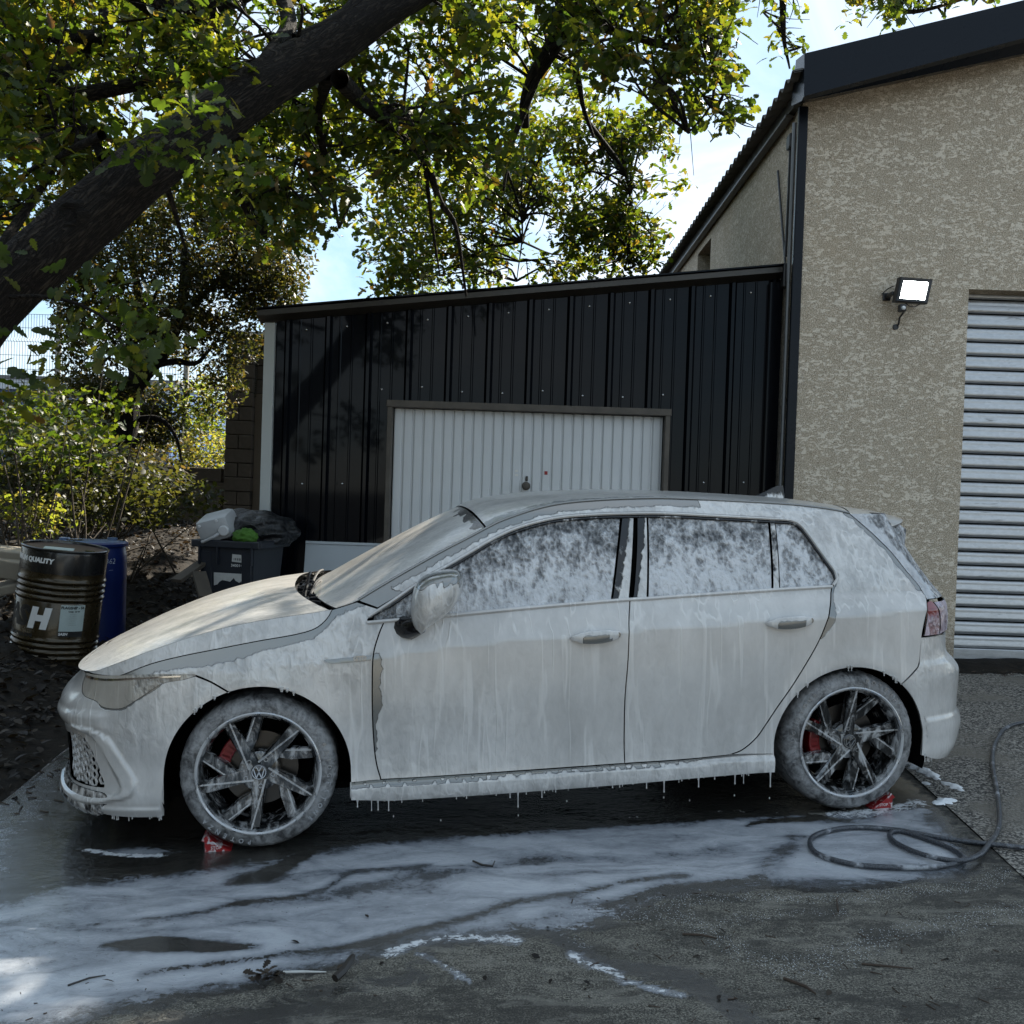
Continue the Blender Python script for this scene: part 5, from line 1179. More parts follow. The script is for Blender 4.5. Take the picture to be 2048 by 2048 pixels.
    MB().lathe([(.0001, .13), (.21, .13)], 24, axis='Y').build('brake_shield', 'dark_void', w, fix=False)
    return w
wheel(0, -1, 0., .868, R(-1)); wheel(2.626, -1, R(-35), .868)
wheel(0, 1, 0., .868, R(-1)); wheel(2.626, 1, R(-35), .868)
# ---------------------------------------------------------------- drums
plain('drum_gold', (.040, .028, .012), .28, .5, var=.3, scale=4, coat=.3); plain('drum_black', (.010, .010, .010), .25, 0, var=.3, coat=.3); plain('drum_lid_rust', (.075, .045, .035), .5, .2, var=.5, scale=7)
plain('print_white', (.72, .72, .70), .5); plain('print_black', (.012, .012, .012), .45); plain('drum_blue', (.006, .018, .11), .38, 0, var=.15, scale=5); plain('drum_blue_lid', (.075, .12, .21), .45, 0, var=.3, scale=7)
plain('label_paper', (.40, .47, .45), .6, var=.15, scale=18); plain('marker_white', (.55, .6, .65), .6)
def wrap(o, r, th0, z0):
    for v in o.data.vertices:
        th = th0 + v.co.x/r; d = r + v.co.z; z = z0+v.co.y; v.co = (d*math.sin(th), -d*math.cos(th), z)
def wtext(name, s, size, mat, parent, r, th, z, shear=.12, bold=.004, sp=1.):
    o = text_mesh(name, s, size, mat, parent, Matrix.Identity(4), .0008, shear, bold, 'CENTER', sp)
    bm = bmesh.new(); bm.from_mesh(o.data); bmesh.ops.subdivide_edges(bm, edges=[e for e in bm.edges if e.calc_length() > .03], cuts=2); bm.to_mesh(o.data); bm.free()
    wrap(o, r, th, z); return o
def drum_oil():
    Y = 7.15; top = atY(132, 1092, Y); H = .90; r = .292
    tilt = Matrix.Rotation(R(6.0), 4, 'Y') @ Matrix.Rotation(R(1.5), 4, 'X')
    base = Vector(top) - (tilt.to_3x3() @ Vector((0, 0, H)))
    d = empty('oil_drum', base, 'leaning black and gold steel oil drum with white and black printing', 'drum'); d.rotation_euler = tilt.to_euler()
    pr = [(r-.02, .0), (r, .005), (r, .035)]; 
    def hoops(z0, n, pitch=.042):
        out = []
        for i in range(n):
            for k in range(6): out.append((r+.009*math.sin(math.pi*k/6*1.0)**2 if k else r-.003, z0+pitch*(i+k/6)))
        return out
    low = [(r, .02), (r+.006, .0), (r+.006, .012), (r, .02)]
    body = [(r, .012), (r, .10)] + hoops(.10, 4) + [(r, .275), (r, .52)] + hoops(.525, 4) + [(r, .70), (r, .728)]
    MB().lathe(body, 64, cap=False).build('drum_body', 'drum_gold', d)
    MB().lathe([(r+.0006, .728), (r+.0006, H-.03), (r-.002, H-.018)], 64, cap=False).build('drum_top_band', 'drum_black', d)
    MB().lathe([(r-.002, H-.018), (r+.006, H-.014), (r+.007, H-.002), (r, H+.003), (r-.007, H-.003), (r-.009, H-.018)], 64, cap=False).build('drum_chime', 'drum_black', d)
    lid = MB().lathe([(r-.009, H-.018), (r-.03, H-.020), (.0001, H-.017)], 64, cap=False).build('drum_lid', 'drum_lid_rust', d)
    MB().lathe([(.034, H-.017), (.034, H-.006), (.0001, H-.006)], 18, (.20, -.05, 0), cap=False).build('bung', 'drum_black', lid)
    MB().box((-.02, -.06, H-.0165), (.20, .13, .002), rot=.35).build('lid_label', 'label_paper', lid)
    wtext('premium_lettering', 'PREMIUM QUALITY', .047, 'print_white', d, r+.001, R(-29), .815, .1, .0026, 1.0)
    wtext('brand_lettering', 'SAS', .19, 'print_black', d, r+.001, R(-46), .405, .18, .012, .92); wtext('brand_lettering', 'H', .19, 'print_white', d, r+.001, R(-2), .400, .18, .014)
    wtext('lubricants_lettering', 'LUBRICANTS', .050, 'print_black', d, r+.001, R(-36), .268, .12, .003)
    lb = MB(); n = 8; 
    def patch_(th0, th1, z0, z1, off, mat, name, par):
        V = []; 
        for z in (z0, z1):
            for i in range(n+1): th = th0+(th1-th0)*i/n; V.append(((r+off)*math.sin(th), -(r+off)*math.cos(th), z))
        return MB().add(V, [(i, i+1, n+2+i, n+1+i) for i in range(n)]).build(name, mat, par)
    L = patch_(R(27), R(60), .325, .515, .0012, 'label_paper', 'product_label', d); patch_(R(27), R(60), .285, .324, .0012, 'print_black', 'label_footer', L)
    wtext('label_title', 'FLAGSHIP - S4', .026, 'print_black', L, r+.0016, R(43), .495, 0, .001); wtext('label_text', 'CGSJ  10 W', .016, 'print_black', L, r+.0016, R(45), .468, 0, .0005)
    for i in range(6): wtext('label_text', '.'.join(['-'*random.randint(3, 8) for _ in range(2)]) if False else '~~~~~~~~~~'[:6+i % 3], .012, 'print_black', L, r+.0016, R(44), .448-.015*i, 0, 0)
    wtext('label_brand', 'SASH', .026, 'print_white', L, r+.002, R(33), .305, .15, .001)
    return d
drum_oil()
def drum_blue():
    Y = 7.95; top = atY(178, 1078, Y); H = .94; r = .292; g = top[2]-H
    d = empty('blue_drum', (top[0], Y, g), 'blue plastic drum with a pale lid standing behind the oil drum', 'drum')
    MB().lathe([(r-.03, 0), (r-.005, .03), (r, .10), (r+.004, .30), (r+.002, .32), (r+.002, .60), (r+.004, .62), (r, .80), (r-.012, .885), (r-.016, .89)], 56, cap=False).build('drum_body', 'drum_blue', d)
    MB().lathe([(r-.016, .885), (r+.008, .890), (r+.010, .912), (r-.004, .925)], 56, cap=False).build('drum_rim', 'drum_blue', d)
    lid = MB().lathe([(r-.004, .922), (r-.05, .915), (r-.07, .93), (.0001, .936)], 56, cap=False).build('drum_lid', 'drum_blue_lid', d)
    for a in (.6, 3.6): MB().lathe([(.04, .93), (.04, .952), (.0001, .952)], 20, (.18*math.cos(a), .18*math.sin(a), 0), cap=False).build('bung', 'drum_blue_lid', lid)
    MB().box((-.06, -.11, .935), (.12, .06, .012), rot=.1).build('lid_sticker', 'drum_black', lid)
    wtext('marker_writing', '362', .062, 'marker_white', d, r+.0025, R(57), .775, .1, -.0012); wtext('marker_writing', '_', .075, 'marker_white', d, r+.0025, R(58), .735, 0, -.001)
drum_blue()
# ---------------------------------------------------------------- wheelie bin and rubbish on it
plain('bin_plastic', (.014, .017, .024), .45, 0, var=.3, scale=4, bump=.2, bscale=90); plain('paper_sticker', (.45, .45, .43), .65, var=.2, scale=30)
plain('jerrycan_plastic', (.36, .37, .38), .38, 0, var=.06, scale=5); plain('cap_plastic', (.55, .56, .57), .4); plain('green_cloth', (.045, .13, .010), .75, var=.35, scale=12)
def bag_mat():
    t = NT('black_bin_bag'); v = t.coord('Object'); n = t.noise(v, 9, 5, .6, 1.2); return t.finish(t.pbr((.010, .011, .013), .30, 0, .5, t.bump(n, .9, .04)))
bag_mat()
BINY = 7.62
bl_, br_ = atY(398, 1075, BINY), atY(582, 1075, BINY); BINX = (bl_[0]+br_[0])/2-.02; BINZ = bl_[2]; BG = gz(BINX, BINY)
bin_ = empty('wheelie_bin', (BINX, BINY, BG), 'dark grey wheelie bin with a torn white sticker, overfilled, behind the bonnet', 'bin'); bin_.rotation_euler = (0, 0, R(-12))
BH = BINZ-BG
def frus(w0, d0, w1, d1, z0, z1): return [(-w0/2, -d0/2, z0), (w0/2, -d0/2, z0), (w0/2, d0/2, z0), (-w0/2, d0/2, z0), (-w1/2, -d1/2, z1), (w1/2, -d1/2, z1), (w1/2, d1/2, z1), (-w1/2, d1/2, z1)]
FB = [(0, 1, 5, 4), (1, 2, 6, 5), (2, 3, 7, 6), (3, 0, 4, 7), (0, 3, 2, 1)]
BW, BD = .46, .50
MB().add(frus(BW*.78, BD*.72, BW, BD, .06, BH-.05), FB).build('bin_body', 'bin_plastic', bin_)
MB().box((0, -BD/2-.008, BH-.03), (BW+.10, .045, .055), bev=.008).box((0, BD/2, BH-.03), (BW+.10, .045, .055), bev=.008).box((-BW/2-.03, 0, BH-.03), (.05, BD, .055), bev=.008).box((BW/2+.03, 0, BH-.03), (.05, BD, .055), bev=.008).build('bin_rim', 'bin_plastic', bin_)
for x in (-.21, -.06, .22): MB().box((x, -BD/2-.020, BH-.10), (.010, .028, .17)).build('rim_rib', 'bin_plastic', bin_)
def onfront(x, z): t = (z-.06)/(BH-.11); return -(BD*.72+(BD*.28)*t)/2
for x in (-.165, .165):
    MB().add([(x-.035, onfront(x, .2)-.004, .2), (x+.035, onfront(x, .2)-.004, .2), (x+.035, onfront(x, BH-.09)-.012, BH-.09), (x-.035, onfront(x, BH-.09)-.012, BH-.09)] + [(x-.05, onfront(x, .2)+.01, .2), (x+.05, onfront(x, .2)+.01, .2), (x+.05, onfront(x, BH-.09)+.01, BH-.09), (x-.05, onfront(x, BH-.09)+.01, BH-.09)], [(0, 1, 2, 3), (0, 4, 5, 1), (1, 5, 6, 2), (2, 6, 7, 3), (3, 7, 4, 0)]).build('front_rib', 'bin_plastic', bin_)
for s in (-1, 1): MB().lathe([(.0001, -.02), (.10, -.02), (.10, .02), (.0001, .02)], 24, (s*.17, BD*.40, .10), 'X').build('bin_wheel', 'rubber', bin_)
MB().box((0, BD*.40, .10), (.30, .02, .02)).build('axle', 'steel_grey', bin_)
def fpoly(pts, name, mat, off=.0035):
    V = [(x, onfront(x, z)-off, z) for x, z in pts]; return MB().add(V, [tuple(range(len(V)))]).build(name, mat, bin_)
s0 = BH-.105
fpoly([(.045, s0-.055), (.150, s0-.062), (.153, s0-.003), (.050, s0+.002)], 'barcode_sticker', 'paper_sticker'); 
for i in range(9): fpoly([(.062+.009*i, s0-.045), (.062+.009*i+.003+.003*(i % 2), s0-.045), (.062+.009*i+.003+.003*(i % 2), s0-.027), (.062+.009*i, s0-.027)], 'barcode_bar', 'print_black', .0045)
m4 = basis((.10, onfront(0, s0-.085)-.004, s0-.085), (1, 0, 0), (0, .05, 1)); text_mesh('number_lettering', '34001429', .030, 'print_white', bin_, m4, .0004, spacing=1.05)
torn = [(-.105, -.145), (-.105, -.245), (-.075, -.235), (-.06, -.215), (-.035, -.200), (.0, -.205), (.03, -.21), (.06, -.18), (.075, -.20), (.105, -.215), (.125, -.20), (.145, -.19), (.16, -.245), (.18, -.245), (.18, -.145)]
fpoly([(x, s0+z) for x, z in torn], 'torn_sticker', 'paper_sticker')
def pt_bin(x, y, z): v = bin_.rotation_euler.to_matrix() @ Vector((x, y, z)); return v + Vector((BINX, BINY, BG))
def bag():
    bm = bmesh.new(); bmesh.ops.create_icosphere(bm, subdivisions=5, radius=1)
    for v in bm.verts:
        p = v.co.copy(); n1 = mnoise.noise(p*2.3+Vector((3, 1, 7))); rid = 1-abs(mnoise.noise(p*3.1+Vector((9, 2, 4)))); r2 = 1-abs(mnoise.noise(p*7+Vector((1, 8, 2))))
        k = 1+.20*n1+.10*(rid-.7)+.05*(r2-.7); pk = .55*math.exp(-((p.x+.28)**2+p.y**2)/.06)*max(0, p.z)
        v.co = Vector((p.x*.35*k, p.y*.28*k, max(-.08, p.z*.165*(k+pk*.45))))
    me = bpy.data.meshes.new('bin_bag'); bm.to_mesh(me); bm.free()
    o = link_mesh('bin_bag', me, None, ['black_bin_bag']); me.polygons.foreach_set('use_smooth', [True]*len(me.polygons))
    o.location = pt_bin(.02, .11, BH+.05); tag(o, 'crumpled black rubbish bag heaped on top of the wheelie bin', 'rubbish bag')
bag()
def jerrycan():
    j = empty('jerrycan', pt_bin(-.11, -.24, BH+.075), 'translucent white plastic jerrycan lying on the overfilled bin', 'jerrycan'); j.rotation_euler = (R(62), R(0), R(-2)); j.rotation_euler = (Matrix.Rotation(R(-4), 3, 'Z') @ Matrix.Rotation(R(-16), 3, 'Y') @ Matrix.Rotation(R(16), 3, 'X')).to_euler()
    o = MB().box((0, .10, .0), (.265, .26, .19), bev=.045).build('can_body', 'jerrycan_plastic', j, smooth=True)
    MB().lathe([(.036, .0), (.040, -.006), (.040, -.028), (.034, -.034), (.0001, -.034)], 24, (.085, -.028, -.015), 'Y', cap=False).build('screw_cap', 'cap_plastic', j)
    MB().tube([(-.115, -.026, -.060), (-.09, -.055, -.058), (.0, -.062, -.040), (.035, -.052, -.030), (.05, -.026, -.028)], [.014, .013, .012, .013, .014], 10).build('can_handle', 'jerrycan_plastic', j)
    for x, z in ((-.09, .06), (.05, .07)): MB().lathe([(.012, 0), (.009, -.006), (.0001, -.006)], 12, (x, -.030, z), 'Y', cap=False).build('can_dimple', 'cap_plastic', j)
jerrycan()
def cloth():
    bm = bmesh.new(); bmesh.ops.create_icosphere(bm, subdivisions=4, radius=1)
    for v in bm.verts:
        p = v.co.copy(); k = 1+.28*(1-abs(mnoise.noise(p*2.6+Vector((5, 5, 1))))*2)+.10*mnoise.noise(p*6); v.co = Vector((p.x*.080*k, p.y*.07*k, p.z*.055*k))
    me = bpy.data.meshes.new('green_cloth'); bm.to_mesh(me); bm.free(); o = link_mesh('green_cloth', me, None, ['green_cloth']); me.polygons.foreach_set('use_smooth', [True]*len(me.polygons))
    o.location = pt_bin(.13, -.21, BH+.03); tag(o, 'crumpled lime green bag at the front rim of the bin', 'bag')
cloth()
# ---------------------------------------------------------------- boards and slabs
plain('white_panel', (.36, .39, .41), .35, 0, var=.05, scale=3); plain('old_board', (.05, .04, .03), .8, 0, var=.4, scale=14); plain('pale_stone', (.27, .235, .185), .85, 0, var=.25, scale=9, bump=.5, bscale=60)
q0, q1 = atY(609, 1083, 8.02), atY(760, 1085, 8.02)
pn = empty('white_board', (q0[0]+.6, 7.9, gz(-1.2, 7.9)), 'pale sheet panel with a folded top edge leaning on the shed', 'panel')
hgt = q0[2]-gz(-1.2, 7.9); lean = math.atan2(.18, hgt); pn.rotation_euler = (-lean, 0, 0); hh = hgt/math.cos(lean)
MB().box((0, 0, hh/2), (1.2, .025, hh-.04), bev=.003).build('board_sheet', 'white_panel', pn); MB().box((0, -.004, hh-.012), (1.2, .04, .024), bev=.004).build('board_edge', 'white_panel', pn)
def board(name, a, b, w, th, mat, label, cat):
    a, b = Vector(a), Vector(b); d = b-a; o = MB().box((0, 0, 0), (d.length, w, th), bev=.004).build(name, mat); o.location = (a+b)/2; o.rotation_euler = d.to_track_quat('X', 'Z').to_euler(); tag(o, label, cat)
def bpt(u, v, Y, up=.0):
    p = atY(u, v, Y); return (p[0], p[1], p[2]+up)
board('plank', bpt(352, 1162, 7.2), bpt(415, 1118, 7.5), .10, .03, 'old_board', 'dark weathered plank propped against the left of the bin', 'plank')
board('plank', bpt(398, 1145, 7.15), bpt(412, 1195, 7.0), .10, .03, 'old_board', 'short upright plank offcut at the foot of the bin', 'plank')
for i, (u, v, w, d, h, rz, ry, lb) in enumerate(((14, 1106, .34, .30, .07, .3, .1, 'topmost pale stone slab in the pile left of the oil drum'), (20, 1128, .42, .40, .14, -.1, .12, 'thick pale stone slab in the middle of the pile left of the oil drum'), (25, 1172, .38, .44, .07, .2, -.25, 'lowest pale stone slab, tilted, left of the oil drum'))):
    p = atY(u, v, 7.5); o = MB().box((0, 0, 0), (w, d, h), bev=.012).build('stone_slab', 'pale_stone'); o.location = p; o.rotation_euler = (.08, ry, rz); tag(o, lb, 'stone slab', 'stone slabs by the oil drum')
# ---------------------------------------------------------------- wheel chocks
def chock_mat():
    t = NT('foamy_red_plastic'); v = t.coord('Object'); n = t.noise(v, 38, 4, .6, .6); z = t.n('ShaderNodeSeparateXYZ'); t.link(v, z.inputs[0])
    m = t.smooth(t.math('ADD', n, t.math('MULTIPLY', z.outputs[2], 1.2)), .54, .66); return t.finish(t.pbr(t.mix(m, (.26, .008, .010), (.55, .53, .53)), .4, 0, .5, t.bump(m, .4, .003)))
chock_mat()
CHR = Matrix(CAR_R.tolist())
def chock(xc, flip, label):
    # in car axes: long side along the car, slope rising away from the tyre
    r = empty('wheel_chock', label=label, cat='wheel chock', group='red wheel chocks')
    r.matrix_world = CM @ Matrix.Translation((xc, -.80, 0)) @ Matrix.Rotation(math.pi if flip else 0, 4, 'Z')
    pr = [(.0, .0), (-.105, .0), (-.105, .042), (-.118, .048), (-.098, .068), (-.072, .042), (-.035, .018)]
    MB().prism(pr, -.06, .06, 'XZ').build('chock_body', 'foamy_red_plastic', r)
    for k in (0, 1): MB().box((-.107, -.035+.07*k, .022), (.006, .04, .03)).build('chock_recess', 'drum_black', r)
    yy = .0615 if flip else -.0615
    m4 = basis((-.060, yy, .016), (-1, 0, 0) if flip else (1, 0, 0), (0, 0, 1)); text_mesh('chock_lettering', 'STOP', .018, 'print_white', r, m4, .0004)
chock(-.115, False, 'red foam-splashed wheel chock under the front tyre'); chock(2.626+.115, True, 'red wheel chock behind the rear tyre')
# ---------------------------------------------------------------- hose
HOSE = [(2.75,3.80),(2.146,3.973),(1.898,4.06),(1.679,4.182),(1.503,4.202),(1.34,4.123),(1.278,4.006),(1.291,3.895),(1.406,3.80),(1.606,3.775),(1.76,3.80),(1.845,3.86),(1.845,3.96),(1.78,4.08),(1.71,4.165),(1.655,4.13),(1.640,4.03),(1.70,3.89),(1.80,3.815),(1.90,3.86),(2.003,3.985),(2.177,4.242),(2.374,4.662),(2.604,5.173),(2.828,5.58),(3.10,5.92),(3.6,6.15)]
def hose_mat():
    t = NT('braided_hose'); v = t.coord('Object'); n = t.noise(v, 60, 3); f = t.noise(v, 11, 4); w = t.vor(v, 160, 'F1')
    c = t.mix(t.smooth(w, .3, .6), (.012, .013, .016), (.05, .055, .065)); c = t.mix(t.math('MULTIPLY', t.smooth(f, .55, .68), .55), c, (.5, .52, .55)); return t.finish(t.pbr(c, .32, 0, .5, t.bump(t.math('ADD', w, n), .35, .003)))
hose_mat()
hp = cr(HOSE, .03); HP = []
for i, (x, y) in enumerate(hp):
    cross = 0.012*math.exp(-((i-len(hp)*.52)/7)**2)+.012*math.exp(-((i-len(hp)*.66)/8)**2); HP.append((x, y, gz(x, y)+.0125+cross))
hs_ = empty('pressure_hose', (HP[0][0], HP[0][1], gz(*HP[0][:2])), 'black high pressure hose looped on the concrete and trailing off to the right', 'hose')
o = MB().tube(HP, .0105, 10).build('hose_line', 'braided_hose', hs_); o.matrix_parent_inverse = Matrix.Translation(hs_.location).inverted()
# ---------------------------------------------------------------- foam heaps on the asphalt, twigs and wet leaves
def white_foam():
    t = NT('thick_white_foam'); v = t.coord('Object'); n = t.noise(v, 26, 4); w = t.vor(v, 70, 'F1'); return t.finish(t.pbr(t.mix(n, (.66, .68, .70), (.80, .80, .80)), .5, 0, .4, t.bump(t.math('ADD', n, w), .5, .006)))
white_foam()
def heap(path, w, h, label):
    P = np.array(cr(path, .02)); V = []; F = []; m = 9; n = len(P)
    for i, (x, y) in enumerate(P):
        t = P[min(i+1, n-1)]-P[max(i-1, 0)]; t = t/np.linalg.norm(t); s = np.array([-t[1], t[0]]); env = math.sin(math.pi*(i+.25)/(n-.5))**.5; ww = w*env*(1+.35*math.sin(i*1.7)+.2*math.sin(i*3.9))
        for k in range(m):
            a = -1+2*k/(m-1); q = P[i]+s*a*ww; V.append((q[0], q[1], gz(*q)-.003+h*env*(1-a*a)*(1+.5*mnoise.noise(Vector((q[0]*40, q[1]*40, 1))))))
    F = [(i*m+k, i*m+k+1, (i+1)*m+k+1, (i+1)*m+k) for i in range(n-1) for k in range(m-1)]
    o = mesh_np('foam_heap', V, F, 'thick_white_foam', None, True); tag(o, label, 'foam', 'foam heaps on the asphalt')
heap([(2.13, 5.20), (2.19, 5.03), (2.20, 4.90)], .035, .018, 'long white foam heap on the asphalt behind the rear wheel'); heap([(2.20, 4.87), (2.23, 4.79), (2.24, 4.72)], .026, .014, 'white foam blob at the lower end of the long heap on the asphalt')
heap([(2.02, 4.53), (2.08, 4.58), (2.15, 4.60)], .035, .014, 'white foam tongue crossing the joint between slab and asphalt'); heap([(2.10, 4.86), (2.13, 4.83)], .018, .008, 'smallest foam blob between the rear wheel and the asphalt')
plain('twig_bark', (.045, .030, .020), .85, 0, var=.4, scale=30); plain('dead_leaf', (.060, .046, .018), .7, 0, var=.5, scale=20); plain('wet_wood', (.018, .014, .011), .45, 0, var=.4, scale=30)
def stick(name, pts, r, label, mat='twig_bark'):
    P = [(x, y, gz(x, y)+r+h) for x, y, h in pts]; o = MB().tube(P, [r]*(len(P)-1)+[r*.5], 6).build(name, mat); tag(o, label, 'twig', 'twigs lying on the concrete')
stick('twig', [(-.11, 3.86, .004), (-.07, 3.83, 0), (-.03, 3.82, 0), (-.022, 3.84, .012)], .004, 'bent twig lying in the foam in front of the sill', 'wet_wood')
stick('twig', [(-.66, 2.985, .01), (-.60, 2.995, .006), (-.53, 3.005, .0)], .004, 'straight pale twig beside the clump of wet leaves', 'paper_sticker')
stick('twig', [(-1.30, 2.93, 0), (-1.25, 2.965, .004), (-1.21, 2.99, 0)], .003, 'thin twig at the lower left in the foam', 'wet_wood')
stick('twig', [(.62, 3.25, 0), (.68, 3.235, .004), (.73, 3.22, 0)], .004, 'dark twig in the middle of the dry concrete'); stick('twig', [(.88, 2.96, 0), (.93, 2.90, .006), (.95, 2.87, 0)], .005, 'thick short twig low on the right of the concrete')
stick('twig', [(1.15, 3.05, 0), (1.22, 3.03, .003), (1.30, 3.02, 0)], .0035, 'slim twig right of the thick short one'); stick('twig', [(1.20, 3.42, 0), (1.22, 3.50, .004), (1.24, 3.54, 0)], .003, 'curved twig near the hose coil')
stick('bark_piece', [(-.49, 2.93, .01), (-.47, 2.965, .016), (-.455, 3.0, .03), (-.45, 3.02, .036)], .013, 'dark rotten wood piece standing in the foam edge', 'wet_wood')
def litter():
    mb = MB()
    for i in range(260):
        x = random.uniform(.2, 2.0) if random.random() < .75 else random.uniform(-2.2, .2); y = random.uniform(2.35, 3.6) if x > .2 else random.uniform(2.3, 3.0)
        a = random.uniform(0, 6.28); L = random.choice((.006, .01, .012, .02, .035)); r = random.uniform(.0009, .0022)
        mb.tube([(x+L*math.cos(a)*t, y+L*math.sin(a)*t, gz(x, y)+r*.8) for t in (-.5, 0, .5)], r, 4)
    for i in range(110):
        x = random.uniform(2.15, 5); y = random.uniform(7.35, 7.72); a = random.uniform(0, 6.28); L = random.uniform(.02, .06); mb.tube([(x+L*math.cos(a)*t, y+L*math.sin(a)*t*.5, gz(x, y)+.004+.01*random.random()) for t in (-.5, 0, .5)], .003, 4)
    for i in range(60):
        x = -2.35+random.gauss(0, .12); y = random.uniform(3.2, 5.7); a = random.uniform(0, 6.28); L = random.uniform(.02, .07); mb.tube([(x+L*math.cos(a)*t, y+L*math.sin(a)*t, gz(x, y)+.004) for t in (-.5, 0, .5)], .003, 4)
    o = mb.build('twig_litter', 'twig_bark', smooth=False, fix=False); o['kind'] = 'stuff'; tag(o, 'small bits of twig scattered over the concrete', 'litter')
litter()
# grime strip in front of the roller door
V = []; xs_ = np.linspace(DX0-.4, 8, 60); rnd = np.random.default_rng(3)
yf = WY-.22-.12*rnd.random(60)
Vd = np.concatenate([np.stack([xs_, yf, gz(xs_, yf)+.001], -1), np.stack([xs_, np.full(60, WY-.05), gz(xs_, WY-.05)+.035+.015*rnd.random(60)], -1), np.stack([xs_, np.full(60, WY+.19), gz(xs_, WY)+.03+.015*rnd.random(60)], -1)])
F = [(j*60+i, j*60+i+1, (j+1)*60+i+1, (j+1)*60+i) for j in range(2) for i in range(59)]
o = mesh_np('silt_strip', Vd, F, 'leaf_litter_soil', None, True); o['kind'] = 'structure'
# ---------------------------------------------------------------- vegetation
def bark_mat(name, a, b, sc=1.):
    t = NT(name); al, ar = t.attr('along'), t.attr('around')
    def vec(k): c = t.n('ShaderNodeCombineXYZ'); t.link(t.math('MULTIPLY', al, k), c.inputs[0]); t.link(ar, c.inputs[1]); return c.outputs[0]
    n1 = t.noise(vec(.22), 30*sc, 4, .6, 1.4); n2 = t.noise(vec(.5), 75*sc, 4, .65, .8); n3 = t.noise(vec(1.), 7, 3)
    rid = t.math('SUBTRACT', 1., t.math('MULTIPLY', t.math('ABSOLUTE', t.math('SUBTRACT', n1, .5)), 5.5), clamp=True)
    h = t.math('ADD', t.math('MULTIPLY', t.math('SUBTRACT', 1., rid), .75), t.math('MULTIPLY', n2, .5))
    col = t.mix(t.smooth(h, .25, 1.), a, b); col = t.mix(t.math('MULTIPLY', n3, .4), col, a); return t.finish(t.pbr(col, .9, 0, .2, t.bump(h, 1., .035)))
bark_mat('oak_bark', (.009, .007, .006), (.060, .049, .038)); bark_mat('dark_bark', (.012, .010, .008), (.045, .037, .030), 1.6)
def leaf_mat(name, cols, trans, gloss=.46, mixf=.45):
    t = NT(name); r = t.attr('rnd'); c = t.ramp(r, cols); tr = t.ramp(r, trans)
    p = t.pbr(c, gloss, 0, .30); tl = t.n('ShaderNodeBsdfTranslucent'); t.link(tr, tl.inputs['Color']); m = t.n('ShaderNodeMixShader'); m.inputs[0].default_value = mixf
    t.link(p.outputs[0], m.inputs[1]); t.link(tl.outputs[0], m.inputs[2]); return t.finish(m)
leaf_mat('oak_leaf', [(0, (.018, .032, .010)), (.6, (.030, .046, .012)), (.9, (.055, .058, .015)), (1, (.06, .036, .015))], [(0, (.08, .14, .010)), (.55, (.18, .22, .012)), (.9, (.33, .30, .018)), (1, (.24, .12, .02))])
leaf_mat('holm_leaf', [(0, (.012, .017, .008)), (.7, (.026, .028, .012)), (1, (.05, .034, .016))], [(0, (.06, .08, .012)), (.7, (.15, .14, .02)), (1, (.24, .15, .03))], .50, .35)
leaf_mat('shrub_leaf', [(0, (.022, .040, .010)), (.6, (.045, .066, .014)), (1, (.09, .075, .022))], [(0, (.16, .24, .02)), (.6, (.32, .36, .03)), (1, (.42, .33, .06))], .5, .5)
leaf_mat('fallen_leaf', [(0, (.007, .005, .004)), (.65, (.017, .012, .008)), (.96, (.055, .041, .028)), (1, (.02, .022, .008))], [(0, (.05, .03, .02)), (1, (.12, .08, .03))], .6, .15)
def oak_outline():
    L = [(0, 0), (.025, .10), (.10, .17), (.13, .23), (.08, .31), (.17, .37), (.20, .44), (.12, .52), (.24, .59), (.26, .67), (.16, .73), (.21, .83), (.15, .92), (0, 1.0)]
    P = L + [(-x, y) for x, y in L[1:-1]][::-1]; return np.array(P)
OAK = oak_outline()
def leaf_shape(kind):
    if kind == 'oak':
        P = OAK; V = np.concatenate([np.stack([P[:, 0], P[:, 1], .10*np.abs(P[:, 0])*2-.12*(P[:, 1]-.5)**2], -1), [[0, .5, 0]]]); n = len(P); F = np.array([(i, (i+1) % n, n) for i in range(n)]); return V, F
    if kind == 'small':
        V = np.array([(0, 0, 0), (.23, .45, .05), (0, 1, -.03), (-.23, .45, .05)], float); return V, np.array([(0, 1, 2), (0, 2, 3)])
    V = np.array([(0, 0, 0), (.22, .25, .05), (.26, .6, .04), (0, 1, -.06), (-.26, .6, .04), (-.22, .25, .05), (0, .5, 0)], float); return V, np.array([(i, (i+1) % 6, 6) for i in range(6)])
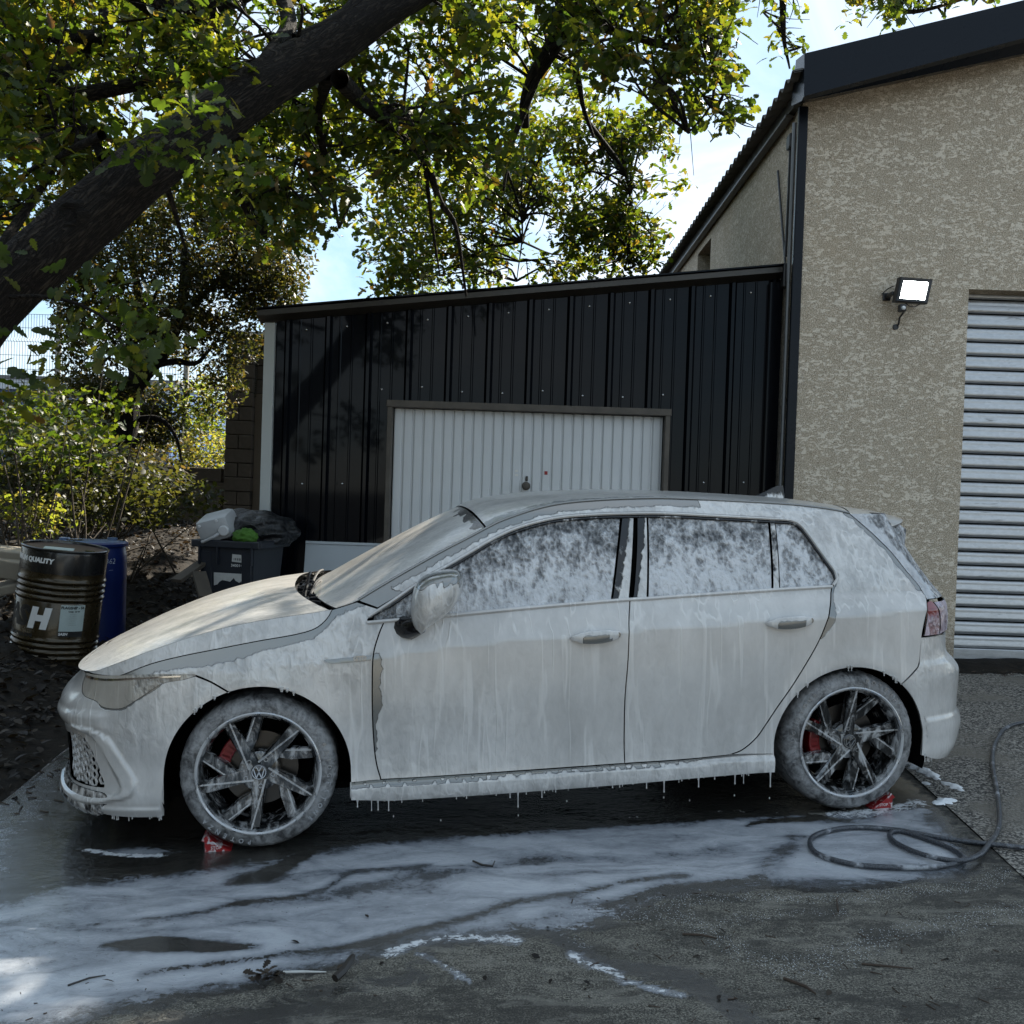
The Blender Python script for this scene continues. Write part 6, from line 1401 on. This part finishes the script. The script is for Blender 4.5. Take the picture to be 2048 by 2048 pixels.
def leaves(name, P, size, mat, parent, kind='oak', up=.5, droop=.4, rndv=None, flat=0.):
    """one mesh of many leaves at points P (n,3)"""
    V0, F0 = leaf_shape(kind); n = len(P); rg = RNG
    nrm = rg.normal(size=(n, 3)); nrm[:, 2] = np.abs(nrm[:, 2])+up*1.6; nrm /= np.linalg.norm(nrm, axis=1, keepdims=True)
    d = rg.normal(size=(n, 3)); d[:, 2] -= droop*1.5; d -= nrm*(d*nrm).sum(1, keepdims=True); d /= np.linalg.norm(d, axis=1, keepdims=True); x = np.cross(d, nrm)
    s = (size*(.65+.7*rg.random(n)))[:, None, None] if np.ndim(size) == 0 else np.asarray(size)[:, None, None]
    bend = (rg.random((n, 1))-.2)*.25
    q = V0[None] * np.ones((n, 1, 1)); q = np.stack([q[..., 0]*(.85+.3*rg.random((n, 1))), q[..., 1], q[..., 2]-bend*q[..., 1]**2], -1)
    V = P[:, None, :] + s*(q[..., :1]*x[:, None]+q[..., 1:2]*d[:, None]+q[..., 2:]*nrm[:, None])
    F = (F0[None]+(np.arange(n)*len(V0))[:, None, None]).reshape(-1, 3)
    rv = (rg.random(n)**1.2 if rndv is None else rndv); o = mesh_np(name, V.reshape(-1, 3), F, mat, parent, False, {'rnd': np.repeat(rv, len(V0))}); return o
def limb_np(pts, rads, n=12, seed=0, rough=.06):
    P = np.array(pts, float); C = np.array(cr(np.c_[P, np.array(rads)[:, None]], max(.04, .08*np.linalg.norm(P[-1]-P[0])/len(P)))); p = C[:, :3]; r = C[:, 3]
    m = len(p); t = np.gradient(p, axis=0); t /= np.linalg.norm(t, axis=1, keepdims=True); V = np.zeros((m, n, 3)); al = np.zeros((m, n)); ar = np.zeros((m, n)); prev = None; s = 0
    for i in range(m):
        if prev is None: a = np.array([0, 0, 1.]) if abs(t[i, 2]) < .9 else np.array([1., 0, 0]); x = np.cross(t[i], a)
        else: x = prev - t[i]*(prev@t[i])
        x /= np.linalg.norm(x); prev = x; y = np.cross(t[i], x)
        if i: s += np.linalg.norm(p[i]-p[i-1])
        for k in range(n):
            a = 2*math.pi*k/n; rr = r[i]*(1+rough*mnoise.noise(Vector((s*2.2+seed*7, math.cos(a)*1.3, math.sin(a)*1.3)))*2+.05*mnoise.noise(Vector((s*5, math.cos(a)*6, math.sin(a)*6+seed))))
            V[i, k] = p[i]+(x*math.cos(a)+y*math.sin(a))*rr; al[i, k] = s; ar[i, k] = r[i]*math.sin(a)+1.3*r[i]*abs(math.cos(a))+seed
    I = np.arange(m*n).reshape(m, n); F = np.stack([I[:-1], np.roll(I[:-1], -1, 1), np.roll(I[1:], -1, 1), I[1:]], -1).reshape(-1, 4)
    return V.reshape(-1, 3), F, al.ravel(), ar.ravel()
def limbs(name, specs, mat, parent, n=12):
    VV, FF, A, B = [], [], [], []; b = 0
    for k, (pts, rads) in enumerate(specs):
        V, F, a, c = limb_np(pts, rads, n, k); VV.append(V); FF.append(F+b); A.append(a); B.append(c); b += len(V)
    return mesh_np(name, np.concatenate(VV), np.concatenate(FF), mat, parent, True, {'along': np.concatenate(A), 'around': np.concatenate(B)})
D = 1.06004
def wp(u, v, Y): return atY(u*D, v*D, Y)
# --- the big oak: trunk leaning in from the left
trunk_px = [(-330, 980, 4.7), (-230, 850, 4.75), (-110, 690, 4.8), (0, 562, 4.85), (120, 452, 4.9), (235, 348, 5.0), (350, 262, 5.15), (480, 172, 5.35), (610, 92, 5.6), (740, 5, 5.9), (880, -75, 6.2), (1040, -150, 6.6), (1250, -210, 7.0), (1500, -250, 7.6)]
TP = [wp(*q) for q in trunk_px]; TRAD = [.26, .19, .160, .152, .147, .142, .137, .132, .126, .12, .11, .10, .08, .06]
ob = (TP[0][0]-.25, TP[0][1], float(bank(TP[0][0]-.25, TP[0][1]))-.1)
oak = empty('oak_tree', ob, 'big oak leaning in from the left, its leafy limbs hanging over car and shed', 'tree')
OM = Matrix.Translation(ob).inverted()
def op(o): o.matrix_parent_inverse = OM; return o
op(limbs('trunk', [([ob]+TP, [.36]+TRAD)], 'oak_bark', oak, 40))
def path(px, r0, r1): P = [wp(*q) for q in px]; return P, list(np.linspace(r0, r1, len(P)))
SP = [path([(-90, 160, 6.0), (0, 160, 6.0), (60, 172, 6.05), (130, 182, 6.1), (200, 170, 6.2), (300, 150, 6.4), (400, 120, 6.6)], .085, .03),
    path([(60, 172, 6.05), (110, 140, 6.2), (170, 95, 6.4), (240, 70, 6.5)], .06, .02), path([(125, 182, 6.1), (145, 225, 6.0), (175, 262, 5.9), (192, 300, 5.7)], .035, .022),
    path([(-80, 20, 6.5), (60, 60, 6.4), (185, 70, 6.3), (200, 30, 6.4), (215, -40, 6.6)], .05, .05), path([(215, -60, 5.6), (300, 5, 5.8), (360, 8, 5.9), (430, -10, 6.0), (520, -60, 6.2)], .10, .09),
    path([(500, 130, 5.4), (525, 90, 5.6), (545, 40, 5.8), (520, -40, 6.1)], .06, .045), path([(560, 80, 5.5), (640, 40, 5.6), (700, -30, 5.8)], .05, .04),
    path([(1075, -160, 6.7), (1072, -20, 6.8), (1062, 50, 6.9), (1035, 100, 7.0), (1005, 150, 7.1), (990, 200, 7.2), (992, 240, 7.3)], .10, .03),
    path([(1068, 20, 6.9), (1120, 45, 6.8), (1200, 70, 6.6), (1290, 100, 6.5), (1350, 140, 6.4)], .045, .012), path([(1040, 95, 7.0), (1085, 130, 7.2), (1100, 200, 7.4), (1120, 260, 7.5)], .03, .012),
    path([(1020, 130, 7.05), (985, 220, 7.1), (960, 290, 7.1), (950, 360, 7.2)], .03, .010), path([(640, 150, 5.6), (680, 190, 6.0), (740, 240, 6.4), (800, 300, 6.8), (830, 380, 7.0), (860, 430, 7.1), (880, 560, 7.2)], .055, .008),
    path([(700, 200, 6.2), (760, 215, 6.6), (820, 250, 6.9), (900, 330, 7.3)], .03, .008), path([(740, 240, 6.4), (790, 260, 6.6), (840, 300, 6.8)], .025, .01), path([(620, 140, 5.7), (600, 220, 6.2), (620, 330, 6.5), (640, 430, 6.7)], .04, .01),
    path([(800, 300, 6.8), (815, 420, 7.0), (830, 520, 7.1)], .018, .006), path([(1110, 230, 8.2), (1180, 330, 9.2), (1190, 430, 9.5), (1180, 510, 9.6)], .02, .006), path([(950, 300, 8.0), (985, 420, 9.6), (975, 530, 9.8)], .014, .005),
    path([(480, 190, 5.5), (440, 300, 5.9), (460, 390, 6.2), (500, 450, 6.4)], .035, .008), path([(300, 310, 5.3), (330, 400, 5.6), (350, 470, 5.8)], .022, .007), path([(20, 560, 4.7), (80, 560, 4.55), (150, 575, 4.45), (215, 620, 4.4), (250, 720, 4.4)], .012, .004),
    path([(1500, -250, 7.6), (1480, -60, 8.3), (1478, 60, 8.6), (1490, 130, 8.7)], .05, .008), path([(1500, -250, 7.6), (1650, -80, 9.0), (1700, 20, 9.2), (1850, -10, 9.4)], .05, .01), path([(0, 470, 5.2), (60, 380, 5.6), (100, 320, 5.9), (130, 250, 6.1)], .03, .01), path([(1350, 140, 6.4), (1340, 200, 6.4), (1300, 250, 6.4)], .012, .005),
    path([(192, 255, 5.1), (120, 290, 5.5), (60, 320, 5.8), (10, 370, 6.0)], .025, .008)]
for pts, rads in SP: op(limbs('limb', [(pts, rads)], 'oak_bark', oak, 10))
# cut knots on the trunk
ax = np.array(cr(np.array(TP), .04))
for (u, v, r) in ((132, 404, .050),):
    q = np.array(wp(u, v, 4.9)); dvec = (q-CAMPOS)/np.linalg.norm(q-CAMPOS); dd = np.linalg.norm(np.cross(ax-CAMPOS, dvec), axis=1); j = dd.argmin(); rt = np.interp(ax[j, 0], [p_[0] for p_ in TP], TRAD)
    tt = (ax[j]-CAMPOS) @ dvec - math.sqrt(max(1e-4, rt**2-dd[j]**2)); c = CAMPOS+dvec*tt; nr = Vector(c-ax[j]).normalized(); rot = nr.to_track_quat('Z', 'Y').to_matrix()
    o = MB().lathe([(r*2.0, -.05), (r*1.55, -.015), (r*1.2, .004), (r, .010), (r*.8, .006), (r*.55, -.006), (.0001, -.010)], 22, c, rot=rot, cap=False).build('knot', 'dark_bark', oak)
    for v_ in o.data.vertices:
        d_ = Vector(v_.co)-Vector(c); k_ = d_.length/r; v_.co = Vector(c)+d_*(1+.35*mnoise.noise(d_*30)) + nr*(.010*mnoise.noise(d_*55))
    op(o); 
    for an_ in ('along', 'around'):
        at = o.data.attributes.new(an_, 'FLOAT', 'POINT'); at.data.foreach_set('value', np.array([v_.co[0 if an_ == 'along' else 2]*1.5 for v_ in o.data.vertices], np.float32))
REG = [([(-60, -60), (640, -60), (500, 60), (430, 130), (330, 190), (200, 280), (100, 370), (-60, 500)], (5.2, 7.6), 88, .30),
    ([(640, -60), (1060, -60), (1020, 60), (960, 60), (900, 60), (850, 110), (930, 180), (960, 260), (900, 330), (840, 300), (760, 330), (690, 330), (600, 430), (520, 440), (420, 400), (330, 360), (360, 290), (470, 220), (560, 160)], (5.9, 8.2), 95, .30),
    ([(690, 330), (760, 330), (900, 330), (990, 300), (1010, 380), (960, 450), (930, 540), (890, 545), (850, 490), (790, 545), (745, 555), (705, 540), (740, 500), (690, 430)], (9.3, 11.0), 46, .33),
    ([(1000, -60), (1365, -60), (1385, 60), (1370, 130), (1385, 190), (1390, 270), (1350, 280), (1300, 240), (1240, 180), (1180, 120), (1110, 110), (1030, 120)], (5.7, 7.1), 56, .22),
    ([(950, 130), (1060, 170), (1110, 150), (1130, 220), (1120, 300), (1130, 420), (1130, 520), (1060, 540), (1020, 520), (1060, 430), (1000, 400), (970, 280)], (9.2, 10.6), 34, .30),
    ([(1130, 200), (1250, 200), (1280, 250), (1270, 350), (1225, 330), (1180, 300), (1190, 420), (1265, 455), (1260, 480), (1190, 510), (1130, 500)], (9.0, 10.3), 34, .27),
    ([(1440, 0), (1500, 0), (1490, 60), (1492, 110), (1470, 60)], (8.4, 8.9), 5, .14), ([(1560, -60), (1740, -60), (1700, 40), (1640, 30)], (8.8, 9.6), 10, .20), ([(1700, -60), (1932, -80), (1900, -10), (1760, 10)], (9.0, 9.8), 8, .20), ([(1250, -60), (1480, -60), (1440, -10), (1340, -20)], (7.6, 8.6), 8, .2)]
GAPS = [(600, 525, 45), (470, 40, 26), (650, 90, 24), (230, 230, 30), (90, 470, 22), (1180, 190, 34), (1140, 340, 26), (870, 100, 22), (560, 290, 16), (1000, 440, 22), (930, 230, 14), (740, 130, 16), (330, 60, 18), (30, 300, 16), (1240, 290, 30), (1040, 300, 14), (150, 120, 14), (790, 200, 10)]
rg = np.random.default_rng(11); LP = []; CL = []
for poly_, (y0, y1), n, rad in REG:
    P = np.array(poly_, float); lo, hi = P.min(0), P.max(0); k = 0; tries = 0; mine = []
    while k < n and tries < 6000:
        tries += 1; q = lo+(hi-lo)*rg.random(2)
        if not in_poly([q[0]], [q[1]], P)[0]: continue
        if any(math.hypot(q[0]-a, q[1]-b) < r+18 for a, b, r in GAPS): continue
        if any(math.hypot(q[0]-a, q[1]-b) < 17 for a, b in mine[-40:]): continue
        mine.append(q); Y = y0+(y1-y0)*rg.random(); c = np.array(wp(q[0], q[1], Y)); CL.append((c, rad)); k += 1
def clump_leaves(c, rad, n):
    """leaves gathered on short sprigs inside a clump"""
    m = max(3, n//9); tips = rg.normal(size=(m, 3)); tips /= np.linalg.norm(tips, axis=1, keepdims=True); tips *= (rg.random((m, 1))**.5)*rad*np.array([1, 1, .8]); tips = tips+c
    k = rg.integers(0, m, n); return tips[k]+rg.normal(size=(n, 3))*.045
TW = []
allp = np.array([p for pts, _ in SP+[(TP, TRAD)] for p in np.array(cr(np.array(pts), .2))])
for c, rad in CL:
    LP.append(clump_leaves(c, rad, int(78*(rad/.28)**2)))
    d = np.linalg.norm(allp-c, axis=1); j = d.argmin()
    if d[j] < 1.1:
        a = allp[j]; mid = (a+c)/2+rg.normal(size=3)*.08+np.array([0, 0, .06]); TW.append(([a, mid, c, c+(c-mid)*.35+rg.normal(size=3)*.05], [.013, .009, .006, .003]))
        for _ in range(2): e = c+rg.normal(size=3)*rad*.7; TW.append(([mid, (mid+e)/2+rg.normal(size=3)*.03, e], [.006, .004, .002]))
# foliage added above and beside the picture to shade the yard, continuing the crown
for _ in range(22):
    c = np.array([rg.uniform(-6.0, -1.8), rg.uniform(4.2, 8.2), rg.uniform(5.2, 7.2)])
    pr = CAX @ (c-CAMPOS); v = 1024-FPX*pr[1]/pr[2]
    if v < -60: LP.append(clump_leaves(c, .42, 120))
for c in ((2.75, 7.7, 5.75), (3.1, 7.8, 5.8), (3.45, 7.9, 5.95), (3.8, 8.1, 6.1), (3.0, 8.2, 6.2), (3.6, 8.4, 6.4), (2.5, 7.9, 5.9), (4.2, 8.2, 6.25)): LP.append(clump_leaves(np.array(c), .33, 100))
LP = np.concatenate(LP)
# near sprigs crossing the trunk
SPR = []
for (u, v, Y, n, r) in ((330, 235, 4.55, 40, .20), (390, 250, 4.5, 36, .18), (300, 280, 4.6, 22, .15), (240, 270, 4.7, 16, .15), (210, 640, 4.4, 34, .20), (150, 590, 4.5, 26, .17), (120, 640, 4.5, 20, .15), (245, 700, 4.4, 22, .13), (60, 720, 4.6, 22, .16), (30, 760, 4.6, 26, .17), (430, 330, 4.9, 30, .2), (500, 320, 5.1, 30, .2), (180, 560, 4.5, 18, .15), (290, 590, 4.7, 26, .18), (15, 500, 4.5, 8, .10), (220, 570, 4.6, 24, .18), (360, 200, 4.7, 26, .17)):
    SPR.append(clump_leaves(np.array(wp(u, v, Y)), r, n))
SPR = np.concatenate(SPR)
ALL = np.concatenate([SPR, LP]); pr = (ALL-CAMPOS) @ CAX.T; uu = 1024+FPX*pr[:, 0]/pr[:, 2]; vv = 1024-FPX*pr[:, 1]/pr[:, 2]
vis = (uu > 0) & (uu < 2048) & (vv > 0) & (vv < 2048); order = np.argsort(np.where(vis, pr[:, 2], 1e9)); near = order[:300]; restm = np.ones(len(ALL), bool); restm[near] = False
fo = op(leaves('foliage', ALL[restm], .088, 'oak_leaf', oak, 'oak', .35, .45)); fo['kind'] = 'stuff'
tmpl = []
for k in range(6):
    o = op(leaves('leaf', np.zeros((1, 3)), .098, 'oak_leaf', oak, 'oak', rndv=np.array([rg.random()**1.2]))); tmpl.append(o)
for i, q in enumerate(near):
    o = tmpl[i] if i < 6 else bpy.data.objects.new('leaf', tmpl[i % 6].data)
    if i >= 6: COL.objects.link(o); o.parent = oak; o.matrix_parent_inverse = OM
    o.location = ALL[q]; o.rotation_euler = (rg.normal()*.7, rg.normal()*.7, rg.random()*6.28); s = .75+.5*rg.random(); o.scale = (s, s, s)
o = op(limbs('twigs', TW, 'oak_bark', oak, 5)); o.name = 'twig_growth'; o['kind'] = 'stuff'
# --- dark holm oak beyond
HY = 12.3; hb_ = wp(215, 900, HY); hbz = float(bank(hb_[0], HY))
holm = empty('holm_oak', (hb_[0], HY, hbz), 'dark dense small-leaved tree with forked trunk beyond the drums', 'tree'); HM = Matrix.Translation((hb_[0], HY, hbz)).inverted()
def hp_(o): o.matrix_parent_inverse = HM; return o
HS = [path([(200, 960, HY), (225, 880, HY), (238, 800, HY), (245, 745, HY), (262, 715, HY)], .17, .13), path([(262, 715, HY), (300, 670, HY), (330, 620, HY-.2), (345, 560, HY-.3), (350, 470, HY-.3)], .12, .05), path([(258, 720, HY), (250, 640, HY+.2), (262, 560, HY+.3), (240, 460, HY+.3)], .09, .04), path([(285, 690, HY), (330, 682, HY), (370, 685, HY-.1), (395, 660, HY-.2)], .05, .02), path([(262, 790, HY), (300, 790, HY), (330, 820, HY), (343, 870, HY)], .04, .015), path([(330, 600, HY), (400, 540, HY), (450, 470, HY)], .05, .02), path([(270, 700, HY), (272, 620, HY), (300, 540, HY)], .045, .02)]
hp_(limbs('trunk', HS[:1], 'dark_bark', holm, 14))
for q in HS[1:]: hp_(limbs('limb', [q], 'dark_bark', holm, 8))
def crown_pts(centers, n_each):
    out = []
    for (u, v, Y, rx, rz, ry, n) in centers:
        c = np.array(wp(u, v, Y)); k = rg.normal(size=(n, 3)); k /= np.linalg.norm(k, axis=1, keepdims=True); k *= (rg.random((n, 1))**.45); P = c+k*np.array([rx, ry, rz])
        cl = np.array([mnoise.noise(Vector(p)*2.1) for p in P]); out.append(P[cl > -.12])
    return np.concatenate(out)
HC = [(330, 420, 11.9, 1.25, 1.0, 1.2, 13500), (220, 500, 12.2, .95, .95, 1.0, 9500), (450, 470, 12.0, .95, .8, 1.0, 9000), (400, 600, 12.1, .95, .6, .9, 7000), (500, 545, 12.2, .5, .42, .7, 3600), (300, 620, 12.6, .6, .5, .6, 3500), (400, 720, 12.4, .45, .5, .5, 2200), (180, 640, 12.3, .6, .55, .6, 3600), (480, 390, 12, .7, .6, .8, 4200), (150, 400, 12, .7, .7, .8, 4200), (170, 740, 12.0, .6, .35, .5, 2600), (260, 780, 13.0, .7, .5, .4, 3400), (150, 540, 12.2, .45, .5, .5, 1500)]
o = hp_(leaves('foliage', crown_pts(HC, 0), .070, 'holm_leaf', holm, 'small', .25, .2)); o['kind'] = 'stuff'
# --- shrubs
plain('stem_bark', (.05, .038, .026), .85, 0, var=.3, scale=20)
def shrub(name, u, v, Y, r, h, n, size, mat, label, kind='mid', stems=8, rnd0=0., rnd1=1., up=.3):
    c = wp(u, v, Y); z0 = float(bank(c[0], Y)); s = empty(name, (c[0], Y, z0), label, 'shrub'); inv_ = Matrix.Translation((c[0], Y, z0)).inverted(); c = np.array(c)
    k = rg.normal(size=(n, 3)); k /= np.linalg.norm(k, axis=1, keepdims=True); k *= rg.random((n, 1))**.4; P = c+k*np.array([r, r*.8, h]); P = P[(P[:, 2] > bank(P[:, 0], P[:, 1])+.01)]
    cl = np.array([mnoise.noise(Vector(p)*3.3) for p in P]); P = P[cl > -.08]
    o = leaves('foliage', P, size, mat, s, kind, up, .15, rnd0+(rnd1-rnd0)*rg.random(len(P))); o.matrix_parent_inverse = inv_; o['kind'] = 'stuff'
    specs = []
    for i in range(stems):
        b = np.array([c[0]+rg.normal()*r*.25, Y+rg.normal()*r*.2, z0-.02]); t = c+rg.normal(size=3)*np.array([r, r*.6, h])*.6; specs.append(([b, (b+t)/2+rg.normal(size=3)*.05, t], [.012, .008, .003]))
    o = limbs('stem', specs, 'stem_bark', s, 5) if False else None
    for q in specs: o = limbs('stem', [q], 'stem_bark', s, 5); o.matrix_parent_inverse = inv_; o.data.materials.clear(); o.data.materials.append(MATS['stem_bark'])
shrub('oak_shrub', 60, 830, 8.2, .62, .48, 650, .080, 'oak_leaf', 'leafy green oak sapling growing behind the oil drum', 'oak', 9, 0., .62)
shrub('oak_shrub', 150, 800, 8.4, .60, .40, 450, .085, 'oak_leaf', 'smaller oak sapling right of the one behind the drum', 'oak', 7, 0., .55)
shrub('bramble', 50, 970, 8.4, .50, .22, 1000, .045, 'shrub_leaf', 'sunlit tangle of dry weeds above the stone slabs', 'mid', 10, .4, 1.)
shrub('bramble', 190, 900, 10.5, 1.0, .40, 4000, .06, 'holm_leaf', 'shaded undergrowth left of the low block wall', 'mid', 8, .3, 1.)
shrub('dark_scrub', 215, 935, 9.6, 1.1, .34, 4200, .065, 'holm_leaf', 'dark low scrub on the bank behind the blue drum', 'mid', 8, 0., .7)
shrub('dark_scrub', 90, 880, 9.2, .9, .45, 3800, .07, 'holm_leaf', 'dark scrub behind the oak saplings at the left edge', 'mid', 8, 0., .7)
shrub('sunny_bush', 385, 790, 16.5, 1.0, .75, 5200, .075, 'shrub_leaf', 'bright yellow green bush in full sun beyond the low wall', 'mid', 8)
shrub('sunny_bush', 410, 860, 15.2, .95, .40, 3000, .06, 'shrub_leaf', 'dry brownish bush in the sun just above the low wall', 'mid', 8, .55, 1.)
shrub('undergrowth', 250, 835, 14.6, 1.1, .55, 4600, .07, 'holm_leaf', 'half lit scrub under the dark tree', 'mid', 8, .3, 1.)
shrub('undergrowth', 150, 815, 13.0, 1.2, .65, 6500, .075, 'holm_leaf', 'dark scrub to the left of the forked trunk', 'mid', 10)
shrub('undergrowth', 30, 800, 11.5, .9, .45, 2000, .07, 'oak_leaf', 'scrub at the left edge below the mesh fence', 'mid', 8)
# feathery young tree peeping over the shed
fz = wp(795, 540, 13.5); young = empty('young_tree', (fz[0], 13.5, float(bank(fz[0], 13.5))), 'pale feathery treetop peeping over the shed roof', 'tree'); YM = Matrix.Translation(young.location).inverted()
FS = [path([(798, 900, 13.5), (797, 640, 13.5), (795, 560, 13.5), (805, 500, 13.5)], .03, .004)] + [path([(796+a*.1, 590, 13.5), (796+a*.6, 560, 13.5), (796+a, 520+abs(a)*.2, 13.5)], .008, .003) for a in (-45, -25, 20, 42)]
o = limbs('trunk', FS[:1], 'dark_bark', young, 6); o.matrix_parent_inverse = YM
fp = np.concatenate([np.array(cr(np.array(p), .02)) for p, _ in FS]); fp = fp[fp[:, 2] > wp(795, 600, 13.5)[2]]; fp = np.repeat(fp, 9, 0)+rg.normal(size=(len(fp)*9, 3))*.045
o = leaves('foliage', fp, .05, 'shrub_leaf', young, 'small', .2, 0.); o.matrix_parent_inverse = YM; o['kind'] = 'stuff'
for q in FS[1:]: o = limbs('branch', [q], 'dark_bark', young, 5); o.matrix_parent_inverse = YM
# leaf litter on the bank
n = 15000; x = rg.uniform(-7, -2.2, n); y = rg.uniform(3.0, 13.6, n); k = x < SLAB_L(y)+.12*rg.normal(size=n); x, y = x[k], y[k]
P = np.stack([x, y, bank(x, y)+.012+.03*rg.random(len(x))], -1)
o = leaves('fallen_leaves', P, .062, 'fallen_leaf', None, 'mid', 1.2, 0.); o['kind'] = 'stuff'; tag(o, 'brown fallen leaves covering the bank', 'leaves')
x = rg.uniform(-1.2, 2.0, 26); y = rg.uniform(2.4, 3.4, 26); P = np.stack([x, y, gz(x, y)+.006], -1)
o = leaves('scattered_leaves', P, .03, 'fallen_leaf', None, 'mid', 2., 0.); o['kind'] = 'stuff'; tag(o, 'a few small dead leaves on the concrete', 'leaves')
wl = empty('wet_leaf_clump', (-.72, 2.98, gz(-.72, 2.98)), 'clump of wet yellowish leaves and bark stuck in the foam', 'leaves'); wi = Matrix.Translation(wl.location).inverted()
for i in range(16):
    P = np.array([[-.76+.10*rg.random(), 2.95+.05*rg.random(), 0]]); P[0, 2] = gz(P[0, 0], P[0, 1])+.008+.012*rg.random()
    o = leaves('leaf', P, .05, 'fallen_leaf', wl, 'oak', 1.5, 0., np.array([.3+.7*rg.random()])); o.matrix_parent_inverse = wi
# --- mesh fence and the works building behind it
FY = 19.0; fl0, fl1 = wp(-60, 700, FY), wp(190, 700, FY); fzb = 1.3
plain('fence_post', (.24, .225, .20), .6, .2); plain('fence_wire', (.05, .055, .05), .5, .5)
fen = empty('mesh_fence', (fl0[0], FY, fzb), 'welded wire mesh fence with a pale post behind the dark tree', 'fence'); fm = Matrix.Translation((-fl0[0], -FY, -fzb))
pt = wp(112, 590, FY); pb_ = wp(112, 760, FY)
for xx in (pt[0], pt[0]-2.5, pt[0]+2.5):
    o = MB().box((xx, FY, (pt[2]+fzb)/2+.1), (.085, .085, pt[2]-fzb+.2), bev=.006).build('fence_post', 'fence_post', fen); o.matrix_parent_inverse = fm
for a in (-2.5, 0.0):
    mb = MB(); x0, x1 = pt[0]+a+.05, pt[0]+a+2.45; ztop_ = pt[2]-.05
    for i in range(46): x = x0+(x1-x0)*i/45; mb.tube([(x, FY-.02, fzb), (x, FY-.02, ztop_-.55), (x, FY-.08, ztop_-.5), (x, FY-.02, ztop_-.45), (x, FY-.02, ztop_)], .0045, 4, cap=False)
    for i in range(14): z = fzb+(ztop_-fzb)*i/13; mb.tube([(x0, FY-.02, z), (x1, FY-.02, z)], .0045, 4, cap=False)
    o = mb.build('mesh_panel', 'fence_wire', fen, fix=False); o.matrix_parent_inverse = fm
GY = 42.0; g0, g1 = wp(-300, 690, GY), wp(235, 752, GY); g2 = wp(-300, 820, GY)
plain('works_blue', (.055, .11, .26), .5); plain('works_white', (.50, .52, .54), .5); plain('works_roof', (.13, .125, .12), .7)
wk = empty('works_building', (g0[0], GY, 0), 'low blue and white industrial building far behind the fence', 'building'); wm = Matrix.Translation((-g0[0], -GY, 0))
def wkb(mb, n_, m_): o = mb.build(n_, m_, wk); o.matrix_parent_inverse = wm
x0, x1 = g0[0], g1[0]+2; zr = wp(0, 715, GY)[2]
wkb(MB().box(((x0+x1)/2, GY+6, zr/2-1), (x1-x0, 12, zr+2)), 'wall', 'works_blue'); wkb(MB().box(((x0+x1)/2, GY-.1, zr-.22), (x1-x0+.4, .3, .42)), 'white_band', 'works_white')
V = [(x0-.3, GY-.3, zr), (x1+.3, GY-.3, zr), (x1+.3, GY+12, zr+.9), (x0-.3, GY+12, zr+.9)]; V += [(a, b, c+.15) for a, b, c in V]
wkb(MB().add(V, [(0, 1, 2, 3), (7, 6, 5, 4), (0, 4, 5, 1), (1, 5, 6, 2), (2, 6, 7, 3), (3, 7, 4, 0)]), 'roof', 'works_roof')
for i in range(5): wkb(MB().box((x0+1.6+i*2.6, GY-.08, zr-1.5), (1.5, .12, .9)), 'window', 'works_white')

# unseen leaves added behind the viewer to darken the wet front end's reflections
P = np.concatenate([np.array([x, y, 0])+rg.normal(size=(900, 3))*np.array([1.3, 1.2, 1.4])+np.array([0, 0, z]) for x, y, z in ((-8, -1.5, 2.0), (-9, -4, 2.4), (-7.5, 1.0, 2.0), (-8.2, 3.0, 2.6), (-9.5, 5.2, 2.4), (-9.0, 2.0, 4.6), (-10, 5.0, 5.0), (-8, -6, 2.4))])
P = P[P[:, 2] > bank(P[:, 0], P[:, 1])]; o = leaves('added_dark_foliage', P, .42, 'holm_leaf', None, 'mid', .3, .1); o['kind'] = 'stuff'; tag(o, 'unseen dark foliage added behind the viewer to darken reflections', 'trees')
